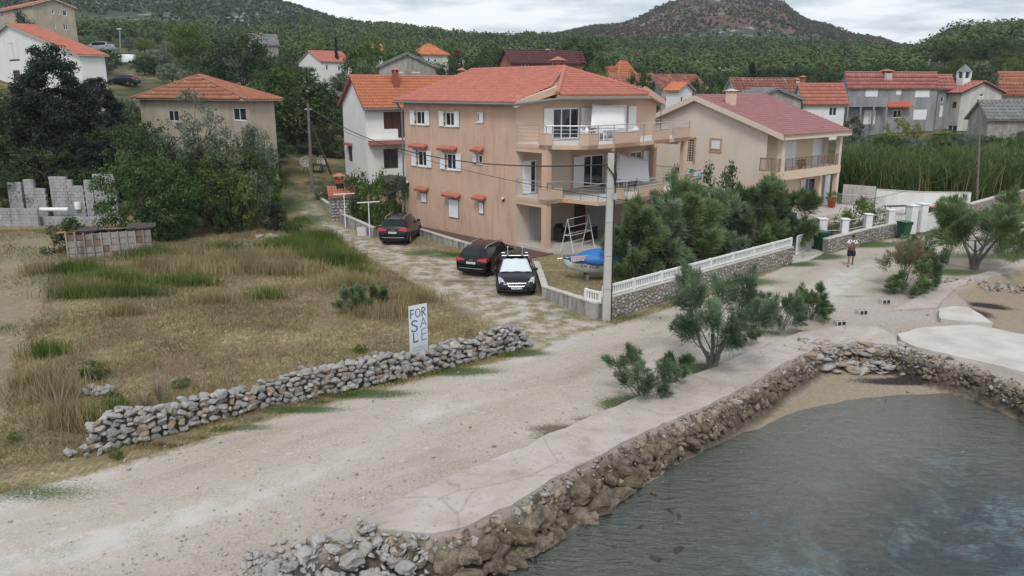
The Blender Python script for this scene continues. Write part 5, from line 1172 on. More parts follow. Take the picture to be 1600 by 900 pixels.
# underwater and shore stones, gravel on the road edge
lst = []
for _ in range(1500):
    x, y = rr.uniform(-2, 22), rr.uniform(12, 27); dd = hd_(x, y)
    if dd < .5 or dd > 9: continue
    zz = hz(x, y)
    if rr.random() < (.8 if x < 5 and y < 19.5 else .97): continue
    s_ = rr.uniform(.08, .30) * (1 if x < 5 else .5); lst.append((rr.choice(RK['b']), mat4(Vector((x, y, zz + s_ * .1)), (rr.random(), rr.random(), rr.random() * 6), (s_ * 1.3, s_, s_ * .6)), 0 if rr.random() < .8 else 1))
join_rocks('seabed_stones', lst, [M_RKB, M_RKS])
lst = []
RDW = np.array(ROADP)
for _ in range(4200):
    px = rr.uniform(0, 1560); py = rr.uniform(380, 900); q = Vector(at(px, py, 0)); X_, Y_ = np.array([q.x]), np.array([q.y])
    rs_ = grid(road_s, q.x, q.y); dd = hd_(q.x, q.y)
    if dd > -.2 or rs_ < -1.5: continue
    edge_ = abs(rs_) < .7 or dd > -3.2
    if not edge_ and rr.random() < .88: continue
    s_ = rr.uniform(.025, .075) if rr.random() < .93 else rr.uniform(.08, .14); zz = hz(q.x, q.y); lst.append((rr.choice(RK['w']), mat4(Vector((q.x, q.y, zz + s_ * .15)), (rr.random(), rr.random(), rr.random() * 6), (s_ * 1.3, s_, s_ * .7)), rr.choice((0, 0, 1, 2))))
join_rocks('loose_gravel', lst, [M_RKW, M_RKT, M_RK])

# ---- low concrete walls ----
def wall_line(name, pts, hs, th, mat, label, cat='wall', cap=None, parent=None, seg=1.):
    P = [Vector(p) for p in pts]; o0 = P[0].copy(); hs = hs if hasattr(hs, '__len__') else [hs] * len(P); L2 = []
    for i, p in enumerate(P):
        d = (P[min(i + 1, len(P) - 1)] - P[max(i - 1, 0)]); d.z = 0; d.normalize(); n = Vector((-d.y, d.x, 0)); L2.append((p - n * th / 2 - o0, p + n * th / 2 - o0))
    mb = MB(); mb.smooth = False
    for i in range(len(P) - 1):
        (a, b), (c, d) = L2[i], L2[i + 1]; u0 = Vector((0, 0, -.5)); ha, hc = Vector((0, 0, hs[i])), Vector((0, 0, hs[i + 1]))
        f = [(0, 2, 6, 4), (3, 1, 5, 7), (4, 6, 7, 5)] + ([(1, 0, 4, 5)] if i == 0 else []) + ([(2, 3, 7, 6)] if i == len(P) - 2 else [])
        mb.add([a + u0, b + u0, c + u0, d + u0, a + ha, b + ha, c + hc, d + hc], f)
    root = empty(name, o0, 0, label, cat) if parent is None else parent
    mb.build('wall_body', mat, root)
    if cap:
        mb = MB()
        for i in range(len(P) - 1):
            (a, b), (c, d) = L2[i], L2[i + 1]; n = (b - a).normalized() * .03; a, c, b, d = a - n, c - n, b + n, d + n; ha, hc = Vector((0, 0, hs[i])), Vector((0, 0, hs[i + 1])); u1 = Vector((0, 0, .06))
            mb.add([a + ha, b + ha, c + hc, d + hc, a + ha + u1, b + ha + u1, c + hc + u1, d + hc + u1], [(0, 2, 6, 4), (3, 1, 5, 7), (4, 6, 7, 5), (0, 1, 3, 2), (1, 0, 4, 5), (2, 3, 7, 6)])
        mb.build('coping', cap, root)
    return root
G = lambda x, y, z=0.: Vector(at(x, y, z))
wall_line('garden_wall', [G(487, 314), G(500, 322), G(513, 332), G(535, 347)], .75, .22, M_CONC, 'stained concrete garden wall curving up the lane from the stone grill', cap=M_CONCL)
wall_line('garden_wall', [G(536, 348), G(560, 359), G(585, 371), G(605, 364), G(622, 358)], .62, .25, M_CONC, 'low whitewashed concrete wall beside the SUV with white poles behind', cap=M_CONCL)
wall_line('garden_wall', [G(641, 363), G(700, 382), G(740, 394), G(790, 412), G(815, 420)], .42, .25, M_CONC, 'low concrete kerb wall at the foot of the tan apartment house', cap=M_CONCL)
wall_line('garden_wall', [G(838, 424), G(845, 445), G(851, 465), G(890, 481), G(934, 499), G(941, 496)], [.5, .5, .52, .6, .68, .7], .26, M_CONC, 'bent grey concrete wall around the boat yard', cap=M_CONCL)
mb = MB(); P_ = [HF.loc(G(641, 360)), HF.loc(G(740, 391)), HF.loc(G(800, 412)), (1.5, -3, 0), (0, 0, 0), (0, 11.8, 0)]
mb.prism([(p[0], p[1]) for p in P_], -.3, .06); o = mb.build('house_apron', simple('brown_paving', (.11, .065, .055), .9, .2, 4.), H)
# ---- stone faced fence wall with white balustrade ----
def stone_wall(pts, hs, th, label, rail=None, n_parts=0, kinds=('w', 'g', 't'), ssz=.17):
    root = wall_line('stone_garden_wall', pts, hs, th, simple('mortar', (.20, .185, .165), .95, .2, 4.), label, 'stone wall', cap=M_CONCL)
    P = [Vector(p) for p in pts]; o0 = P[0]; rr = random.Random(len(label)); lst = []
    for i, (a, b) in enumerate(zip(P, P[1:])):
        L0 = (b - a).length; d = (b - a).normalized(); n = Vector((d.y, -d.x, 0)); z = .0; h = hs if not hasattr(hs, '__len__') else (hs[i] + hs[i + 1]) / 2
        while z < h - .04:
            hr = min(rr.uniform(ssz * .7, ssz * 1.05), h - z); s = rr.uniform(0, .1)
            while s < L0:
                wd = rr.uniform(ssz * .9, ssz * 1.7); q = a + d * (s + wd / 2) + n * (th / 2 + .0) + Vector((0, 0, min(max(z + hr / 2 + rr.uniform(-.08, .08), .05), h - .08))) - o0; wd2 = rr.uniform(.7, 1.15)
                lst.append((rr.choice(RK['w']), mat4(q, (0, rr.uniform(-.8, .8), math.atan2(d.y, d.x)), (wd * wd2, .10, hr * rr.uniform(1.1, 1.6))), rr.choice((0, 0, 1, 2)))); s += wd
            z += hr
    join_rocks('facing_stones', lst, [M_RKW, M_RK, M_RKT], root); return root
WPc = simple('weathered_white_paint', (.72, .73, .73), .55, .06, 2.)
def balustrade(root, a, b, z0, h, post=2.0, gap=.13, name='balustrade'):
    """flat white boards between posts; every bar a part"""
    a, b = Vector(a), Vector(b); L0 = (b - a).length; d = (b - a) / L0; rz = math.atan2(d.y, d.x); n = max(1, round(L0 / post)); M = Matrix.Translation(a) @ Matrix.Rotation(rz, 4, 'Z')
    f = MB(); f.T = M; f.box(0, L0, -.05, .05, z0 + h - .09, z0 + h); f.box(0, L0, -.045, .045, z0 + .03, z0 + .10); f.build('rail', WPc, root)
    for k in range(n + 1): g = MB(); g.T = M; x = L0 * k / n; g.box(x - .06, x + .06, -.06, .06, z0, z0 + h + .02); g.build('post', WPc, root)
    nb = int(L0 / gap); me = None
    for k in range(1, nb):
        x = L0 * k / nb
        if me is None: g = MB(); g.box(-.028, .028, -.015, .015, z0 + .10, z0 + h - .09); me = g.mesh('bar', WPc)
        o = put('bar', me, root); o.location = a + d * x; o.rotation_euler = (0, 0, rz)
F0, F1 = G(942, 499), G(1233, 411)
SWL = stone_wall([F0, F1], .92, .34, 'grey stone faced wall along the road carrying the white balustrade', ssz=.19)
BL = empty('white_balustrade', F0 + Vector((0, 0, .98)), 0, 'long white slatted balustrade on the stone wall in front of the tamarisks', 'balustrade')
balustrade(BL, (0, 0, 0), F1 - F0, 0, .48)
BL2 = empty('white_balustrade', G(915, 492) + Vector((0, 0, .68)), 0, 'short white balustrade corner behind the concrete pole', 'balustrade'); e_ = G(938, 498) - G(915, 492); balustrade(BL2, (0, 0, 0), e_, 0, .5, 1.2)
# gate
ga, gb_ = G(1243, 400), G(1275, 385)
gt = empty('sliding_gate', ga, 0, 'white barred sliding gate beside the first green bin', 'gate'); d = gb_ - ga; L0 = d.length; rz = math.atan2(d.y, d.x)
M = Matrix.Rotation(rz, 4, 'Z'); g = MB(); g.T = M; g.box(0, L0, -.03, .03, 1.12, 1.2); g.box(0, L0, -.03, .03, .06, .14); g.box(0, .08, -.03, .03, .14, 1.12); g.box(L0 - .08, L0, -.03, .03, .14, 1.12); g.box(L0 / 2 - .03, L0 / 2 + .03, -.028, .028, .14, 1.12); g.build('gate_frame', WPc, gt)
me = None
for k in range(1, int(L0 / .14)):
    if me is None: g = MB(); g.box(-.018, .018, -.012, .012, .14, 1.12); me = g.mesh('bar', WPc)
    o = put('bar', me, gt); o.location = d.normalized() * k * .14; o.rotation_euler = (0, 0, rz)
# driveway
mb = MB(); q = [G(1236, 412), G(1262, 408), G(1296, 392), G(1270, 372), G(1210, 372), G(1190, 385)]; mb.prism([(p.x, p.y) for p in q], -.2, .05); tag(mb.build('driveway', M_CONCL), kind='structure')
# second wall with white pillars and rails
W2a = [G(1288, 396), G(1350, 379), G(1410, 366)]
S2 = stone_wall(W2a, .85, .32, 'pale stone faced wall with white pillars in front of the cream house', ssz=.19)
def pillar(p, s, h, label, z0=0.):
    r_ = empty('gate_pillar', p, R(20), label, 'pillar'); g = MB(); g.bbox(-s / 2, s / 2, -s / 2, s / 2, z0, z0 + h, .015); g.build('shaft', WPc, r_); g = MB(); g.bbox(-s / 2 - .06, s / 2 + .06, -s / 2 - .06, s / 2 + .06, z0 + h, z0 + h + .08, .02); g.build('cap', WPc, r_); return r_
S2 = empty('rail_fence', G(1280, 390), 0, 'white pillars linked by thin metal rails on the pale stone wall', 'fence'); o2 = S2.location
pl_ = [G(1281, 386), G(1316, 386), G(1353, 377), G(1388, 369), G(1408, 366)]
for i, p in enumerate(pl_[:4]):
    s = .42 if i else .5; z0 = .0 if i == 0 else .88; g = MB(); q = p - o2; h = 1.75 if i == 0 else .85; g.bbox(q.x - s / 2, q.x + s / 2, q.y - s / 2, q.y + s / 2, z0, z0 + h, .015); pp = g.build('pillar', WPc, S2)
    g = MB(); g.bbox(q.x - s / 2 - .05, q.x + s / 2 + .05, q.y - s / 2 - .05, q.y + s / 2 + .05, z0 + h, z0 + h + .08, .02); g.build('cap', WPc, pp)
for a, b in zip(pl_, pl_[1:]):
    g = MB(); a_, b_ = a - o2, b - o2
    for zz in (1.62, 1.05): g.tube([a_ + Vector((0, 0, zz)), b_ + Vector((0, 0, zz))], .025, 6)
    for k in range(1, 8): q = a_.lerp(b_, k / 8); g.tube([q + Vector((0, 0, 1.05)), q + Vector((0, 0, 1.62))], .009, 4)
    g.build('rail', P_METAL, S2)
g = MB(); a_ = G(1255, 372) - o2; b_ = G(1281, 386) - o2; g.tube([a_ + Vector((0, 0, 1.5)), b_ + Vector((0, 0, 1.5))], .025, 6); g.tube([a_ + Vector((0, 0, 1.)), b_ + Vector((0, 0, 1.))], .02, 6); g.build('rail', P_METAL, S2)
pillar(G(1421, 365), .55, 1.9, 'tall white gate pillar nearer the second green bin'); pillar(G(1437, 362), .55, 1.9, 'tall white gate pillar on the far side of the small grey gate')
sg = empty('small_gate', G(1425, 364), 0, 'small grey metal gate between two white pillars', 'gate'); e_ = G(1434, 362) - G(1425, 364); rz = math.atan2(e_.y, e_.x); g = MB(); g.T = Matrix.Rotation(rz, 4, 'Z'); g.box(-.3, e_.length + .3, -.02, .02, .1, 1.5); g.build('leaf', simple('grey_gate', (.38, .40, .42), .5), sg)
wall_line('yard_wall', [hit(1442, 362), hit(1480, 350), hit(1510, 340)], 1.1, .2, WPc, 'grey white wall with a rail running right from the tall gate pillar', cap=M_CONCL)
wall_line('yard_wall', [hit(1315, 318), hit(1362, 322), hit(1365, 322)], 1.6, .2, M_CONCL, 'white yard wall behind the cream house porch')
wall_line('yard_wall', [hit(1366, 330), hit(1440, 335), hit(1512, 336)], 1.7, .22, W_WHITE, 'long white yard wall in front of the reed bed', cap=M_CONCL)
stone_wall([hit(1512, 340), hit(1560, 326), hit(1640, 306)], 1.0, .4, 'stone wall rising to the right edge below the reeds', ssz=.25)
mb = MB(); q = [hit(1300, 346), hit(1420, 366), hit(1520, 346), hit(1510, 336), hit(1366, 331), hit(1310, 320)]; mb.prism([(p.x, p.y) for p in q], -.1, [p.z + .08 for p in q]); tag(mb.build('yard_paving', M_CONCL), kind='structure')
# bench table in the yard, railing on the stairs
tb = hit(1402, 338); t_ = empty('picnic_table', tb + Vector((0, 0, .08)), R(10), 'dark metal garden table in front of the long white yard wall', 'table')
g = MB(); g.box(-1.1, 1.1, -.35, .35, .70, .74); g.build('table_top', P_DARK, t_)
for s in (-1, 1): g = MB(); g.tube([(s * .9, -.3, .7), (s * .9, -.3, 0)], .025, 6); g.build('leg', P_DARK, t_); g = MB(); g.tube([(s * .9, .3, .7), (s * .9, .3, 0)], .025, 6); g.build('leg', P_DARK, t_)
sr = hit(1330, 330); t_ = empty('stair_railing', sr, R(-20), 'grey barred railing beside the steps of the cream house', 'railing'); bars(t_, [(-1.8, 1.), (2.4, .2)], 0.1, 1.2, P_METAL, .14)
# wheelie bins
def bin_(p, rz, label, body, lid, s=1., group=None):
    r_ = empty('wheelie_bin', p, rz, label, 'bin', group)
    g = MB(); g.T = Matrix.Diagonal((s, s, s, 1)); w0, w1 = .22, .29; g.add([(-w0, -.22, .06), (w0, -.22, .06), (w0, .2, .06), (-w0, .2, .06), (-w1, -.33, .98), (w1, -.33, .98), (w1, .33, .98), (-w1, .33, .98)], [(3, 2, 1, 0), (0, 1, 5, 4), (1, 2, 6, 5), (2, 3, 7, 6), (3, 0, 4, 7), (4, 5, 6, 7)])
    g.box(-w1 - .02, w1 + .02, -.36, -.32, .9, .97); b_ = g.build('body', body, r_)
    g = MB(); g.T = Matrix.Diagonal((s, s, s, 1)); g.bbox(-w1 - .03, w1 + .03, -.37, .36, .985, 1.06, .03); g.tube([(-w1, .38, 1.0), (w1, .38, 1.0)], .025, 6); g.build('lid', lid, r_)
    for sx in (-1, 1): g = MB(); g.T = Matrix.Diagonal((s, s, s, 1)) @ Matrix.Translation((sx * .25, .24, .1)) @ Matrix.Rotation(R(90), 4, 'Y'); g.lathe([(.09, -.03), (.1, -.02), (.1, .02), (.09, .03)], 12); g.build('wheel', P_DARK, r_)
    return r_
BG = simple('bin_green', (.012, .075, .035), .45, .15, 3.)
b1 = bin_(G(1281, 391), R(15), 'dark green wheelie bin beside the white sliding gate', BG, BG, 1.12)
g = MB(); g.box(-.05, .07, -.335, -.328, .8, .93); g.build('sticker', P_WHITE, b1)
bin_(G(1411, 373), R(20), 'dark green wheelie bin at the end of the pale stone wall', BG, BG, 1.1)
bin_(hit(1457, 350) + Vector((0, 0, .1)), R(10), 'green bin with a red lid by the white yard wall', BG, simple('bin_red', (.40, .05, .03), .5), 1.1)
# ---- poles and cables ----
cp = G(947, 501); PO = empty('concrete_pole', cp, 0, 'tall square concrete utility pole at the fence corner', 'utility pole'); ph = 7.05
g = MB(); n_ = 5; x0 = .17; 
for i in range(n_):
    z0, z1 = ph * i / n_, ph * (i + 1) / n_; a, b = x0 - .05 * z0 / ph, x0 - .05 * z1 / ph; c_ = .02; g.add([(-a, -a, z0), (a, -a, z0), (a, a, z0), (-a, a, z0), (-b, -b, z1 - .015), (b, -b, z1 - .015), (b, b, z1 - .015), (-b, b, z1 - .015)], [(0, 1, 5, 4), (1, 2, 6, 5), (2, 3, 7, 6), (3, 0, 4, 7), (4, 5, 6, 7)])
g.build('shaft', simple('pole_concrete', (.46, .455, .43), .9, .08, 2., .4, 20, dirt=((.33, .32, .30), .5, .75, .4)), PO)
g = MB(); g.tube([(.14, -.16, 6.6), (.22, -.18, 6.2), (.19, -.16, 5.6), (.16, -.17, 4.2), (.19, -.16, 0)], .028, 6); g.build('down_cable', P_DARK, PO)
g = MB(); g.tube([(-.35, -.1, 6.55), (-.15, -.2, 6.5), (.1, -.2, 6.2), (.2, -.2, 5.7)], .03, 6); g.build('cable_loop', P_DARK, PO)
g = MB(); g.box(.1, .26, -.26, -.16, 5.2, 5.45); g.build('clamp_box', P_METAL, PO)
M_WOOD = simple('old_pole_wood', (.17, .15, .13), .9, .25, 3.)
wp = hit(488, 300); pt = atY(481, 162, wp.y); WP = empty('wooden_pole', wp, 0, 'old wooden utility pole at the top of the lane', 'utility pole'); tp = pt - wp
g = MB(); g.tube([(0, 0, -.3), tuple(tp)], [.15, .10], 8); g.build('shaft', M_WOOD, WP); g = MB(); q = hit(517, 272) - wp; g.tube([tuple(q), tuple(tp * .85)], [.10, .08], 7); g.build('brace', M_WOOD, WP)
g = MB(); g.box(tp.x - .3, tp.x + .3, tp.y - .05, tp.y + .05, tp.z - .5, tp.z - .4); g.build('bracket', P_METAL, WP)
def cable(name, a, b, sag, r, label, via=None):
    a, b = Vector(a), Vector(b); g = MB(); pts = [a.lerp(b, k / 24) - Vector((0, 0, sag * 4 * (k / 24) * (1 - k / 24))) - a for k in range(25)]; g.tube(pts, r, 5); o = g.build(name, P_DARK, None, a); return tag(o, label, 'cable')
cable('overhead_cable', wp + tp * .97, cp + Vector((-.15, -.15, 6.6)), 1.55, .030, 'thick black cable sagging across the tan facade to the concrete pole')
cable('overhead_cable', wp + tp * .88, cp + Vector((-.15, -.15, 5.25)), .75, .014, 'thin cable running below the thick one across the tan facade')
tpz = hit(1526, 330); tpt = atY(1531, 205, tpz.y); TP = empty('thin_pole', tpz, 0, 'thin leaning wooden pole in front of the reeds', 'utility pole'); g = MB(); g.tube([(0, 0, -.2), tuple(tpt - tpz)], [.10, .07], 7); g.build('shaft', M_WOOD, TP)
cable('overhead_cable', cp + Vector((.15, -.1, 5.2)), tpz + (tpt - tpz) * .6, 1.6, .014, 'thin cable from the concrete pole toward the reeds')
cable('overhead_cable', cp + Vector((.15, .1, 6.7)), HF.wld((9.6, -.3, 5.6)), .1, .02, 'short cable from the concrete pole to the middle floor of the tan house')
for (px, y0, y1, Y, lab) in ((1108, 116, 158, 104, 'dark pole standing before the mottled red roofs'), (189, 46, 90, 150, 'pale street lamp post near the white van'), (603, 92, 70, 0, '')):
    if not lab: continue
    b_ = onpx(px, Y); tpp = atY(px + (1 if px > 500 else -2), y0, Y); r_ = empty('street_pole', b_, 0, lab, 'pole'); g = MB(); g.tube([(0, 0, -.2), tuple(tpp - b_)], [.14, .09], 7); g.build('shaft', P_DARK if px > 500 else P_METAL, r_)
    if px < 500: g = MB(); q = tpp - b_; g.bbox(q.x - .5, q.x + .3, q.y - .15, q.y + .15, q.z, q.z + .15, .04); g.build('lamp_head', P_WHITE, r_)
b_ = onpx(724, 108); tpp = atY(724, 94, 108); r_ = empty('street_pole', b_, 0, 'white lamp post poking above the orange roof ridge', 'lamp post'); g = MB(); q = tpp - b_; g.tube([(0, 0, 0), tuple(q)], .12, 7); g.build('shaft', P_WHITE, r_); g = MB(); g.tube([tuple(q - Vector((0, 0, .6))), tuple(q + Vector((-1.2, 0, -.3)))], .08, 6); g.build('arm', P_WHITE, r_)
# ---- for sale sign ----
sgp = G(641, 561); SG = empty('for_sale_sign', sgp, R(34), 'tall white board hand painted FOR SALE in blue behind the stone wall', 'sign'); sw__, sh0, sh1 = .74, .18, 1.98
g = MB(); g.add([(0, 0, sh0), (sw__, 0, sh0 + .0), (sw__, 0, sh1 + .02), (0, 0, sh1), (0, .02, sh0), (sw__, .02, sh0), (sw__, .02, sh1 + .02), (0, .02, sh1)], [(0, 1, 2, 3), (7, 6, 5, 4), (0, 4, 5, 1), (1, 5, 6, 2), (2, 6, 7, 3), (3, 7, 4, 0)]); brd = g.build('board', simple('sign_white', (.66, .69, .72), .6, .05, 3.), SG)
for x in (.08, sw__ - .08): g = MB(); g.box(x - .02, x + .02, .022, .06, 0, sh1 - .1); g.build('stake', M_WOOD, SG)
M_INK = simple('blue_paint', (.012, .075, .26), .6, .3, 14.); M_INK2 = simple('light_blue_paint', (.10, .25, .45), .6, .2, 10.)
def strokes(lines, m, name, w=.034):
    g = MB()
    for ln in lines:
        for a, b in zip(ln, ln[1:]):
            a_, b_ = Vector((a[0], 0, a[1])), Vector((b[0], 0, b[1])); d = (b_ - a_).normalized(); n = Vector((-d.z, 0, d.x)) * w / 2; a_ -= d * w * .3; b_ += d * w * .3
            g.add([a_ - n, b_ - n, b_ + n, a_ + n, a_ - n - Vector((0, .004, 0)), b_ - n - Vector((0, .004, 0)), b_ + n - Vector((0, .004, 0)), a_ + n - Vector((0, .004, 0))], [(4, 5, 6, 7), (0, 4, 7, 3), (1, 2, 6, 5), (3, 7, 6, 2), (0, 1, 5, 4)])
    return g.build(name, m, brd)
def arc(cx, cz, rx, rz_, a0, a1, n=10): return [(cx + rx * math.cos(R(a0 + (a1 - a0) * k / n)), cz + rz_ * math.sin(R(a0 + (a1 - a0) * k / n))) for k in range(n + 1)]
T0 = sh1
strokes([[(.07, T0 - .15), (.07, T0 - .47)], [(.07, T0 - .16), (.20, T0 - .15)], [(.07, T0 - .31), (.18, T0 - .30)]], M_INK, 'letter_f', .04)
strokes([arc(.36, T0 - .29, .095, .15, 90, 450, 14)], M_INK, 'letter_o', .032)
strokes([[(.53, T0 - .12), (.53, T0 - .44)], arc(.53, T0 - .19, .13, .075, 90, -90, 8), [(.55, T0 - .27), (.67, T0 - .42)]], M_INK, 'letter_r', .036)
strokes([arc(.22, T0 - .66, .11, .10, 30, 200, 8) + arc(.20, T0 - .86, .12, .11, 80, -150, 9)], M_INK, 'letter_s', .045)
strokes([[(.45, T0 - .86), (.57, T0 - .50), (.69, T0 - .80)], [(.49, T0 - .73), (.65, T0 - .70)]], M_INK2, 'letter_a', .036)
strokes([[(.16, T0 - 1.04), (.17, T0 - 1.38), (.34, T0 - 1.34)]], M_INK, 'letter_l', .05)
strokes([[(.69, T0 - .90), (.50, T0 - .94), (.50, T0 - 1.34), (.69, T0 - 1.32)], [(.50, T0 - 1.13), (.67, T0 - 1.10)]], M_INK2, 'letter_e', .036)
strokes([[(.32, T0 - 1.12), (.34, T0 - 1.12)]], simple('red_dot', (.3, .05, .05)), 'dot', .03)
rr = random.Random(3); lns = []
for row, z_ in ((0, T0 - 1.55), (1, T0 - 1.66)):
    for k in range(8):
        x = .12 + k * .075; lns.append([(x, z_), (x + .0, z_ - .07)]); lns.append([(x, z_ - rr.choice((0, .035))), (x + .035, z_ - rr.choice((0, .035, .07)))])
strokes(lns, M_INK2, 'phone_number', .009)
# ---- grill house ----
gp = G(537, 343); GRF = Frame(gp, 18); GR = empty('stone_grill', gp, R(18), 'stone barbecue house with little red tiled roof and chimney', 'barbecue')
g = MB(); g.box(-.95, .95, -.7, .7, -.3, 1.9); g.build('core', simple('mortar', (.2, .185, .165)), GR)
lst = []; rr = random.Random(77)
for (o_, d_, L0, n_) in ((Vector((-.95, -.7, 0)), Vector((1, 0, 0)), 1.9, Vector((0, -1, 0))), (Vector((-.95, .7, 0)), Vector((0, -1, 0)), 1.4, Vector((-1, 0, 0))), (Vector((.95, -.7, 0)), Vector((0, 1, 0)), 1.4, Vector((1, 0, 0)))):
    z = 0
    while z < 1.8:
        hr = rr.uniform(.16, .26); s = 0
        while s < L0 - .1:
            wd = min(rr.uniform(.2, .42), L0 - s); q = o_ + d_ * (s + wd / 2) + Vector((0, 0, min(z + hr / 2, 1.8))) + n_ * .005; lst.append((rr.choice(RK['w']), mat4(q, (0, rr.uniform(-.2, .2), math.atan2(d_.y, d_.x)), (wd * 1.12, .12, hr * 1.4)), rr.choice((0, 1, 0)))); s += wd
        z += hr
join_rocks('facing_stones', lst, [M_RKW, M_RK], GR)
arr = newarr(); rf = MB(); pl = [[(-1.1, -.9, 1.85), (1.1, -.9, 1.85), (1.1, .1, 2.5), (-1.1, .1, 2.5)], [(1.1, .9, 1.9), (-1.1, .9, 1.9), (-1.1, .1, 2.5), (1.1, .1, 2.5)]]
for i, q in enumerate(pl): solid_plane(rf, q, .08); roof_plane(arr, [Vector(z) + Vector((0, 0, .01)) for z in q], .2, .3, .05, i, 5)
rf.poly([(-1.0, -.8, 1.85), (-1.0, .8, 1.85), (-1.0, .1, 2.45)]); rf.poly([(1.0, -.8, 1.85), (1.0, .8, 1.85), (1.0, .1, 2.45)]); rf.build('roof', W_STONE, GR); build_tiles(arr, T_RED, GR)
g = MB(); g.bbox(-.45, .15, -.25, .35, 2.2, 2.75, .02); ch_ = g.build('chimney', P_DARK, GR); chimney_at(GR, -.15, .05, 2.75, 3.5, .62, simple('chimney_brick', (.30, .085, .05)), T_RED, .45)
# T-shaped laundry poles
for (px, py, top, dx, lab) in ((540, 356, 303, 0, 'white T shaped laundry pole beside the stone grill'), (578, 370, 316, .1, 'white T shaped laundry pole nearer the parked SUV')):
    p = G(px, py); tz = atY(px, top, p.y).z; r_ = empty('laundry_pole', p, R(25), lab, 'laundry pole'); g = MB(); g.tube([(0, 0, 0), (0, 0, tz)], .035, 8); g.build('post', P_WHITE, r_); g = MB(); g.tube([(-.75, 0, tz), (.75, 0, tz)], .035, 8); g.build('crossbar', P_WHITE, r_)
p = G(566, 369); b_ = MB(); b_.T = Matrix.Rotation(R(28), 4, 'Z') @ Matrix.Rotation(R(-22), 4, 'X'); b_.box(-.3, .3, -.02, .02, 0, .62); tag(b_.build('leaning_slab', M_CONCL, None, p), 'grey slab leaning on the low wall left of the SUV', 'slab')
# car port
cpp = G(612, 352); CPt = empty('carport', cpp, R(41.8), 'dark lean-to roof on a stone post beside the tan house', 'carport'); zt_ = 2.7
g = MB(); g.bbox(-.18, .18, -.18, .18, 0, 2.3, .02); g.build('post', simple('post_stone', (.38, .31, .25), .95, .2, 5., .5), CPt)
g = MB(); g.add([(-.6, -.6, 2.25), (2.0, -.6, 3.2), (2.0, 3.2, 3.2), (-.6, 3.2, 2.25), (-.6, -.6, 2.35), (2.0, -.6, 3.3), (2.0, 3.2, 3.3), (-.6, 3.2, 2.35)], [(0, 1, 5, 4), (1, 2, 6, 5), (2, 3, 7, 6), (3, 0, 4, 7), (4, 5, 6, 7), (3, 2, 1, 0)]); g.build('roof', simple('dark_roofing', (.035, .032, .032), .8), CPt)
wall_line('courtyard_wall', [G(556, 345), G(600, 345), G(628, 346)], 1.25, .25, simple('earthy_wall', (.17, .13, .095), .95, .3, 2., .7, 10), 'brown earthy courtyard wall behind the laundry poles')
# egg chairs & table up the garden
def egg_chair(p, rz, lab):
    r_ = empty('wire_chair', p, rz, lab, 'chair', 'round wire garden chairs'); g = MB(); n = 12
    g.T = Matrix.Translation((0, .1, .95)) @ Matrix.Rotation(R(70), 4, 'X')
    for k in range(n): a = 2 * math.pi * k / n; g.tube([(0, 0, -.28), (.3 * math.cos(a), .3 * math.sin(a), -.18), (.45 * math.cos(a), .45 * math.sin(a), .05), (.48 * math.cos(a), .48 * math.sin(a), .22)], .018, 4)
    for rr_, zz in ((.48, .22), (.42, .0), (.28, -.2)): g.tube([(rr_ * math.cos(2 * math.pi * k / 16), rr_ * math.sin(2 * math.pi * k / 16), zz) for k in range(16)], .02, 4, closed=True)
    g.build('seat_shell', simple('chair_wire', (.62, .62, .60), .6), r_)
    for a in range(4): g = MB(); x, y = .3 * math.cos(a * 1.57 + .78), .3 * math.sin(a * 1.57 + .78); g.tube([(x, y, 0), (x * .4, y * .4, .6)], .02, 5); g.build('leg', P_DARK, r_)
egg_chair(hit(478, 271), R(20), 'round wire garden chair left of the dark garden table'); egg_chair(hit(504, 268), R(-30), 'round wire garden chair right of the dark garden table')
tb = hit(496, 270); t_ = empty('garden_table', tb, 0, 'dark square garden table between two wire chairs', 'table'); g = MB(); g.box(-.5, .5, -.4, .4, .72, .78); g.build('table_top', P_DARK, t_)
for sx in (-.45, .45):
    for sy in (-.35, .35): g = MB(); g.box(sx - .03, sx + .03, sy - .03, sy + .03, 0, .72); g.build('leg', P_DARK, t_)
# ---- cinder blocks on the gravel ----
for i, (px, py, rz, lab) in enumerate(((1312, 508, 10, 'hollow concrete block nearest the tamarisk bush'), (1346, 491, 15, 'hollow concrete block in the middle of three on the gravel'), (1382, 474, 10, 'hollow concrete block farthest along the gravel'))):
    r_ = empty('concrete_block', G(px, py), R(rz), lab, 'block', 'concrete blocks laid on the gravel'); g = MB(); s = .2
    for x0, x1, y0, y1 in ((-.22, .22, -.14, -.10), (-.22, .22, .10, .14), (-.22, -.18, -.10, .10), (.18, .22, -.10, .10), (-.02, .02, -.10, .10)): g.box(x0 + (.002 if y1 - y0 > .1 else 0), x1 - (.002 if y1 - y0 > .1 else 0), y0, y1, .0, .21)
    g.build('shell', M_CONCL, r_); g = MB(); g.box(-.17, -.03, -.145, -.141, .03, .18); g.box(.03, .17, -.145, -.141, .03, .18); g.build('hollow', P_DARK, r_)['kind'] = 'stuff'  # black plates on the front face stand in for the shaded openings
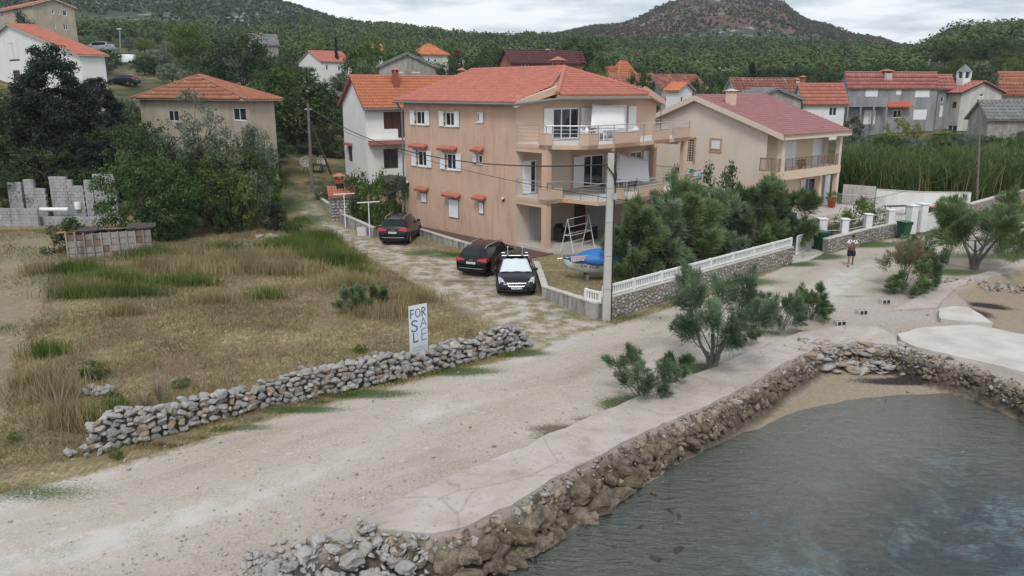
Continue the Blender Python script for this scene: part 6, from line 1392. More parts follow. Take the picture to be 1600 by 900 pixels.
# ---- ruined block wall on the left ----
RW_ = empty('block_ruin', G(10, 352), R(-4), 'unfinished grey block wall with gaps in front of the dark trees', 'ruined wall'); ro = RW_.location
Yr = ro.y + 1.2; mblk = simple('grey_block', (.36, .36, .37), .95, .18, 3., .5, 14, dirt=((.20, .20, .20), .5, .7, .8)); blocks = []
def ruinx(px, py): q = atY(px, py, Yr); return q.x - ro.x, q.z
tops = [(12, 38, 282), (38, 55, 277), (55, 74, 289), (80, 108, 272), (108, 117, 276), (117, 136, 286), (136, 150, 276), (150, 168, 268), (168, 186, 266)]
g = MB(); bw, bh = .42, .215; RWm = MB()
for (x0, x1, top) in tops:
    a, z1 = ruinx(x0, top); b, _ = ruinx(x1 - (.0 if x1 != 38 else 3), top); nr = int(z1 / bh)
    for r in range(nr):
        x = a - (bw / 2 if r % 2 else 0)
        while x < b - .05:
            l, rt = max(x, a), min(x + bw, b)
            if rt - l > .08: blocks.append((l + .008, rt - .008, .9, 1.12, r * bh + .006, (r + 1) * bh - .006))
            x += bw
for (x0, x1, y_, top, z_) in ((-30, 80, -.4, 322, 0), (76, 175, .15, 334, 0)):
    a = ruinx(x0, top)[0]; b = ruinx(x1, top)[0]; z1 = atY(x0, top, ro.y).z; nr = max(2, int(z1 / bh))
    for r in range(nr):
        x = a - (bw / 2 if r % 2 else 0)
        while x < b: blocks.append((max(x, a) + .008, min(x + bw, b) - .008, y_, y_ + .22, r * bh + .006, (r + 1) * bh - .006)); x += bw
blocks.sort(key=lambda q: -q[4])
rr = random.Random(9)
for i, q in enumerate(blocks):
    j = rr.uniform(-.012, .012); q = (q[0], q[1], q[2] + j, q[3] + j, q[4], q[5])
    if i < 290: m_ = MB(); m_.box(*q); m_.build('block', mblk, RW_, fix=False)
    else: RWm.box(*q)
RWm.build('lower_blocks', mblk, RW_, fix=False)['kind'] = 'stuff'
g = MB(); g.tube([(ruinx(78, 330)[0], .05, 1.15), (ruinx(120, 328)[0], .1, 1.15)], .14, 8); tag(g.build('rolled_sheet', P_WHITE, None, ro), 'white rolled sheet lying on the block ruin', 'roll')
g = MB(); q = ruinx(131, 330); g.lathe([(.22, 0), (.24, .3), (.22, .5), (.20, .52)], 14, (q[0], .5, 1.1)); tag(g.build('white_drum', P_WHITE, None, ro), 'white plastic drum on the block ruin', 'drum')
# ---- panel shed ----
sp_ = G(108, 408); e_ = G(240, 398); d = e_ - sp_; L0 = d.length; SH = empty('panel_shed', sp_, math.atan2(d.y, d.x), 'low collapsing shed of grey concrete panels in the grass', 'shed'); nP = 10; rr = random.Random(4); mpan = simple('panel_grey', (.33, .30, .28), .95, .2, 2., .6, 12, dirt=((.12, .10, .09), .45, .7, .9))
for k in range(nP):
    x0, x1 = L0 * k / nP, L0 * (k + 1) / nP
    for r in range(4):
        g = MB(); j = rr.uniform(-.03, .03); g.bbox(x0 + .05, x1 - .03, j, j + .10, r * .38, r * .38 + .36, .015); g.build('panel', mpan if rr.random() < .8 else simple('panel_brown', (.20, .14, .11), .95, .3, 3.), SH)
    g = MB(); g.bbox(x0 - .05, x0 + .045, -.06, .14, 0, 1.55 + rr.uniform(-.05, .1), .015); g.build('post', mpan, SH)
for k in range(9):
    g = MB(); a = rr.uniform(-.06, .06); g.T = Matrix.Translation((L0 * k / 8.5, .3, 1.58 + rr.uniform(0, .1))) @ Matrix.Rotation(a, 4, 'Y') @ Matrix.Rotation(rr.uniform(-.2, .05), 4, 'X'); g.box(-.5, .55, -.35, 1.4, 0, .035); g.build('roof_sheet', simple('tin', (.06, .05, .045), .8, .4, 3.) if k else simple('rusty', (.28, .16, .06), .8), SH)
g = MB(); g.box(0, L0, 1.5, 1.6, 0, 1.5); g.build('back_wall', mpan, SH)
# white stones heap by the bush and in the grass
for (px, py, rx, ry, n_, lab, nm) in ((421, 372, .9, .25, 26, 'row of white stones under the dark juniper', 'stone_pile'), (150, 615, .55, .3, 26, 'little pile of white rubble among dry weeds', 'stone_pile'), (375, 388, 1.4, .4, 40, 'low pile of grey stones in the tall dry grass', 'stone_pile'), (90, 330, .1, .1, 0, '', ''), (140, 712, .6, .2, 9, 'few loose stones by the end of the dry stone wall', 'stone_pile')):
    if not n_: continue
    c = G(px, py); r_ = empty(nm, c, 0, lab, 'stone pile'); rr = random.Random(px)
    for _ in range(n_): s_ = rr.uniform(.14, .34); put_rock(r_, 'w', (rr.uniform(-rx, rx), rr.uniform(-ry, ry), s_ * .25 + rr.uniform(0, .12)), s_ * 1.2, s_, s_, (rr.random(), rr.random(), rr.random() * 6))
# ================= vehicles =================
P_CAR = simple('black_car_paint', (.004, .005, .007), .22, .1, 2., spec=.45); P_CARB = simple('blue_black_car_paint', (.007, .010, .016), .22, .1, 2., spec=.5)
M_CGL = simple('car_glass', (.006, .009, .012), .06, .1, 1., spec=.5); M_TYRE = simple('tyre_rubber', (.014, .014, .014), .9, .1); M_RIM = simple('alloy', (.45, .46, .47), .3, .1, metal=.8)
M_REDL = simple('tail_lamp_red', (.42, .008, .012), .2, .15, 9., coat=.6); M_HEAD = simple('headlamp_glass', (.42, .45, .48), .12, .55, 9., coat=.6); M_CHR = simple('chrome', (.70, .71, .72), .15, .05, metal=.9)
M_PLATE = simple('number_plate', (.70, .71, .70), .5, .05); M_TXT = simple('plate_ink', (.02, .02, .03), .6)
ESTATE = [  # y, zlow, zbelt, ztop, wlow, wbelt, wtop
 (-2.40, .42, .66, .70, .74, .78, .70), (-2.36, .30, .80, .84, .84, .86, .78), (-2.30, .25, .96, 1.0, .88, .89, .80), (-2.20, .22, 1.00, 1.08, .90, .90, .74), (-1.90, .22, 1.02, 1.41, .91, .90, .61),
 (-1.45, .22, 1.01, 1.46, .92, .91, .63), (-.75, .22, .99, 1.485, .92, .91, .64), (0., .22, .97, 1.48, .92, .91, .64), (.50, .22, .96, 1.43, .92, .90, .62), (.95, .22, .95, 1.20, .92, .89, .68), (1.32, .22, .93, .98, .92, .88, .72),
 (1.75, .22, .86, .90, .91, .86, .70), (2.10, .23, .76, .80, .88, .83, .66), (2.28, .26, .66, .69, .84, .78, .62), (2.38, .34, .56, .58, .76, .70, .56)]
def car(name, p, rz, label, paint, st=ESTATE, zs=1., ls=1., ws=1., rails=False, plate='white', front=False, brand_bar=False, steel_rail=P_METAL, sunroof=False, group=None):
    r_ = empty(name, p, rz, label, 'car', group); G_ = []; 
    for (y, zl, zb, zt_, wl, wb, wt) in st:
        y *= ls; zl, zb, zt_ = zl * zs, zb * zs, zt_ * zs; wl, wb, wt = wl * ws, wb * ws, wt * ws; mid = zl + (zb - zl) * .55
        prof = [(wl * .80, zl), (wl * .98, zl + .05), (wl + .01, zl + (mid - zl) * .6), (max(wl, wb) + .015, mid + .04), (wb, zb - .03), (wb - .035, zb), (wt + (wb - wt) * .25 + .0, zb + (zt_ - zb) * .72), (wt, zt_ - .045 * (zt_ > zb + .1)), (wt - .10, zt_ - .0), (wt * .5, zt_ + .022), (0, zt_ + .03)]
        G_.append([Vector((w, y, z)) for w, z in prof])
    ns, npf = len(G_), len(G_[0]); body = MB(); body.smooth = True; vs = []; idx = {}
    for i in range(ns):
        for j in range(npf):
            for sx in (1, -1):
                if j == npf - 1 and sx == -1: idx[i, j, -1] = idx[i, j, 1]; continue
                idx[i, j, sx] = len(vs); q = G_[i][j]; vs.append(Vector((q.x * sx, q.y, q.z)))
    cab0 = 4; cab1 = [i for i, s in enumerate(st) if s[3] > s[2] + .2][-1]
    glass = {'side': [], 'wind': [], 'rear': []}; fs = []; W0 = cab1
    for i in range(ns - 1):
        for j in range(npf - 1):
            for sx in (1, -1):
                f = (idx[i, j, sx], idx[i + 1, j, sx], idx[i + 1, j + 1, sx], idx[i, j + 1, sx]); f = f if sx == 1 else f[::-1]
                z_ = st[i]; n_ = st[i + 1]
                if j in (5, 6) and 4 <= i < W0 - 1 + 0: glass['side'].append((f, i, sx)); fs.append(f)
                else: fs.append(f)
                if j >= 7 and (st[i][3] - st[i + 1][3]) > .15 and st[i][0] > 0: glass['wind'].append(f)
                if j >= 7 and (st[i + 1][3] - st[i][3]) > .2 and st[i][0] < 0: glass['rear'].append(f)
    ends = [[idx[0, j, 1] for j in range(npf)] + [idx[0, j, -1] for j in range(npf - 2, -1, -1)], [idx[ns - 1, j, 1] for j in range(npf)][::-1] + [idx[ns - 1, j, -1] for j in range(0, npf - 1)][::1]]
    fs += [tuple(e) for e in ends]; fs += [(idx[i, 0, 1], idx[i, 0, -1], idx[i + 1, 0, -1], idx[i + 1, 0, 1]) for i in range(ns - 1)]
    body.add(vs, fs); bo = body.build('body', paint, r_); md = bo.modifiers.new('e', 'EDGE_SPLIT'); md.split_angle = R(42)
    def proud(faces, d, nm, mat, shrink=0., par=r_):
        me_v = {}; g = MB(); g.smooth = True; nv = {}
        for f in faces:
            a, b, c, e = [vs[k] for k in f[:4]]; n = (c - a).cross(e - b); n.normalize(); cc = (a + b + c + e) / 4
            if n.dot(cc - Vector((0, cc.y, .7))) < 0: n = -n
            for k in f: nv.setdefault(k, Vector()); nv[k] = nv[k] + n
        m = {}
        for f in faces:
            q = []
            for k in f:
                if k not in m: m[k] = len(me_v); me_v[k] = vs[k] + nv[k].normalized() * d
                q.append(m[k])
            g.f.append(tuple(q)); g.m.append(0); g.sm.append(True)
        g.v = [tuple(me_v[k]) for k in m]
        return g.build(nm, mat, par)
    wind = [f for f in glass['wind']]; rear = [f for f in glass['rear']]
    if wind: ws_o = proud(wind, .006, 'windscreen', M_CGL)
    if rear: proud(rear, .006, 'rear_window', M_CGL)
    for sx in (1, -1):
        for grp in ((4, 5), (6, 6), (7, 7)):
            ff = [f for f, i, s in glass['side'] if s == sx and grp[0] <= i <= grp[1]]
            if ff: proud(ff, .006, 'side_window', M_CGL)
    L2 = st[-1][0] * ls; Lr = st[0][0] * ls
    # wheels
    for sx in (1, -1):
        for yy in (1.42 * ls, -1.40 * ls):
            w_ = MB(); w_.T = Matrix.Translation((sx * .80 * ws, yy, .325)) @ Matrix.Rotation(R(90), 4, 'Y'); w_.smooth = True; w_.lathe([(.20, -.11), (.30, -.115), (.325, -.08), (.325, .08), (.30, .115), (.20, .11)], 24); wo = w_.build('wheel', M_TYRE, r_)
            g = MB(); g.T = Matrix.Translation((sx * .80 * ws, yy, .325)) @ Matrix.Rotation(R(90) * sx, 4, 'Y'); g.lathe([(.21, .09), (.215, .118), (.19, .112), (.185, .07)], 20); 
            for k in range(5): a = 2 * math.pi * k / 5; g.tube([(0, 0, .10), (.19 * math.cos(a), .19 * math.sin(a), .108)], [.045, .025], 5)
            g.build('rim', M_RIM, wo)
            g = MB(); pts = [(sx * (.925 * ws), yy + .40 * math.cos(a), .33 + .40 * math.sin(a)) for a in [R(x) for x in range(-10, 191, 20)]]; g.tube(pts, .035, 5); g.build('wheel_arch', P_DARK, r_)
    # mirrors
    for sx in (1, -1): g = MB(); g.smooth = True; g.bbox(sx * .98 * ws - .11, sx * .98 * ws + .11, .78 * ls, .93 * ls, .96 * zs, 1.10 * zs, .035); g.build('wing_mirror', paint, r_)
    if rails:
        for sx in (1, -1): x = sx * .60 * ws; g = MB(); g.tube([(x, -1.85 * ls, 1.43 * zs), (x, -1.6 * ls, 1.53 * zs), (x, 0, 1.575 * zs), (x, .35 * ls, 1.53 * zs), (x, .5 * ls, 1.46 * zs)], .022, 6); g.build('roof_rail', steel_rail, r_)
    # rear furniture
    for sx in (1, -1):
        g = MB(); g.add([(sx * .87 * ws, -2.28 * ls, 1.0 * zs), (sx * .89 * ws, -2.34 * ls, .80 * zs), (sx * .36 * ws, -2.40 * ls, .85 * zs), (sx * .46 * ws, -2.35 * ls, .95 * zs), (sx * .905 * ws, -1.98 * ls, .97 * zs), (sx * .935 * ws, -2.03 * ls, .84 * zs)], [(0, 1, 2, 3), (0, 4, 5, 1)])
        mm = bpy.data.meshes.new('t'); o = g.build('tail_lamp', M_REDL, r_); s = o.modifiers.new('s', 'SOLIDIFY'); s.thickness = .05; s.offset = 0
        g = MB(); g.add([(sx * .84 * ws, 2.12 * ls, .72 * zs), (sx * .86 * ws, 1.78 * ls, .86 * zs), (sx * .70 * ws, 1.98 * ls, .85 * zs), (sx * .54 * ws, 2.26 * ls, .70 * zs), (sx * .58 * ws, 2.31 * ls, .62 * zs), (sx * .82 * ws, 2.22 * ls, .62 * zs)], [(0, 1, 2, 3), (0, 3, 4, 5)]); o = g.build('headlight', M_HEAD, r_); s = o.modifiers.new('s', 'SOLIDIFY'); s.thickness = .05; s.offset = 0
        g = MB(); g.bbox(sx * .62 * ws - .11, sx * .62 * ws + .11, 2.27 * ls, 2.345 * ls, .38 * zs, .46 * zs, .02); g.build('fog_lamp', M_HEAD, r_)
    def plate_(y, z, sgn, tint=None, text='ZD 421 AK', sl=0):
        g = MB(); g.box(-.26, .26, y - .012, y + .012, z - .055, z + .055); po = g.build('number_plate', tint or M_PLATE, r_)
        g = MB(); rr = random.Random(int(abs(z * 991) + abs(y * 77)))
        for k, ch in enumerate((-.21, -.165, -.08, -.03, .02, .07, .14, .19)):
            yy = y + sgn * .013; a = ch; h = .032
            g.box(a - .016, a - .008, yy - .002, yy + .002, z - h, z + h); g.box(a - .007, a + .012, yy - .002, yy + .002, z + (h - .01 if rr.random() < .6 else -.004), z + (h if rr.random() < .6 else .004) + .004)
            if rr.random() < .6: g.box(a + .008, a + .016, yy - .002, yy + .002, z - h, z + h * .4)
        g.build('plate_characters', M_TXT, po)['kind'] = 'stuff'
    plate_(-2.395 * ls, .74 * zs, -1); plate_(2.40 * ls, .45 * zs, 1, simple('plate_green_white', (.50, .66, .62), .5))
    g = MB(); g.tube([(-.78 * ws, -2.37 * ls, .48 * zs), (-.5 * ws, -2.41 * ls, .46 * zs), (.5 * ws, -2.41 * ls, .46 * zs), (.78 * ws, -2.37 * ls, .48 * zs)], .022, 6); g.build('bumper_trim', P_GUTTER, r_)
    for sx in (1, -1): g = MB(); g.box(sx * .62 * ws - .12, sx * .62 * ws + .12, -2.385 * ls, -2.37 * ls, .40 * zs, .43 * zs); g.build('reflector', M_REDL, r_)
    g = MB(); g.tube([(.07 * math.cos(a), -2.35 * ls - .01, .865 * zs + .03 * math.sin(a)) for a in [k * math.pi / 6 for k in range(12)]], .009, 4, closed=True); g.build('badge', M_CHR, r_)
    # grille
    g = MB(); fr_ = [(-.46 * ws, 2.325 * ls, .665 * zs), (.46 * ws, 2.325 * ls, .665 * zs), (.37 * ws, 2.40 * ls, .535 * zs), (-.37 * ws, 2.40 * ls, .535 * zs)]; g.tube(fr_, .020, 6, closed=True); g.build('grille_surround', M_CHR, r_)
    g = MB(); g.add(fr_ + [(q[0], q[1] - .06, q[2]) for q in fr_], [(0, 1, 2, 3), (7, 6, 5, 4), (0, 4, 5, 1), (1, 5, 6, 2), (2, 6, 7, 3), (3, 7, 4, 0)]); g.build('grille', P_DARK, r_)
    g = MB(); g.tube([(.085 * math.cos(a), 2.375 * ls, .60 * zs + .035 * math.sin(a)) for a in [k * math.pi / 6 for k in range(12)]], .011, 4, closed=True); g.build('badge', M_CHR, r_)
    g = MB(); g.box(-.5 * ws, .5 * ws, 2.375 * ls, 2.395 * ls, .28 * zs, .38 * zs); g.build('air_intake', P_DARK, r_)
    return r_
c1 = car('parked_car', G(737, 433) + Vector((.85, 2.05, 0)), R(-23), 'black estate car with silver roof rails seen from behind', P_CAR, rails=True, zs=1.04, ws=.98, ls=.95)
c2p = G(804, 464) + Vector((.02, 2.25, 0)); c2 = car('parked_car', c2p, R(182), 'black car facing the road with a pale windscreen cover and roof bars', P_CAR, ls=.97, ws=1.0)
c3 = car('parked_car', G(617, 384) + Vector((.12, 2.25, 0)), R(-6), 'dark SUV parked by the corner of the tan house', P_CARB, zs=1.13, rails=True, ls=.96, ws=1.0)
# windscreen cover on the middle car
SS = empty('windscreen_cover', c2p + Vector((0, 0, .9)), R(182), 'pale silver sunshade spread over the windscreen of the black car', 'sunshade')
g = MB(); g.smooth = True; nn = 12; vs = []; fs = []
for i in range(nn + 1):
    for j in range(nn + 1):
        u, v = i / nn, j / nn; w_ = .58 + .20 * v; y = (.48 + .84 * v) * .97; z = 1.455 - .455 * v - .03 * (2 * u - 1) ** 2 + .012 * math.sin(u * 17) - .9; z += .035; vs.append(((2 * u - 1) * w_, y + .03 * (1 - (2 * u - 1) ** 2), z))
for i in range(nn):
    for j in range(nn): a = i * (nn + 1) + j; fs.append((a, a + 1, a + nn + 2, a + nn + 1))
g.add(vs, fs); o = g.build('sheet', simple('silver_cover', (.60, .66, .69), .45, .08, 6.), SS); s = o.modifiers.new('s', 'SOLIDIFY'); s.thickness = .012
# roof bars with uprights
RKc = empty('roof_rack', c2p + Vector((0, 0, 1.5)), R(182), 'roof rack with two short uprights on the black car', 'roof rack')
for y in (.25, -.45):
    g = MB(); g.tube([(-.66, y, .09), (.66, y, .09)], .020, 6); g.build('cross_bar', P_METAL, RKc)
    for sx in (-.6, .6): g = MB(); g.box(sx - .04, sx + .04, y - .05, y + .05, -.02, .09); g.build('foot', P_DARK, RKc)
for sx in (-.36, .36): g = MB(); g.tube([(sx, .25, .1), (sx, .2, .5)], .022, 6); g.tube([(sx, .2, .5), (sx, .27, .53)], .03, 5); g.build('upright', P_METAL, RKc); g = MB(); g.bbox(sx - .05, sx + .05, -.5, .33, .11, .17, .02); g.build('cradle', P_GUTTER, RKc)
g = MB(); g.bbox(-.5, .5, -.4, .15, .115, .18, .02); g.build('carrier_pad', P_DARK, RKc)
# far vehicles
car('parked_car', onpx(194, 118) + Vector((0, 0, .0)), R(80), 'small dark car parked on the slope left of the orange hipped roof', P_CARB, ls=.9)
vp = onpx(195, 190); vp.z = atY(195, 98, 190).z
VAN = [(-2.3, .3, 1.2, 1.75, .88, .88, .72), (-2.2, .25, 1.25, 1.9, .9, .9, .75), (-1., .25, 1.2, 1.95, .9, .9, .76), (.4, .25, 1.1, 1.95, .9, .9, .76), (1.0, .25, 1.0, 1.75, .9, .88, .7), (1.55, .25, .98, 1.1, .9, .86, .7), (2.1, .25, .85, .92, .88, .82, .66), (2.35, .35, .6, .64, .8, .75, .6)]
def van(p, rz, label):
    r_ = empty('parked_van', p, rz, label, 'van'); g = MB(); g.smooth = False; n = 7; vs = []; fs = []
    for (y, zl, zb, zt_, wl, wb, wt) in VAN:
        pr = [(wl, zl), (wl + .02, (zl + zb) / 2), (wb, zb), (wt, zt_ - .06), (wt - .1, zt_)]; vs += [(w, y, z) for w, z in pr] + [(-w, y, z) for w, z in pr[::-1]]
    for i in range(len(VAN) - 1):
        for k in range(10): a = i * 10 + k; b = i * 10 + (k + 1) % 10; fs.append((a, b, b + 10, a + 10))
    fs += [tuple(range(10)), tuple(range(10 * (len(VAN) - 1), 10 * len(VAN)))[::-1]]; g.add(vs, fs); g.build('body', simple('white_van_paint', (.80, .82, .84), .3, .03, coat=.8), r_)
    for sx in (1, -1):
        g = MB(); x = sx * .905; g.add([(x, .55, 1.12), (x, 1.4, 1.05), (x * .9, .98, 1.62), (x * .88, .55, 1.7)], [(0, 1, 2, 3)]); o = g.build('side_window', M_CGL, r_); s = o.modifiers.new('s', 'SOLIDIFY'); s.thickness = .04
        for y in (-1.4, 1.4): g = MB(); g.T = Matrix.Translation((sx * .8, y, .33)) @ Matrix.Rotation(R(90), 4, 'Y'); g.lathe([(.2, -.12), (.33, -.1), (.33, .1), (.2, .12)], 14); g.build('wheel', M_TYRE, r_)
    g = MB(); g.add([(-.72, 1.03, 1.72), (.72, 1.03, 1.72), (.82, 1.5, 1.14), (-.82, 1.5, 1.14)], [(0, 1, 2, 3)]); o = g.build('windscreen', M_CGL, r_); s = o.modifiers.new('s', 'SOLIDIFY'); s.thickness = .05
    return r_
lb = onpx(158, 140); lb.z = atY(158, 82, 140).z; car('parked_car', lb, R(75), 'pale blue grey car above the red roof of the pale house', simple('pale_blue_paint', (.30, .38, .42), .3, .05, coat=.5), ls=1.15, zs=1.15)
van(vp - Vector((0, 0, .1)), R(95), 'small white van parked on the hillside road')
# ---- boat ----
BT = empty('boat', G(925, 441) + Vector((.75, .75, 0)), R(94), 'small white motorboat under a blue tarpaulin in the walled yard', 'boat')
M_HULL = simple('hull_white', (.66, .68, .70), .35, .05, 1.5, coat=.3, dirt=((.45, .45, .42), .5, .8, .6)); M_TARP = simple('blue_tarp', (.02, .16, .50), .5, .15, 3., .6, 6); M_NAVY = simple('navy_tarp_edge', (.01, .035, .14), .6)
ns = 14; vs = []; fs = []; ring = 9
def hullp(t):   # t 0 stern .. 1 bow
    y = -1.9 + 4.1 * t; w = .84 * (1 - max(0, (t - .45) / .55) ** 2.2) + .01; zg = .92 + .26 * t ** 2; zk = .34 + .42 * max(0, (t - .6) / .4) ** 2.4; return y, w, zg, zk
for i in range(ns + 1):
    y, w, zg, zk = hullp(i / ns)
    for k in range(ring): a = -1 + 2 * k / (ring - 1); s_ = abs(a); x = w * (1 if a > 0 else -1) * (s_ ** .55 if s_ > 0 else 0); vs.append((x, y, zk + (zg - zk) * s_ ** 2.0))
for i in range(ns):
    for k in range(ring - 1): a = i * ring + k; fs.append((a, a + 1, a + ring + 1, a + ring))
fs.append(tuple(range(ring))); g = MB(); g.smooth = True; g.add(vs, fs); hu = g.build('hull', M_HULL, BT); s = hu.modifiers.new('s', 'SOLIDIFY'); s.thickness = .03; s.offset = -1
g = MB(); 
for sx in (1, -1): g.tube([(sx * (hullp(i / ns)[1] + .01), hullp(i / ns)[0], hullp(i / ns)[2] - .02) for i in range(ns + 1)], .035, 6)
g.build('rubbing_strake', M_NAVY, BT)['kind'] = 'stuff'
g = MB(); g.smooth = True; vs = []; fs = []; m_ = 12
for i in range(ns + 1):
    t_ = i / ns * .93; y, w, zg, zk = hullp(t_); rise = .58 * math.sin(min(1, t_ / .75 + .18) * math.pi) ** .8 if t_ < .75 else 0; rise = .62 * max(0, 1 - abs((t_ - .38) / .52) ** 2.2)
    for k in range(m_ + 1):
        a = math.pi * k / m_; rr_ = 1 + .03 * math.sin(k * 3 + i * 1.3); x = (w + .03) * math.cos(a); z = zg + .0 + rise * math.sin(a) ** .8 * rr_ - (.12 + .03 * math.sin(i * 2.1) if k in (0, m_) else 0); vs.append((x, y, z + .03 * math.sin(a)))
for i in range(ns):
    for k in range(m_): a = i * (m_ + 1) + k; fs.append((a, a + 1, a + m_ + 2, a + m_ + 1))
g.add(vs, fs); tp_ = g.build('tarpaulin', M_TARP, None, BT.location); tp_.rotation_euler = BT.rotation_euler; tag(tp_, 'bright blue tarpaulin stretched over the small white boat', 'tarpaulin'); s = tp_.modifiers.new('s', 'SOLIDIFY'); s.thickness = .012
g = MB()
for (x, y) in ((-.35, 1.9), (.35, 1.9)): g.tube([(x, y - .25, 1.1), (x, y - .2, 1.45), (x * .6, y + .25, 1.5), (x * .35, y + .4, 1.2)], .018, 6)
g.tube([(-.2, 2.15, 1.5), (.2, 2.15, 1.5)], .018, 6); g.build('bow_rail', P_METAL, BT)
g = MB(); g.tube([(0, 2.1, 1.15), (0, 2.5, 1.10)], .025, 6); g.build('anchor_roller', P_METAL, BT)
sgx = MB(); sgx.T = Matrix.Translation((-.66, 1.45, 1.24)) @ Matrix.Rotation(R(-72), 4, 'Z') @ Matrix.Rotation(R(-12), 4, 'X'); sgx.box(-.48, .48, -.015, .015, -.13, .13); so_ = sgx.build('name_board', simple('board_cream', (.58, .52, .46), .7), BT)
g = MB(); g.T = sgx.T; rr = random.Random(8)
for k in range(9): x = -.40 + k * .1; g.box(x - .03, x + .03, -.022 if True else 0, .022, .06, .09); g.box(x - .03, x - .012, -.021, .021, -.09, .062); (rr.random() < .6) and g.box(x - .012, x + .03, -.0215, .0215, -.02, .01); (rr.random() < .5) and g.box(x + .012, x + .03, -.0205, .0205, -.09, .0)
g.build('orange_lettering', simple('orange_ink', (.55, .14, .06), .6), so_)['kind'] = 'stuff'
tx = bpy.data.curves.new('registration_curve', 'FONT'); tx.body = 'RH 2120'; tx.size = .27; tx.extrude = .004; tx.align_x = 'CENTER'; to = bpy.data.objects.new('registration_curve', tx); COL.objects.link(to); bpy.context.view_layer.update(); tme = bpy.data.meshes.new_from_object(to); bpy.data.objects.remove(to); tme.materials.clear(); tme.materials.append(M_TXT); to = put('registration', tme, BT)
t_ = .74; y, w, zg, zk = hullp(t_); y2, w2 = hullp(.64)[:2]; to.location = (-(w + w2) / 2 + .03, (y + y2) / 2, .74); to.rotation_euler = (R(72), 0, math.atan2(y2 - y, -(w2 - w)))
for yy in (-1.2, 1.):
    g = MB(); g.box(-.5, .5, yy - .08, yy + .08, 0, .30); g.build('chock', M_WOOD, None, BT.location, BT.rotation_euler[2]); o = COL.objects[-1]; tag(o, 'timber chock under the ' + ('stern' if yy < 0 else 'bow') + ' of the white boat', 'chock')

# ================= balcony and terrace furniture =================
def pchair(p, rz, label, group, m=P_WHITE, s=1.):
    r_ = empty('garden_chair', p, rz, label, 'chair', group); g = MB(); g.bbox(-.24, .24, -.22, .24, .40, .44, .015); g.build('seat', m, r_)
    g = MB(); g.smooth = True; n = 8; vs = []; fs = []
    for i in range(n + 1):
        a = math.pi * i / n; x = -.25 * math.cos(a); top = .44 + .42 * (math.sin(a) ** .5)
        vs += [(x, .24 + .02 * math.sin(a), .44), (x * .95, .30 + .03 * math.sin(a), top)]
    for i in range(n): a = 2 * i; fs.append((a, a + 2, a + 3, a + 1))
    g.add(vs, fs); o = g.build('backrest', m, r_); q = o.modifiers.new('s', 'SOLIDIFY'); q.thickness = .02
    for sx in (-1, 1):
        g = MB(); g.tube([(sx * .25, .26, .66), (sx * .27, -.2, .64), (sx * .25, -.2, .42)], .018, 6); g.build('armrest', m, r_)
        for sy in (-1, 1): g = MB(); g.tube([(sx * .22, sy * .2, .41), (sx * .26, sy * .25, 0)], [.022, .018], 6); g.build('leg', m, r_)
    return r_
gW = 'white plastic chairs on the balconies'; hw_ = lambda x, y, z: HF.wld((x, y, z))
pchair(hw_(3.2, -2.7, Z2), R(110), 'white plastic chair nearest the top floor balcony door', gW); pchair(hw_(4.3, -2.2, Z2), R(60), 'white plastic chair turned to the table on the top balcony', gW)
pchair(hw_(7.6, -2.8, Z2), R(200), 'white plastic chair by the middle gap of the top balcony', gW); pchair(hw_(6.1, -1.4, Z2), R(20), 'white plastic chair behind the parapet of the top balcony', gW)
def table(p, rz, label, m, w_=.7, d_=.45, h=.72, cat='table'):
    r_ = empty('garden_table', p, rz, label, cat); g = MB(); g.bbox(-w_, w_, -d_, d_, h - .04, h, .012); g.build('table_top', m, r_)
    for sx in (-1, 1):
        for sy in (-1, 1): g = MB(); g.tube([(sx * w_ * .8, sy * d_ * .8, h - .04), (sx * w_ * .85, sy * d_ * .85, 0)], .03, 6); g.build('leg', m, r_)
    return r_
table(hw_(5.3, -2.5, Z2), R(41), 'white table between the chairs on the top balcony', P_WHITE)
table(hw_(5.9, -3.0, Z1), R(41), 'pale table on the middle floor balcony', P_WHITE); pchair(hw_(6.9, -3.4, Z1), R(250), 'dark chair by the pale table on the middle balcony', 'dark chairs', P_DARK); pchair(hw_(4.9, -3.0, Z1), R(100), 'dark chair left of the pale table on the middle balcony', 'dark chairs', P_DARK)
p = hw_(10.6, -2.6, Z2); r_ = empty('parasol_stand', p, 0, 'thin dark parasol stand on the top balcony', 'stand'); g = MB(); g.lathe([(.28, 0), (.28, .05), (.05, .09)], 14); g.build('base', P_DARK, r_); g = MB(); g.tube([(0, 0, .05), (0, 0, 1.75)], .022, 6); g.build('pole', P_DARK, r_)
M_WICK = simple('black_wicker', (.014, .015, .017), .7, .3, 30.)
tb_ = table(hw_(3.6, -1.4, .22), R(41), 'black wicker table on the ground floor terrace', M_WICK, .7, .5)
def armch(p, rz, lab):
    r_ = empty('wicker_armchair', p, rz, lab, 'armchair', 'black wicker armchairs'); g = MB(); g.bbox(-.3, .3, -.3, .3, .12, .42, .02); g.build('seat', M_WICK, r_); g = MB(); g.bbox(-.32, .32, .28, .36, .12, .92, .02); g.build('backrest', M_WICK, r_)
    for sx in (-1, 1): g = MB(); g.bbox(sx * .33 - .04, sx * .33 + .04, -.3, .28, .12, .64, .02); g.build('armrest', M_WICK, r_)
armch(hw_(2.55, -1.4, .22), R(130), 'black wicker armchair left of the terrace table'); armch(hw_(4.3, -2.3, .22), R(230), 'black wicker armchair in front of the terrace table'); armch(hw_(3.5, -.6, .22), R(41), 'black wicker armchair against the terrace wall')
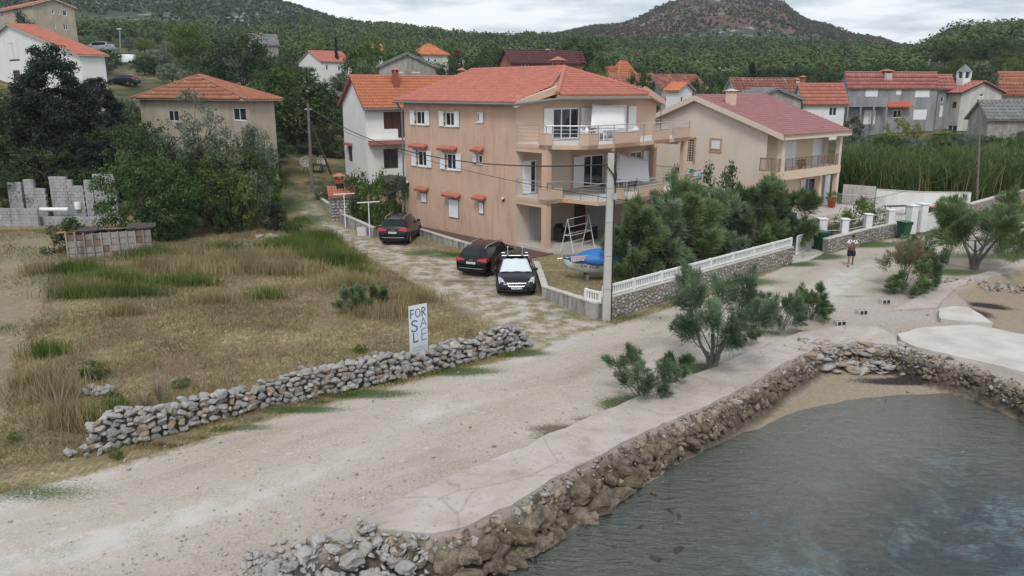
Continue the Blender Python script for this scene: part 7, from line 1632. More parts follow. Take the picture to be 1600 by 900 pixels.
# laundry frame
lf_p = at(886, 394, .22); lf = empty('clothes_airer', lf_p, R(52), 'white folding laundry frame on the terrace edge', 'clothes airer')
for x in (0, 2.3):
    g = MB(); g.tube([(x - .0, -.45, 0), (x, 0, 1.95), (x, .45, 0)], .028, 6); g.tube([(x, -.22, 1.0), (x, .22, 1.0)], .016, 5); g.build('end_frame', P_WHITE, lf)
for (y, z) in ((0, 1.95), (-.22, 1.0), (.22, 1.0), (-.1, 1.5), (-.35, .45), (.35, .45)): g = MB(); g.tube([(0, y, z), (2.3, y, z)], .014, 5); g.build('crossbar', P_WHITE, lf)
# towels on the middle balcony rail
def towel(x, y, c, nm, label, w_=.5, h=.55):
    g = MB(); g.smooth = True; vs = []; fs = []
    for i in range(7):
        for j in range(5): vs.append((-w_ / 2 + w_ * i / 6, -.03 - .02 * math.sin(i * 2.1) * j / 4, -h * j / 4))
    for i in range(6):
        for j in range(4): a = i * 5 + j; fs.append((a, a + 1, a + 6, a + 5))
    g.add(vs, fs); o = g.build('towel', simple(nm, c, .95, .1, 8.), None, hw_(x, y, Z1 + 1.05), R(41.8)); s = o.modifiers.new('s', 'SOLIDIFY'); s.thickness = .015; tag(o, label, 'towel')
towel(12.2, -4.75, (.30, .50, .60), 'pale_blue_cloth', 'pale blue towel over the right end of the middle balcony rail'); towel(11.2, -5.2, (.6, .62, .68), 'white_cloth', 'white shirt hung on the middle balcony rail', .35, .3); towel(12.9, -4.1, (.50, .10, .14), 'red_cloth', 'red towel over the curved balcony rail', .7, .25); towel(13.35, -3.3, (.05, .35, .10), 'green_cloth', 'green towel over the curved balcony rail', .6, .3)
def person_sit(p): pass
# potted plants
def pot(p, label, s=1.):
    r_ = empty('flower_pot', p, 0, label, 'flower pot'); g = MB(); g.smooth = True; g.lathe([(.16 * s, 0), (.24 * s, .38 * s), (.27 * s, .39 * s), (.27 * s, .45 * s), (.22 * s, .45 * s)], 16); g.build('pot', simple('terracotta', (.45, .09, .04), .7), r_); return r_
# ================= the walking man =================
def skin(name, verts, edges, radii, mat, parent, root=0, sub=2):
    me = bpy.data.meshes.new(name); me.from_pydata(verts, edges, []); o = bpy.data.objects.new(name, me); COL.objects.link(o); o.parent = parent
    s = o.modifiers.new('skin', 'SKIN'); s.use_smooth_shade = True
    for i, v in enumerate(me.skin_vertices[0].data): r = radii[i]; v.radius = (r, r) if not hasattr(r, '__len__') else r; v.use_root = (i == root)
    if sub: m = o.modifiers.new('sub', 'SUBSURF'); m.levels = sub; m.render_levels = sub
    me.materials.append(mat); return o
M_SKIN = simple('tanned_skin', (.30, .145, .085), .55, .08, 6.); M_TEE = simple('white_tee', (.70, .71, .73), .9, .05, 6.); M_VEST = simple('brown_check_vest', (.16, .125, .115), .95, .35, 14.); M_SHORT = simple('navy_shorts', (.010, .012, .035), .9, .2, 6.); M_SHOE = simple('dark_trainers', (.05, .045, .045), .8, .3, 8.); M_HAIR = simple('dark_hair', (.015, .011, .009), .8)
pp = G(1328, 416); MAN = empty('person', pp, R(-10), 'man in white T-shirt, brown vest and navy shorts walking and looking at his phone', 'person')
# faces -y (towards the camera); his right arm is at -x.  front leg: his right (-x), back leg: left (+x)
J = {'pel': (0, 0, .95), 'wst': (0, 0, 1.08), 'chs': (0, -.02, 1.27), 'nck': (0, -.03, 1.47), 'hd0': (0, -.06, 1.55),
     'hR': (-.10, -.02, .90), 'kR': (-.13, -.17, .50), 'aR': (-.14, -.20, .10), 'tR': (-.17, -.36, .045),
     'hL': (.10, 0, .90), 'kL': (.13, .02, .50), 'aL': (.17, .28, .17), 'tL': (.18, .20, .05),
     'sR': (-.19, -.02, 1.42), 'eR': (-.27, -.10, 1.15), 'wR': (-.07, -.32, 1.20), 'sL': (.19, -.02, 1.42), 'eL': (.30, -.08, 1.15), 'wL': (.09, -.30, 1.16)}
Rd = {'pel': (.15, .11), 'wst': (.15, .11), 'chs': (.165, .115), 'nck': .058, 'hd0': .055, 'hR': .095, 'kR': .058, 'aR': .038, 'tR': .035, 'hL': .095, 'kL': .058, 'aL': .038, 'tL': .035, 'sR': .062, 'eR': .042, 'wR': .028, 'sL': .062, 'eL': .042, 'wL': .028}
nm = list(J); ed = [('pel', 'wst'), ('wst', 'chs'), ('chs', 'nck'), ('nck', 'hd0'), ('pel', 'hR'), ('hR', 'kR'), ('kR', 'aR'), ('aR', 'tR'), ('pel', 'hL'), ('hL', 'kL'), ('kL', 'aL'), ('aL', 'tL'), ('chs', 'sR'), ('sR', 'eR'), ('eR', 'wR'), ('chs', 'sL'), ('sL', 'eL'), ('eL', 'wL')]
V_ = [J[k] for k in nm]; E_ = [(nm.index(a), nm.index(b)) for a, b in ed]; R_ = [Rd[k] for k in nm]
# hands: palm + four fingers + thumb, chains rooted at the wrist
def hand(w, d, side, up=(0, 0, 1)):
    w, d, up = Vector(w), Vector(d).normalized(), Vector(up); sd = d.cross(up).normalized() * side; b0 = nm.index('wR' if side > 0 else 'wL')
    palm = len(V_); V_.append(tuple(w + d * .06)); R_.append((.034, .018)); E_.append((b0, palm))
    for k in range(4):
        o = sd * (-.027 + .018 * k); ln = (.036, .042, .040, .030)[k]; i0 = len(V_); V_.append(tuple(w + d * .095 + o)); R_.append(.010); E_.append((palm, i0)); V_.append(tuple(w + d * (.095 + ln) + o - up * .008)); R_.append(.009); E_.append((i0, i0 + 1)); V_.append(tuple(w + d * (.095 + ln * 1.2) + o - up * .035)); R_.append(.008); E_.append((i0 + 1, i0 + 2))
    i0 = len(V_); V_.append(tuple(w + d * .045 - sd * .04)); R_.append(.012); E_.append((palm, i0)); V_.append(tuple(w + d * .085 - sd * .055 + up * .01)); R_.append(.010); E_.append((i0, i0 + 1))
hand(J['wR'], (.7, -.6, .15), 1); hand(J['wL'], (-.75, -.4, .2), -1)
skin('body', V_, E_, R_, M_SKIN, MAN)
# head
g = MB(); g.smooth = True; prof = [(.035, 0), (.055, .02), (.068, .06), (.076, .11), (.080, .16), (.074, .205), (.05, .235), (.01, .247)]; n = 16; vs = []; fs = []
for (r, z) in prof:
    for k in range(n):
        a = 2 * math.pi * k / n; c, s = math.cos(a), math.sin(a); y = s * r * 1.22; 
        if s < -.7 and .07 < z < .13 and abs(c) < .3: y -= .014
        vs.append((c * r, y, z))
fs = [(i * n + k, i * n + (k + 1) % n, (i + 1) * n + (k + 1) % n, (i + 1) * n + k) for i in range(len(prof) - 1) for k in range(n)] + [tuple(range(n))[::-1], tuple(range(n * (len(prof) - 1), n * len(prof)))]
HM = Matrix.Translation((0, -.075, 1.535)) @ Matrix.Rotation(R(18), 4, 'X'); g.T = HM; g.add(vs, fs); hd = g.build('head', M_SKIN, MAN)
for sx in (-1, 1):
    g = MB(); g.T = HM @ Matrix.Translation((sx * .030, -.088, .135)) @ Matrix.Diagonal((1, .4, .6, 1)); g.lathe([(.004, -.014), (.012, -.006), (.012, .006), (.004, .014)], 8); g.build('eye', P_DARK, hd)
    g = MB(); g.T = HM @ Matrix.Translation((sx * .079, 0, .12)) @ Matrix.Diagonal((.35, .8, 1, 1)); g.lathe([(.006, -.03), (.02, -.012), (.024, .012), (.01, .03)], 8); g.build('ear', M_SKIN, hd)
g = MB(); g.T = HM; g.add([(-.013, -.095, .085), (.013, -.095, .085), (0, -.125, .09), (0, -.095, .145)], [(0, 1, 2), (1, 3, 2), (3, 0, 2), (0, 3, 1)]); g.build('nose', M_SKIN, hd)
g = MB(); g.T = HM; g.box(-.025, .025, -.096, -.086, .054, .062); g.build('mouth', simple('lips', (.18, .06, .05)), hd)
g = MB(); g.smooth = True; g.T = HM @ Matrix.Translation((0, .012, .02)) @ Matrix.Diagonal((1.08, 1.08, 1.0, 1)); sel = [(.080, .13), (.083, .16), (.079, .205), (.055, .238), (.01, .252)]; vs = []
for i, (r, z) in enumerate(sel):
    for k in range(n): a = 2 * math.pi * k / n; s = math.sin(a); vs.append((math.cos(a) * r, s * r * 1.2, z + (.045 if s < -.3 and i == 0 else (-.05 if s > .2 and i == 0 else 0))))
fs = [(i * n + k, i * n + (k + 1) % n, (i + 1) * n + (k + 1) % n, (i + 1) * n + k) for i in range(len(sel) - 1) for k in range(n)] + [tuple(range(n * (len(sel) - 1), n * len(sel)))]; g.add(vs, fs); g.build('hair', M_HAIR, MAN)
# clothes
skin('shirt', [(0, 0, .98), (0, 0, 1.10), (0, -.02, 1.28), (0, -.02, 1.42), (-.18, -.02, 1.425), (-.235, -.06, 1.28), (.18, -.02, 1.425), (.25, -.05, 1.28)], [(0, 1), (1, 2), (2, 3), (2, 4), (4, 5), (2, 6), (6, 7)], [(.165, .125), (.165, .125), (.18, .13), .09, .082, .075, .082, .075], M_TEE, MAN)
skin('vest', [(0, 0, .80), (0, 0, .98), (0, -.02, 1.26), (0, -.02, 1.44)], [(0, 1), (1, 2), (2, 3)], [(.20, .165), (.20, .16), (.195, .155), (.14, .12)], M_VEST, MAN)
for sx in (-1, 1): skin('strap', [(sx * .12, .05, 1.44), (sx * .13, -.06, 1.46), (sx * .14, -.13, 1.40)], [(0, 1), (1, 2)], [.035, .038, .03], P_DARK, MAN, sub=1)
skin('shorts', [(0, 0, .98), (-.10, -.03, .84), (-.135, -.15, .56), (.10, 0, .84), (.13, .0, .56)], [(0, 1), (1, 2), (0, 3), (3, 4)], [(.185, .15), .135, .125, .135, .125], M_SHORT, MAN)
for (a, t) in ((J['aR'], J['tR']), (J['aL'], J['tL'])):
    a, t = Vector(a), Vector(t); skin('shoe', [tuple(a + Vector((0, .03, -.02 if a.z < .15 else 0))), tuple(a.lerp(t, .5) + Vector((0, 0, -.01))), tuple(t)], [(0, 1), (1, 2)], [.05, .048, .042], M_SHOE, MAN)
    skin('sock', [tuple(a + Vector((0, 0, .0))), tuple(a + Vector((0, -.01, .07)))], [(0, 1)], [.046, .044], M_TEE if a.z < .15 else P_DARK, MAN, sub=1)
ph_ = MB(); ph_.T = Matrix.Translation((.01, -.40, 1.235)) @ Matrix.Rotation(R(-35), 4, 'X'); ph_.bbox(-.036, .036, -.005, .005, -.075, .075, .004); o = ph_.build('phone', P_DARK, None, pp); o.rotation_euler = MAN.rotation_euler; tag(o, 'dark phone held up in the walking man\'s hands', 'phone')
# ================= vegetation =================
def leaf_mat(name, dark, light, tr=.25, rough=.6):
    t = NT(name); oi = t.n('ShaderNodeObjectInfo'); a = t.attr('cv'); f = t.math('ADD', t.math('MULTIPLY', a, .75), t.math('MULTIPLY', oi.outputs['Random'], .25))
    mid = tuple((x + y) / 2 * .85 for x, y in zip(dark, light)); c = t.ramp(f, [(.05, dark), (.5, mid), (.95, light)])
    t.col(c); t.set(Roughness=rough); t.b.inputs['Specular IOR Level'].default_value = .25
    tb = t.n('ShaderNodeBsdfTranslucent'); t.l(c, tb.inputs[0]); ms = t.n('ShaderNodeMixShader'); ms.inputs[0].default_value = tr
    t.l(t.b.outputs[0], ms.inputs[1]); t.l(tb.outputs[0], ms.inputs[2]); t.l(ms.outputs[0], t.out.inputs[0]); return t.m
LM = dict(cyp=leaf_mat('cypress_leaf', (.010, .022, .014), (.040, .066, .042)), pine=leaf_mat('pine_leaf', (.022, .045, .012), (.12, .175, .055)), dark=leaf_mat('dark_leaf', (.018, .038, .014), (.085, .135, .05)),
          broad=leaf_mat('broad_leaf', (.025, .052, .014), (.125, .19, .055)), green=leaf_mat('bright_leaf', (.05, .095, .016), (.21, .29, .075)), yel=leaf_mat('yellow_leaf', (.12, .14, .03), (.32, .32, .09)),
          olive=leaf_mat('olive_leaf', (.06, .085, .055), (.24, .29, .20)), tam=leaf_mat('tamarisk_leaf', (.045, .085, .036), (.24, .33, .15)), tamg=leaf_mat('tamarisk_grey_leaf', (.05, .095, .055), (.26, .34, .20)), tamd=leaf_mat('dry_tamarisk_leaf', (.10, .10, .05), (.32, .28, .17)),
          plum=leaf_mat('plum_leaf', (.045, .020, .015), (.17, .085, .06)), dry=leaf_mat('dry_stem', (.10, .08, .05), (.30, .24, .16)), vine=leaf_mat('vine_leaf', (.03, .07, .018), (.13, .22, .07)))
M_BARK = simple('bark', (.085, .07, .055), .95, .3, 4., .8, 14); M_BARKG = simple('grey_bark', (.15, .135, .12), .95, .25, 4., .8, 14)
def leaf_quads(C, size, rng, normal=None, aspect=.55, jitter=1.):
    """one small quad per centre, random facing, optionally leaning to a given normal"""
    n = len(C); a = rng.normal(size=(n, 3)); 
    if normal is not None: a = a * jitter + normal * 1.6
    a /= np.linalg.norm(a, axis=1, keepdims=True) + 1e-9; b = rng.normal(size=(n, 3)); u = np.cross(a, b); u /= np.linalg.norm(u, axis=1, keepdims=True) + 1e-9; v = np.cross(a, u)
    s = (size * rng.uniform(.6, 1.35, n))[:, None]; u = u * s; v = v * s * aspect
    V = np.stack([C - u * .5, C + v * .5 - u * .05, C + u * .5, C - v * .5 + u * .05], 1).reshape(-1, 3); F = np.arange(4 * n).reshape(n, 4); return V, F
def needle_quads(C, D, length, width, rng):
    n = len(C); D = D / (np.linalg.norm(D, axis=1, keepdims=True) + 1e-9); s = np.cross(D, rng.normal(size=(n, 3))); s /= np.linalg.norm(s, axis=1, keepdims=True) + 1e-9
    L_ = (length * rng.uniform(.6, 1.3, n))[:, None]; s = s * width * .5; V = np.stack([C - s, C + s, C + D * L_ + s * .3, C + D * L_ - s * .3], 1).reshape(-1, 3); return V, np.arange(4 * n).reshape(n, 4)
def crown_mesh(name, mat, clumps, per, leaf, rng, shape=.5, aspect=.55, up=.25, feather=False):
    """clumps: list of (centre, radius)"""
    Vs, Fs, Cs = [], [], []; b = 0
    for c, r in clumps:
        n = max(4, int(per * (.6 + .8 * rng.random()))); d = rng.normal(size=(n, 3)); d /= np.linalg.norm(d, axis=1, keepdims=True); rad = r * rng.random(n) ** shape; P = np.asarray(c) + d * rad[:, None] * np.array([1, 1, .8]); cv0 = rng.random()
        if feather:
            D = d * .8 + np.array([0, 0, .75]) + rng.normal(size=(n, 3)) * .55; V, F = needle_quads(P, D, leaf, leaf * aspect, rng)
        else: V, F = leaf_quads(P, leaf, rng, d + np.array([0, 0, up]), aspect)
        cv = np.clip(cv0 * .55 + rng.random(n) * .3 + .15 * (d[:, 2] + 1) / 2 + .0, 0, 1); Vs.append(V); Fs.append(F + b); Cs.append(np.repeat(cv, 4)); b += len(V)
    me = np_mesh(name, np.concatenate(Vs), np.concatenate(Fs), mat); fattr(me, 'cv', np.concatenate(Cs)); return me
def ell_clumps(rng, n, rx, ry, rz_, zc, rc, hollow=.5, fn=None, z0=0.):
    out = []
    while len(out) < n:
        p = rng.normal(size=3); p /= np.linalg.norm(p); p *= rng.random() ** (1 - hollow) if hollow < 1 else 1; p *= np.array([rx, ry, rz_]) * rng.uniform(.8, 1.08); p[2] += zc
        if p[2] < z0 or (fn and not fn(p)): continue
        out.append((p, rc * rng.uniform(.65, 1.3)))
    return out
def trunk_mesh(name, mat, rng, h, r, targets=(), stems=1, lean=.15, base_spread=.15, curve=.25):
    g = MB(); g.smooth = True; tops = []
    for s in range(stems):
        a = rng.uniform(0, 6.28); d = np.array([math.cos(a), math.sin(a), 0]); p0 = d * base_spread * (stems > 1); hh = h * rng.uniform(.85, 1.1); pts = [p0 - [0, 0, .15]]
        for k in range(1, 6): f = k / 5; pts.append(p0 + d * (lean * hh * f ** 1.4) + [rng.normal() * curve * .12 * hh * f, rng.normal() * curve * .12 * hh * f, hh * f])
        g.tube([tuple(p) for p in pts], [r * (1 - .6 * k / 5) / (stems ** .35) for k in range(6)], 7); tops.append(pts)
    for t_, rad in targets:
        pl = tops[int(rng.integers(len(tops)))]; st = pl[int(rng.integers(2, 6))]; t_ = np.array(t_); m = (st + t_) / 2 + rng.normal(size=3) * .08 * np.linalg.norm(t_ - st); g.tube([tuple(st), tuple(m), tuple(t_)], [r * .32, r * .2, r * .07], 5)
    return g.mesh(name, mat)
PROTO = {}
def proto(kind):
    """two variants per kind of tree, 1 unit = the tree's own metres; (trunk mesh, crown mesh, height, width)"""
    if kind in PROTO: return PROTO[kind]
    out = []
    for v in range(2):
        rg = np.random.default_rng(abs(hash(kind)) % 1000 if False else sum(map(ord, kind)) * 7 + v)
        if kind == 'cypress': cl = [(np.array([rg.normal() * .28 * (1 - z / 9.5), rg.normal() * .28 * (1 - z / 9.5), z]), .55 * (1.05 - z / 10)) for z in np.linspace(.5, 8.6, 46)]; m = 'cyp'; per, lf, H_, W_, tr = 60, .22, 9, 1.6, (2, .12)
        elif kind == 'bigcyp':
            cl = []
            for z in np.linspace(.8, 10.6, 34):
                rr_ = 4.1 * (1 - (z / 11.4) ** 2.3) * rg.uniform(.75, 1.1) + .3
                for a in rg.uniform(0, 6.28, max(4, int(rr_ * 4.2))): cl.append((np.array([math.cos(a) * rr_ * rg.uniform(.55, 1), math.sin(a) * rr_ * rg.uniform(.55, 1), z + rg.normal() * .3]), .62 * rg.uniform(.7, 1.35)))
            m = 'cyp'; per, lf, H_, W_, tr = 75, .20, 11.3, 8.4, (8, .3); per = 115; lf = .23
        elif kind == 'pine': cl = ell_clumps(rg, 60, 3, 3, 2.3, 4.3, .8, .85, lambda p: p[2] > 2.2); m = 'pine'; per, lf, H_, W_, tr = 55, .30, 7, 6.4, (4.6, .2)
        elif kind == 'dark': cl = ell_clumps(rg, 95, 3.4, 3.4, 2.9, 3.6, .85, .8, lambda p: p[2] > .9); m = 'dark'; per, lf, H_, W_, tr = 62, .26, 7, 7.2, (4, .25)
        elif kind == 'broad': cl = ell_clumps(rg, 95, 3.2, 3.2, 3., 4., .85, .75, lambda p: p[2] > 1.2); m = 'broad'; per, lf, H_, W_, tr = 60, .27, 7.6, 7, (4.5, .22)
        elif kind == 'green': cl = ell_clumps(rg, 70, 2.8, 2.8, 2.3, 3., .75, .75, lambda p: p[2] > .7); m = 'green'; per, lf, H_, W_, tr = 55, .27, 5.6, 6, (3, .18)
        elif kind == 'olive': cl = ell_clumps(rg, 60, 2.4, 2.4, 1.8, 2.2, .62, .75, lambda p: p[2] > .5); m = 'olive'; per, lf, H_, W_, tr = 60, .20, 4.2, 5.2, (2.2, .18)
        elif kind == 'sparse': cl = ell_clumps(rg, 75, 2.7, 2.7, 3.6, 4.4, .55, .5, lambda p: p[2] > 1.); m = 'olive'; per, lf, H_, W_, tr = 44, .19, 8.2, 5.8, (5.5, .16)
        elif kind == 'bush': cl = ell_clumps(rg, 42, 1.5, 1.5, 1.3, 1.0, .42, .8, lambda p: p[2] > .12); m = 'broad'; per, lf, H_, W_, tr = 60, .15, 2.4, 3.2, (1., .07)
        elif kind == 'gbush': cl = ell_clumps(rg, 42, 1.5, 1.5, 1.3, 1.0, .42, .8, lambda p: p[2] > .12); m = 'green'; per, lf, H_, W_, tr = 60, .15, 2.4, 3.2, (1., .07)
        elif kind == 'dbush': cl = ell_clumps(rg, 50, 1.4, 1.4, 1.4, 1.1, .40, .8, lambda p: p[2] > .1); m = 'dark'; per, lf, H_, W_, tr = 75, .13, 2.6, 3., (1., .07)
        elif kind == 'fig': cl = ell_clumps(rg, 130, 3.4, 3.1, 2.7, 2.6, .62, .85, lambda p: p[2] > .2); m = 'vine'; per, lf, H_, W_, tr = 95, .19, 5.4, 7.2, (2.5, .2)
        elif kind == 'ybush': cl = ell_clumps(rg, 42, 1.5, 1.5, 1.3, 1.0, .42, .8, lambda p: p[2] > .12); m = 'yel'; per, lf, H_, W_, tr = 50, .15, 2.4, 3.2, (1., .07)
        elif kind == 'plum': cl = ell_clumps(rg, 50, 2.2, 2.2, 2., 2.4, .62, .8, lambda p: p[2] > .6); m = 'plum'; per, lf, H_, W_, tr = 50, .22, 4.6, 4.8, (2., .15)
        elif kind == 'juniper':
            cl = [(np.array([rg.normal() * .55 * (1.15 - z / 2.6), rg.normal() * .55 * (1.15 - z / 2.6), z]), .34 * (1.25 - z / 3)) for z in np.linspace(.2, 2.2, 46)]; m = 'cyp'; per, lf, H_, W_, tr = 90, .11, 2.5, 2.6, (1.2, .08)
        elif kind == 'dome': cl = ell_clumps(rg, 130, 2.6, 2.6, 2.5, .9, .35, 1., lambda p: p[2] > .1); m = 'dark'; per, lf, H_, W_, tr = 60, .16, 3.4, 5.4, (1.5, .15)
        out.append((trunk_mesh('trunk', M_BARK, rg, tr[0], tr[1], cl[::max(1, len(cl) // 14)], 1 if kind not in ('fig', 'bush', 'gbush', 'ybush', 'dbush') else 3), crown_mesh('crown', LM[m], cl, per, lf, rg), H_, W_))
    PROTO[kind] = out; return out
tree_n = [0]
def where(px, Y, side):
    if side == 'slope':
        lm = [(165, 'above the pale house'), (215, 'near the white van'), (255, 'behind the small dark car'), (295, 'above the left end of the hipped roof'), (335, 'above the peak of the hipped roof'), (380, 'left of the big dark oak'), (425, 'behind the big dark oak'), (999, 'left of the small white house')]; rows = [(165, 'on the lowest terrace'), (215, 'on the middle terrace'), (999, 'on the upper terrace')]
    elif side == 'belt':
        lm = [(480, 'behind the small white house'), (540, 'near the slim cypress'), (600, 'left of the stone gable'), (650, 'behind the stone gable'), (710, 'beside the bright orange roof'), (780, 'behind the dark tree group'), (850, 'behind the brick house'), (920, 'right of the brick house'), (960, 'behind the orange pyramid roof'), (1999, 'behind the round dome bush')]; rows = [(150, 'close to the roofs'), (175, 'in the middle of the belt'), (999, 'by the wood')]
    elif side == 'foot':
        lm = [(1110, 'behind the weathered roofs'), (1170, 'left of the mottled red roof'), (1230, 'behind the mottled red roof'), (1290, 'behind the white chimney'), (1350, 'behind the red roofed white house'), (1420, 'behind the left part of the grey house'), (1480, 'behind the right part of the grey house'), (1530, 'behind the bell turret'), (1999, 'behind the houses at the right edge')]; rows = [(152, 'close to the houses'), (172, 'just upslope'), (999, 'by the wood')]
    else:
        lm = [(1365, 'below the left part of the grey house'), (1410, 'below the middle of the grey house'), (1460, 'below the right end of the grey house'), (1510, 'below the white gable house'), (1560, 'below the grey roofed outbuilding'), (1999, 'at the right edge')]; rows = [(84, 'just behind the reeds'), (999, 'near the old houses')]
    return next(t for a, t in rows if Y < a) + ' ' + next(t for a, t in lm if px < a)
KW = dict(olive='grey green olive', broad='mid green leafy tree', dark='dark dense tree', green='bright green tree', bush='low green bush', pine='light topped pine')
def tree(kind, p, h, w, label, group=None, cat='tree', rz=None, name=None, bark=True):
    v = tree_n[0]; tree_n[0] += 1; T_, C_, H_, W_ = proto(kind)[v % 2]; r_ = empty(name or ('tree' if cat == 'tree' else 'shrub'), p, random.uniform(0, 6.28) if rz is None else rz, label, cat, group)
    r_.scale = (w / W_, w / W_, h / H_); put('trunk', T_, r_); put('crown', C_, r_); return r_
def tre(kind, px, Y, top, wpx, label, cat='tree', group=None, name=None, drop=.2):
    """tree at bearing px and distance Y; its top is seen at row `top`, its crown spans wpx columns"""
    b = onpx(px, Y); tz = atY(px, top, Y).z; h = max(.8, tz - b.z + drop); wd = wpx / FPX * Y; b.z -= drop; return tree(kind, b, h, wd, label, group, cat, name=name)
# --- left side, near to far ---
tre('bigcyp', 102, 66, 66, 158, 'huge dark cypress like conifer in front of the pale house', name='conifer')
for px, Y, top, wd, k, lab in ((15, 63, 150, 130, 'dark', 'dark tree at the left edge behind the block ruin'), (70, 61, 215, 110, 'dark', 'dark low tree just behind the gap in the block ruin'), (165, 62, 215, 120, 'bigcyp', 'dark spreading conifer behind the right end of the ruin'), (228, 60, 172, 110, 'dark', 'round dark tree left of the sandy hipped house'),
                                (-40, 62, 170, 120, 'dark', 'dark tree cut by the left edge of the picture'), (130, 60, 250, 90, 'dark', 'low dark tree behind the middle of the ruin'), (30, 59, 262, 90, 'dark', 'low dark bushy tree behind the left end of the ruin'), (276, 61, 215, 80, 'dark', 'dark bushy tree under the sandy house wall')): tre(k, px, Y, top, wd, lab)
tre('fig', 236, 52, 238, 168, 'broad leafy green fig bush right of the block ruin', cat='shrub', name='fig_bush')
tre('fig', 270, 51.5, 300, 100, 'lower right part of the leafy thicket by the fig bush', cat='shrub')
tre('dbush', 108, 46.8, 336, 84, 'dark green bush at the left end of the panel shed', cat='shrub')
tre('sparse', 312, 58, 128, 118, 'tall thin grey green tree in front of the orange hipped roof', name='tree'); tre('sparse', 352, 57, 165, 90, 'smaller grey green tree right of the sparse one')
tre('olive', 400, 62, 190, 80, 'grey green tree at the right corner of the sandy house'); tre('broad', 345, 56, 228, 90, 'green bush like tree below the sandy house window'); tre('dark', 300, 57, 225, 70, 'dark shrubby tree below the sparse tree')
tre('gbush', 378, 55, 255, 70, 'light green bush left of the lane top', cat='shrub'); tre('broad', 420, 76, 205, 80, 'green tree between the sandy house and the wooden pole'); tre('dbush', 366, 54, 285, 55, 'dark green bush above the tall dry grass', cat='shrub'); tre('bush', 340, 53.5, 300, 45, 'green weedy bush next to the logs', cat='shrub')
tre('juniper', 431, 54.5, 313, 62, 'small dark juniper above the white stones', cat='shrub', name='juniper_bush'); tre('bush', 458, 54, 342, 34, 'small green bush touching the juniper', cat='shrub')
tre('broad', 460, 84, 92, 140, 'large leafy tree rising left of the white house'); tre('broad', 425, 88, 100, 95, 'leafy tree left of the large leafy tree'); tre('dark', 505, 84, 120, 85, 'dark tree touching the white house gable'); tre('dark', 515, 82, 185, 60, 'dark shrubby tree at the white house wall'); tre('dark', 445, 84, 195, 90, 'dark undergrowth tree behind the wire chairs'); tre('olive', 500, 90, 210, 60, 'grey green tree behind the garden table')
tre('dark', 383, 112, 44, 122, 'big round dark oak behind the hipped roof'); tre('dark', 335, 112, 75, 60, 'dark oak beside the big round oak'); tre('broad', 436, 118, 88, 60, 'mid green tree right of the big dark oak')
tre('dbush', 45, 112, 12, 48, 'dark cypress bush in front of the grey stone house', name='conifer')
for px, hl_ in ((440, 'left end of the clipped hedge near the flower bed'), (462, 'hedge plant left of the first wire chair'), (484, 'hedge plant in front of the first wire chair'), (510, 'hedge plant in front of the second wire chair'), (532, 'hedge plant at the white house end of the hedge')): tre('dbush', px, 82 + (px % 3), 264, 34, hl_, cat='hedge plant', group='hedge plants along the garden edge', name='hedge_plant')
tre('vine' if False else 'gbush', 592, 57, 258, 70, 'leafy green climber heap beside the carport', cat='shrub'); tre('bush', 560, 58.5, 262, 45, 'green creeper bush behind the stone grill', cat='shrub'); tre('bush', 622, 57, 262, 36, 'green creeper on the carport roof edge', cat='shrub'); tre('olive', 507, 66, 288, 36, 'grey green rosemary bush at the top of the curved wall', cat='shrub', name='rosemary_bush')
for px, Y, top, wd, k, lab in ((350, 58.5, 208, 80, 'broad', 'leafy tree under the right window of the sandy house'), (385, 59.5, 218, 76, 'broad', 'green tree at the foot of the sandy house wall'), (412, 61, 226, 60, 'olive', 'green tree below the right corner of the sandy house'), (240, 58, 200, 90, 'dark', 'dark tree under the left part of the sandy house'), (318, 60, 205, 90, 'olive', 'grey tree under the middle of the sandy house'), (160, 76, 118, 90, 'bigcyp', 'second dark conifer hiding the foot of the pale house'), (60, 78, 130, 130, 'dark', 'dark tree behind the huge conifer'), (200, 82, 150, 60, 'broad', 'green tree left of the hipped roof'), (190, 66, 178, 90, 'dark', 'dark tree right of the huge conifer'), (425, 63, 232, 50, 'broad', 'leafy tree against the right corner of the sandy house'), (415, 60, 255, 60, 'gbush', 'green thicket below the right corner of the sandy house'), (412, 142, 66, 60, 'broad', 'leafy tree hiding the grey stone roofed house'), (400, 57, 262, 66, 'olive', 'grey green thicket left of the lane top'), (330, 57, 262, 70, 'broad', 'green thicket behind the leaning logs')): tre(k, px, Y, top, wd, lab)
# --- garden of the cream house ---
tre('dbush', 1118, 52, 250, 74, 'dark clipped conifer hedge bush against the cream gable', cat='shrub', name='hedge_bush'); tre('dbush', 1203, 50, 268, 66, 'dark conifer bush under the cream house balcony', cat='shrub', name='hedge_bush'); tre('dbush', 1055, 58, 255, 50, 'dark hedge bush behind the curved balcony', cat='shrub')
tre('gbush', 1345, 56, 300, 60, 'flowering pale green bush behind the rail fence', cat='shrub', name='oleander_bush'); tre('gbush', 1318, 54, 325, 40, 'low green bush behind the rail fence', cat='shrub'); tre('ybush', 1372, 56, 322, 36, 'yellowish bush near the small gate', cat='shrub'); tre('bush', 1292, 53, 348, 30, 'low shrub behind the first white pillar', cat='shrub')
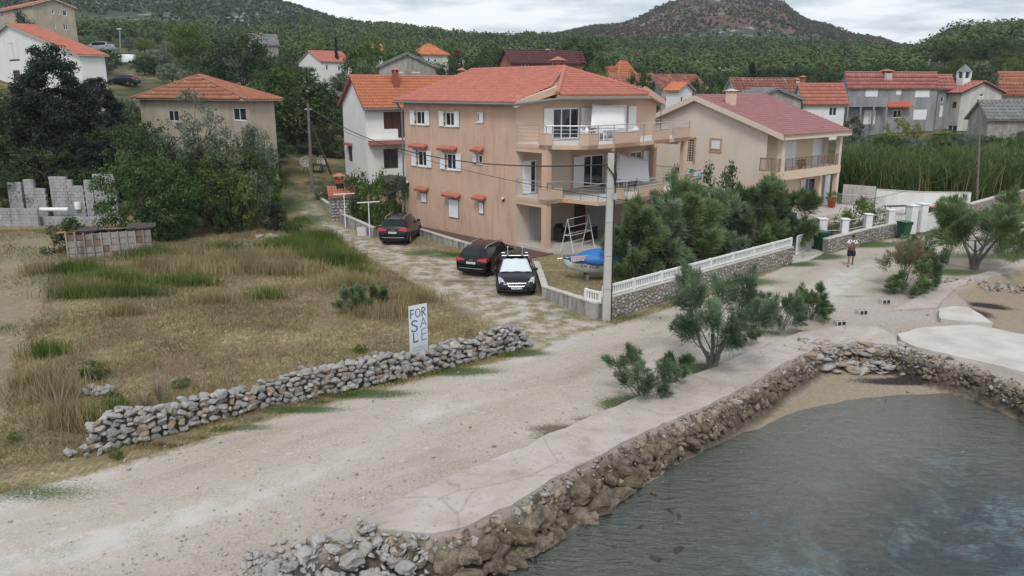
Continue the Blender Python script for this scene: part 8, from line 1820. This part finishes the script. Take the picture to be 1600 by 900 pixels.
# --- village trees ---
for k, px, Y, top, wd, lab in (('cypress', 529, 138, 54, 16, 'slim dark cypress right of the small white house'), ('green', 592, 118, 52, 76, 'tall leafy tree before the orange roofs'), ('broad', 560, 122, 62, 50, 'leafy tree left of the tall leafy tree'), ('dark', 723, 104, 72, 78, 'dark tree behind the orange roof ridge'), ('dark', 762, 106, 84, 52, 'dark tree left of the brick house'), ('plum', 716, 150, 70, 28, 'bare brownish round tree above the dark trees'),
    ('olive', 570, 108, 85, 60, 'grey green tree left of the stone gable'), ('green', 500, 150, 62, 46, 'yellow green tree behind the small white house'), ('broad', 542, 150, 66, 40, 'round tree behind the slim cypress'), ('pine', 908, 150, 50, 74, 'large light green pine behind the brick house'), ('pine', 880, 160, 60, 50, 'pine left of the large light green pine'), ('green', 930, 124, 92, 46, 'light green tree right of the maroon porch roof'), ('dome', 996, 92, 112, 62, 'dense round dome shaped bush before the faded roofs'),
    ('broad', 1105, 94, 128, 74, 'bright green tree behind the cream gable'), ('bush', 1062, 88, 168, 60, 'leafy bush above the curved balcony'), ('dark', 1080, 116, 112, 40, 'dark tree among the weathered roofs'), ('cypress', 1172, 170, 96, 34, 'dark cypress left of the far white house'), ('plum', 1283, 175, 92, 26, 'dark red plum tree before the wooded slope'), ('dark', 1240, 160, 98, 60, 'dark tree right of the far white house'),
    ('dark', 1292, 150, 100, 70, 'dark pine tree above the red roofed house'), ('cypress', 1316, 260, 72, 9, 'tiny cypress in the wood above the red roofed house'), ('dbush', 1332, 92, 178, 40, 'dark shrub below the grey house corner'), ('ybush', 1398, 90, 178, 46, 'yellowing shrub in front of the grey house'), ('ybush', 1425, 91, 186, 36, 'second yellowing shrub in front of the grey house'), ('broad', 1470, 118, 95, 40, 'tree behind the narrow grey end house'),
    ('green', 1575, 140, 90, 34, 'single light tree above the white roofs'), ('dark', 1520, 128, 96, 80, 'dark tree behind the bell turret'), ('dark', 1440, 128, 88, 80, 'dark tree behind the long grey house'), ('dark', 1370, 128, 88, 80, 'dark tree behind the left end of the grey house'), ('pine', 830, 170, 72, 60, 'green tree behind the brick house ridge'), ('broad', 640, 150, 66, 60, 'tree behind the bright orange roof'), ('broad', 700, 180, 60, 60, 'tree right of the bright orange roof'), ('broad', 770, 180, 62, 60, 'tree far behind the dark trees')): tre(k, px, Y, top, wd, lab)
rg = np.random.default_rng(12)
for i in range(26):
    px = 1335 + (i % 13) * 23 + rg.uniform(-6, 6); Y = 80 + (i // 13) * 8 + rg.uniform(-2, 2); tre(['olive', 'olive', 'broad', 'bush'][i % 4], px, Y, 206 + (1 - i // 13) * 18 + rg.uniform(-6, 6), 46, KW[['olive', 'olive', 'broad', 'bush'][i % 4]] + ' ' + where(px, Y, 'orch'), cat='shrub', group='orchard bushes behind the reeds')
kinds = ['olive', 'olive', 'broad', 'olive', 'green', 'dark', 'bush']
for i in range(64):
    px = rg.uniform(125, 470); Y = rg.uniform(122, 262); q = onpx(px, Y)
    if abs(px - 196) < 22 and Y < 205: continue
    if 375 < px < 440 and Y < 165: continue
    k = kinds[i % 7]; h = rg.uniform(2.6, 5.2); b = q; tree(k, b - Vector((0, 0, .2)), h, h * rg.uniform(1.1, 1.6), KW[k] + ' ' + where(px, Y, 'slope'), 'scattered trees on the left slope', 'tree')
for i in range(46):
    px = rg.uniform(440, 1010); Y = rg.uniform(126, 200); q = onpx(px, Y)
    h = rg.uniform(4.2, 6.6); tree(['broad', 'dark', 'green', 'pine', 'broad'][i % 5], q, h, h * rg.uniform(.95, 1.25), KW[['broad', 'dark', 'green', 'pine', 'broad'][i % 5]] + ' ' + where(px, Y, 'belt'), 'trees behind the village roofs', 'tree')
for i in range(30):
    px = rg.uniform(1050, 1640); Y = rg.uniform(136, 190); q = onpx(px, Y); h = rg.uniform(4.5, 7.5); tree(['dark', 'pine', 'dark', 'broad'][i % 4], q, h, h * rg.uniform(1., 1.3), KW[['dark', 'pine', 'dark', 'broad'][i % 4]] + ' ' + where(px, Y, 'foot'), 'trees at the foot of the wooded slope', 'tree')
tre('green', 300, 178, 30, 74, 'bright green leafy tree on the left slope'); tre('olive', 255, 150, 72, 58, 'round silvery olive tree near the white van')
# --- tamarisks ---
def tamarisk(p, h, w, label, seed, mat='tam', stems=4, nc=70, per=170, leafl=.26, rc=.42, low=.30, group=None, trunk_r=.09, name='tamarisk', cat='tree', wy=None):
    """limbs fan out from the stems, each carrying upcurved feathery sprays"""
    rg = np.random.default_rng(seed); r_ = empty(name, p, 0, label, cat, group); Ps, Ds, Cs = [], [], []; limbs = []
    nl = max(11, nc // 6); g = MB(); g.smooth = True
    for s in range(stems):
        a = 6.283 * (s + rg.random() * .7) / stems; hh = h * rg.uniform(.45, .6); ld = w * rg.uniform(.14, .26)
        pts = [np.array([math.cos(a) * .04, math.sin(a) * .04, -.12])] + [np.array([math.cos(a) * ld * f ** 1.2 + rg.normal() * .03 * h * f, math.sin(a) * ld * f ** 1.2 + rg.normal() * .03 * h * f, hh * f]) for f in (.3, .6, 1.)]
        g.tube([tuple(q) for q in pts], [trunk_r, trunk_r * .75, trunk_r * .55, trunk_r * .35], 7); limbs.append(pts)
    tw_n = max(7, int(nc * 1.5 / nl) + 3)
    for l in range(nl):
        pts = limbs[l % stems]; st = pts[(1 if low > .2 else 0) + int(rg.integers(0, 3))]; a = 6.283 * (l + rg.random()) / nl * 2.4; e = rg.uniform(low if low > .2 else .1, .93); rr_ = math.sqrt(max(.05, 1 - ((e - .45) / .62) ** 2)) * rg.uniform(.55, 1.02)
        end = np.array([math.cos(a) * w / 2 * rr_, math.sin(a) * w / 2 * rr_, h * e]); mid = (st + end) / 2 + np.array([0, 0, -.04 * h]) + rg.normal(size=3) * .03 * h; g.tube([tuple(st), tuple(mid), tuple(end)], [trunk_r * .34, trunk_r * .2, trunk_r * .08], 5); cv0 = rg.random()
        for k in range(tw_n):
            f = rg.uniform(.35, 1.); b0 = mid + (end - mid) * f; out = (end - st); out = out / (np.linalg.norm(out) + 1e-6); d = out * .75 + rg.normal(size=3) * .55 + np.array([0, 0, .55]); d /= np.linalg.norm(d); tl = min(h, w) * rg.uniform(.16, .34); n = int(per * (.8 if nc > 55 else .55) * tl / (min(h, w) * .25))
            u = rg.random(n) ** .8; side = rg.normal(size=(n, 3)); q = b0 + d * (u * tl)[:, None] + np.array([0, 0, -.10]) * (u ** 2 * tl)[:, None] + side * (tl * .20 * (1.1 - u))[:, None]; Ps.append(q); Ds.append(d + side * .45); Cs.append(np.clip(cv0 * .4 + rg.random() * .25 + .35 * u + rg.random(n) * .12, 0, 1))
    g.build('trunk', M_BARKG, r_, fix=False); P = np.concatenate(Ps); k = P[:, 2] > .03; V, F = needle_quads(P[k], np.concatenate(Ds)[k], leafl * .8, leafl * .11, rg)
    me = np_mesh('crown', V, F, LM[mat]); fattr(me, 'cv', np.repeat(np.concatenate(Cs)[k], 4)); put('crown', me, r_); return r_
for i, (px, Y, top, wd, m) in enumerate(((992, 38.6, 322, 2.6, 'tam'), (1022, 40.2, 306, 3.2, 'tamg'), (1070, 41.8, 284, 3.6, 'tam'), (1118, 43.8, 292, 3.5, 'tamg'), (1165, 45.8, 282, 3.6, 'tam'), (1218, 48.4, 292, 3.9, 'tam'), (1045, 44, 315, 3.2, 'tam'), (1190, 50, 305, 3.4, 'tamg'))):
    b = onpx(px, Y, 0); tz = atY(px, top, Y).z
    tamarisk(b, tz, wd, ('dense tamarisk right beside the concrete pole', 'second tamarisk from the concrete pole inside the fence', 'tall feathery tamarisk in the middle of the fenced row', 'pale feathery tamarisk before the cream gable', 'dark tamarisk left of the cream house balcony', 'last tamarisk of the row by the sliding gate', 'tamarisk at the back of the fenced row', 'grey tamarisk behind the last two of the row')[i], 40 + i, m, 4, 95, 230, .34, .55, .16)
tamarisk(G(1112, 576), 3.15, 4.1, 'large multi stemmed tamarisk between road and quay', 60, 'tamg', 5, 62, 250, .20, .36, .34, trunk_r=.10)
tamarisk(G(1003, 624), 1.65, 2.1, 'small tamarisk bush nearest the camera on the road edge', 61, 'tamg', 4, 36, 200, .17, .24, .2, trunk_r=.035); tamarisk(G(1058, 600), 1.15, .95, 'thin little tamarisk left of the large one', 62, 'tam', 2, 12, 170, .15, .2, .35, trunk_r=.025)
tamarisk(G(1222, 516), 1.45, 2.2, 'low tamarisk bush right of the large one', 63, 'tamg', 4, 30, 190, .18, .27, .15, trunk_r=.035); tamarisk(G(1268, 500), 1.55, 1.5, 'taller brownish tamarisk bush beside the low one', 64, 'tam', 3, 20, 180, .18, .26, .2, trunk_r=.035); tamarisk(G(1160, 540), .7, 1.3, 'sprawling green tamarisk shoot on the quay edge', 65, 'tam', 2, 12, 150, .16, .2, .1, trunk_r=.02)
tamarisk(G(1412, 452), 2.3, 2.3, 'half dry tamarisk beside the gravel patch', 66, 'tamd', 3, 34, 120, .2, .28, .2, trunk_r=.04); tamarisk(G(1440, 452), 2.5, 2.0, 'green tamarisk bush behind the dry one', 67, 'tam', 3, 34, 190, .2, .3, .1, trunk_r=.04); tamarisk(G(1420, 462), 1.3, 1.9, 'dark low tamarisk bush in front of the dry one', 68, 'tam', 3, 30, 220, .18, .25, .05, trunk_r=.03)
tamarisk(G(1522, 421), 3.6, 5.0, 'spreading tamarisk tree on the shore path', 69, 'tam', 4, 85, 220, .28, .46, .30, trunk_r=.13); tamarisk(G(1597, 394), 3.6, 5., 'tamarisk tree at the right edge of the picture', 70, 'tam', 4, 75, 200, .28, .46, .28, trunk_r=.12); tamarisk(G(1480, 412), 2.6, 1.8, 'slim tamarisk left of the spreading shore tree', 71, 'tam', 2, 30, 170, .22, .3, .35, trunk_r=.05)
for (px, py, h, w_, lab, m, sd) in ((548, 488, 1.15, 1.5, 'grey green wild bush left of the for sale board', 'tamg', 80), (590, 486, 1.0, 1.3, 'dark green wild bush beside the grey one in the dry field', 'tam', 81), (575, 482, .8, 1.2, 'brownish weedy clump between two field bushes', 'tamd', 82)): tamarisk(G(px, py), h, w_, lab, sd, m, 3, 26, 190, .17, .2, .03, cat='shrub', name='wild_bush', trunk_r=.02)
for (px, py, h, w_, lab, sd) in ((95, 655, 1.15, 1.4, 'dead dry bush near the left end of the stone wall', 90), (250, 632, 1.25, .6, 'leafless dry sapling above the stone wall', 91), (225, 640, .8, .7, 'dry weed left of the leafless sapling', 92)):
    rg = np.random.default_rng(sd); r_ = empty('dry_bush', G(px, py), 0, lab, 'dry bush'); g = MB()
    for k in range(40): a = rg.uniform(0, 6.28); l = rg.uniform(.5, 1.) * h; e = rg.uniform(.15, .75) * w_ / 2 / .6; g.tube([(0, 0, 0), (math.cos(a) * e * .4, math.sin(a) * e * .4, l * .55), (math.cos(a) * e, math.sin(a) * e, l)], [.012, .008, .003], 4)
    g.build('stems', simple('dry_twig', (.30, .24, .18), .9, .2), r_, fix=False)['kind'] = 'stuff'
for (px, py, s_, lab) in ((148, 593, .8, 'small green weed bush behind the rubble pile'), (22, 690, .35, 'tiny green weed at the left edge'), (180, 640, .7, 'green bramble at the end of the stone wall'), (284, 606, .45, 'small green weed above the stone wall'), (563, 551, .4, 'tiny green weed in the dry field'), (182, 716, .35, 'green tuft by the road at the wall end'), (105, 430, .9, 'low green bush below the panel shed')):
    tree('gbush' if s_ < .5 else 'bush', G(px, py), s_ * .9, s_ * 1.3, lab, None, 'weed', name='weed_bush')
def hzv(X, Y):
    i = np.clip(np.searchsorted(xs, X) - 1, 0, nx - 2); j = np.clip(np.searchsorted(ys, Y) - 1, 0, ny - 2); a = (X - xs[i]) / (xs[i + 1] - xs[i]); b = (Y - ys[j]) / (ys[j + 1] - ys[j])
    return (GZ[j, i] * (1 - a) + GZ[j, i + 1] * a) * (1 - b) + (GZ[j + 1, i] * (1 - a) + GZ[j + 1, i + 1] * a) * b
# ---- woodland on the slopes: one mass ----
def wood(name, N_, yr, ur, hr, quads, qs, keep, matn, seed, clump=1.0, flat=.75):
    rg = np.random.default_rng(seed); Y = np.sqrt(rg.uniform(yr[0] ** 2, yr[1] ** 2, N_)); U = rg.uniform(ur[0], ur[1], N_); X = U * Y; k = keep(X, Y, U, rg); X, Y, U = X[k], Y[k], U[k]; n = len(X)
    Z = hzv(X, Y); h = rg.uniform(hr[0], hr[1], n) * (1 + .25 * fbm(X, Y, 40, 2, 9)); rad = h * rg.uniform(.42, .62, n); d = rg.normal(size=(n, quads, 3)); d /= np.linalg.norm(d, axis=2, keepdims=True); d[..., 2] = np.abs(d[..., 2]) * .95 - .12
    lump = 1 + .28 * np.sin(d[..., 0] * 5 + U[:, None] * 900) * np.cos(d[..., 1] * 6 + Y[:, None]); P = np.stack([X, Y, Z + h * .5], 1)[:, None, :] + d * np.stack([rad, rad, h * .5], 1)[:, None, :] * (lump * rg.uniform(.72, 1.05, (n, quads)))[..., None]
    V, F = leaf_quads(P.reshape(-1, 3), qs, rg, (d + np.array([0, 0, .35])).reshape(-1, 3), .85, .7)
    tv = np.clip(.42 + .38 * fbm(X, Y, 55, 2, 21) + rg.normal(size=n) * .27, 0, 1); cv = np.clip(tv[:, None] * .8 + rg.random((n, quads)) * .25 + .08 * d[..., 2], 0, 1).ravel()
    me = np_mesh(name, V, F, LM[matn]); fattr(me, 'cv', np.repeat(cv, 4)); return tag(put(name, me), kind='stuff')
wood('woodland', 3200, (196, 330), (-.95, .85), (4.2, 7.8), 92, .88, lambda X, Y, U, r: ((U > -.30) | (Y > 262) | (U < -.62)) & (Y + 60 * fbm(X, Y, 50, 2, 4) > 190) & (r.random(len(X)) > .05), 'pine', 30)
wood('far_woodland', 4300, (325, 490), (-.8, .8), (3.8, 7.4), 46, 1.15, lambda X, Y, U, r: ((U > -.30) | (Y > 262)) & (Y + 60 * fbm(X, Y, 50, 2, 4) > 190) & (r.random(len(X)) > .05) & ~((U < -.25) & (Y > 330)), 'pine', 31)
wood('pale_woodland', 420, (196, 420), (-.3, .72), (3., 5.), 60, .8, lambda X, Y, U, r: r.random(len(X)) > 0, 'olive', 36)
wood('maquis', 19000, (300, 1000), (-.72, .1), (1.0, 2.6), 8, 1.5, lambda X, Y, U, r: fbm(X, Y, 60, 3, 14) > -.5, 'dark', 33)
wood('heath', 4200, (600, 1000), (.02, .6), (1.2, 3.2), 9, 1.6, lambda X, Y, U, r: fbm(X, Y, 45, 3, 15) > -.35, 'dark', 34)
wood('brown_heath', 7500, (640, 1000), (.02, .6), (.9, 2.), 8, 1.7, lambda X, Y, U, r: fbm(X, Y, 45, 3, 16) > -.2, 'plum', 35)
# ---- reeds ----
def blades(name, XY, hmin, hmax, wd, mat, seed, cvfn=None, lean=.25, seg=2, z0=None):
    rg = np.random.default_rng(seed); X, Y = XY[:, 0], XY[:, 1]; n = len(X); Z = np.array([hz(a, b) for a, b in XY]) if z0 is None else z0; h = rg.uniform(hmin, hmax, n); a = rg.uniform(0, 6.28, n); l = h * lean * rg.random(n) * 1.6
    dx, dy = np.cos(a), np.sin(a); b = rg.uniform(0, 6.28, n); sx, sy = np.cos(b) * wd / 2, np.sin(b) * wd / 2
    P0 = np.stack([X - sx, Y - sy, Z - .02], 1); P1 = np.stack([X + sx, Y + sy, Z - .02], 1); M0 = np.stack([X + sx * .8 + dx * l * .35, Y + sy * .8 + dy * l * .35, Z + h * .6], 1); M1 = np.stack([X - sx * .8 + dx * l * .35, Y - sy * .8 + dy * l * .35, Z + h * .6], 1); T1 = np.stack([X + dx * l + sx * .15, Y + dy * l + sy * .15, Z + h], 1); T0 = np.stack([X + dx * l - sx * .15, Y + dy * l - sy * .15, Z + h], 1)
    if seg == 1:
        V = np.stack([P0, P1, T1, T0], 1).reshape(-1, 3); me = np_mesh(name, V, np.arange(4 * n).reshape(n, 4), mat); cv = cvfn(X, Y, rg) if cvfn else rg.random(n); fattr(me, 'cv', np.repeat(np.clip(cv, 0, 1), 4)); return tag(put(name, me), kind='stuff')
    V = np.stack([P0, P1, M0, M1, T1, T0], 1).reshape(-1, 3); i0 = (np.arange(n) * 6)[:, None]; F = np.concatenate([i0 + np.array([[0, 1, 2, 3]]), i0 + np.array([[3, 2, 4, 5]])]); me = np_mesh(name, V, F, mat); cv = rg.random(n) if cvfn is None else cvfn(X, Y, rg); fattr(me, 'cv', np.repeat(np.clip(cv, 0, 1), 6)); return tag(put(name, me), kind='stuff')
def scatter(poly, n, seed, z=0., dens=None):
    rg = np.random.default_rng(seed); P = np.array(poly); out = []; 
    lo, hi = P.min(0), P.max(0); Q = rg.uniform(lo, hi, (n * 3, 2)); k = sdf(poly, Q[:, 0], Q[:, 1]) > 0; Q = Q[k]
    if dens is not None: Q = Q[rg.random(len(Q)) < dens(Q[:, 0], Q[:, 1])]
    return Q[:n]
M_REED = leaf_mat('reed_leaf', (.045, .085, .022), (.20, .28, .085), .3); M_GRS = leaf_mat('green_grass', (.05, .095, .02), (.22, .28, .075), .35); M_DRY = leaf_mat('tall_straw', (.24, .19, .095), (.56, .47, .27), .35); M_BRW = leaf_mat('brown_grass', (.17, .125, .065), (.58, .47, .28), .3)
RP = [onpx(px, Y)[:2] for px, Y in ((1308, 70), (1345, 67), (1400, 66), (1460, 65.5), (1512, 64.5), (1560, 66), (1640, 69), (1720, 74), (1640, 82), (1500, 76), (1400, 76), (1318, 78))]
Q = scatter(RP, 9000, 51); cvr = lambda X, Y, r: .5 + .4 * fbm(X, Y, 3.5, 2, 8) + r.normal(size=len(X)) * .2
blades('dry_reeds', Q[:800], 1.8, 3.6, .09, M_DRY, 57, None, .4); blades('reeds', Q[800:], 1.6, 3.8, .10, M_REED, 52, cvr, .42)
Q = scatter(RP, 14000, 53); rgx = np.random.default_rng(5); zz = np.array([zt(a, b) for a, b in Q]) + rgx.uniform(.8, 3.2, len(Q)); blades('reed_leaves', Q, .5, 1.0, .07, M_REED, 54, cvr, .9, z0=zz)
# ---- grass ----
def inroad(X, Y): return (sdf(ROADP, X, Y) > -.15) | (sdf(LANEP, X, Y) > -.2)
FP = W2([(-260, 780), (-300, 420), (0, 360), (300, 350), (480, 352), (560, 392), (640, 440), (740, 500), (828, 548), (640, 596), (400, 648), (150, 710), (-100, 770)])
Q = scatter(FP, 170000, 60, dens=lambda X, Y: np.clip(.55 + .9 * fbm(X, Y, 2.5, 3, 70), .08, 1) * (sdf(TRACKP, X, Y) < 0) * ~inroad(X, Y)); g0 = lambda X, Y, r: .45 + .5 * fbm(X, Y, 1.6, 3, 71) + r.normal(size=len(X)) * .16
blades('dry_grass', Q, .05, .20, .024, M_BRW, 61, g0, 1.1, 1)
Q = scatter(FP, 26000, 160, dens=lambda X, Y: (fbm(X, Y, 3.2, 3, 170) > .12) * ~inroad(X, Y)); blades('green_field_grass', Q, .05, .22, .026, M_GRS, 161, g0, .9, 1)
def patch(name, spots, n, h0, h1, wd, mat, seed, lean=.35):
    rg = np.random.default_rng(seed); L_ = []
    tot = sum(s[2] * s[3] for s in spots)
    for (px, py, rx, ry) in spots:
        c = at(px, py, 0); m = int(n * rx * ry / tot); a = rg.normal(size=(m, 2)) * .5; L_.append(np.stack([c.x + a[:, 0] * rx, c.y + a[:, 1] * ry], 1))
    Q = np.concatenate(L_); Q = Q[~inroad(Q[:, 0], Q[:, 1])]; return blades(name, Q, h0, h1, wd, mat, seed + 1, lambda X, Y, r: .5 + .5 * fbm(X, Y, 1., 2, 75) + r.normal(size=len(X)) * .18, lean)
patch('tall_dry_grass', [(345, 424, 3., 1.6), (400, 408, 2.5, 2.), (300, 402, 2., 1.2), (250, 420, 1.6, .7), (430, 425, 2., 1.), (140, 462, 1.5, .6), (540, 445, 1.5, 1.2), (370, 340, 2., 3.), (470, 425, 1.6, 1.), (640, 470, 1.4, .8), (60, 430, .8, 1.), (200, 500, 1.2, .4), (330, 480, 1.4, .4), (600, 492, 1.6, .9), (120, 660, 1.2, .8), (95, 620, 1., .8), (60, 600, .8, .8)], 24000, .3, .8, .024, M_DRY, 62)
patch('tall_green_grass', [(170, 448, 2., 1.), (210, 470, 1.8, .5), (130, 470, 1.5, .5), (290, 452, 1.6, .6), (120, 430, 1.2, 1.), (460, 392, 2.5, 2.), (490, 378, 2.0, 2.), (505, 410, 1.4, 1.2), (240, 405, 1.6, 1.), (510, 402, 1.2, 1.), (180, 660, .8, .4), (350, 395, 2., 1.), (540, 412, 1.2, .8), (560, 430, .8, .6), (75, 560, .8, .5), (420, 470, .9, .4)], 19000, .3, .8, .024, M_GRS, 64)
patch('verge_grass', [(750, 571, 1., .2), (640, 598, 1.2, .22), (520, 630, 1.2, .2), (425, 657, 1., .18), (320, 685, 1., .15), (800, 556, 1.5, .35), (700, 583, 2., .35), (560, 618, 2., .3), (470, 645, 1.3, .25), (370, 672, 1.2, .2), (250, 696, 1., .15), (1160, 442, 2.5, .7), (1240, 416, 1.4, .6), (1275, 402, 1.2, .7), (1340, 386, 2.2, .7), (1420, 368, 3., 1.2), (1000, 497, 1.8, .4), (980, 634, .7, .5), (1090, 578, 1., .4), (870, 682, .7, .2), (1480, 425, 2., .7), (1210, 524, 1., .4), (880, 492, 1., .8), (680, 398, 2., .9), (640, 396, 1., .5), (480, 345, 1.4, 2.)], 26000, .04, .14, .018, M_GRS, 66, .8)
patch('weeds', [(820, 540, 1.5, .4), (860, 500, 1.5, .8), (700, 440, 1.2, .8), (560, 400, 1.5, 1.), (1330, 468, 2., .4), (1150, 560, 1.5, .6), (930, 650, .8, .3), (60, 775, 2., .6), (300, 700, 2., .25), (950, 505, 1.3, .4), (1060, 480, 2., .4), (1560, 405, 3., .8)], 12000, .04, .15, .018, M_BRW, 68, .9)

# small things in the gardens
for (a, b, r_, lab) in ((hit(297, 314), hit(318, 288) + Vector((0, 0, .5)), .22, 'thick pale log leaning in the thicket'), (hit(312, 308), hit(326, 302) + Vector((0, 0, .3)), .07, 'thin grey pole lying beside the thick log')):
    g = MB(); g.tube([Vector(), (b - a)], r_, 10); tag(g.build('log', simple('pale_wood', (.34, .31, .27), .9, .2, 5.), None, a), lab, 'log')
fp = pot(CF.wld((7.9, -.9, -.03)), 'red terracotta pot with a leafy plant on the cream house porch', 1.4); T_, C_, H_, W_ = proto('gbush')[0]; o = put('plant', C_, fp); o.location = (0, 0, .5); o.scale = (.38, .38, .36)
fp = pot(CF.wld((3.6, -.3, st + .02)), 'green plant in a low pot on the cream house balcony', .7); o = put('plant', C_, fp); o.location = (0, 0, .2); o.scale = (.28, .28, .26)
for (px, py, lab) in ((1233, 345, 'dark planter box at the left end of the cream house porch'),): p = at(px, 352, .2); g = MB(); g.bbox(-.45, .45, -.3, .3, 0, .9, .02); tag(g.build('planter', simple('dark_planter', (.05, .06, .065), .7), None, p, R(41)), lab, 'planter')

ga_ = onpx(183, 92); gb2 = onpx(214, 98); gq = empty('yard_gate', ga_, 0, 'grey barred yard gate below the small dark car', 'gate'); e_ = gb2 - ga_; rz = math.atan2(e_.y, e_.x); L0 = Vector((e_.x, e_.y)).length
g = MB(); g.T = Matrix.Rotation(rz, 4, 'Z'); g.box(0, L0, -.03, .03, 1.9, 2.0); g.box(0, L0, -.03, .03, .2, .3); g.build('gate_frame', P_METAL, gq); me = None
for k in range(0, int(L0 / .22) + 1):
    if me is None: g = MB(); g.box(-.02, .02, -.02, .02, .0, 2.1); me = g.mesh('bar', P_GUTTER)
    o = put('bar', me, gq); o.location = Vector((e_.x, e_.y, 0)).normalized() * k * .22; o.rotation_euler = (0, 0, rz)
# ================= air =================
hb_ = MB(); hb_.box(-3000, 3000, -350, 2600, -4.5, 135); t = NT('haze'); t.t.nodes.remove(t.b); pv = t.n('ShaderNodeVolumePrincipled'); pv.inputs['Density'].default_value = .00017; pv.inputs['Color'].default_value = (.82, .90, 1., 1); pv.inputs['Anisotropy'].default_value = .2
t.l(pv.outputs[0], t.out.inputs['Volume']); tag(hb_.build('haze', t.m), kind='stuff')
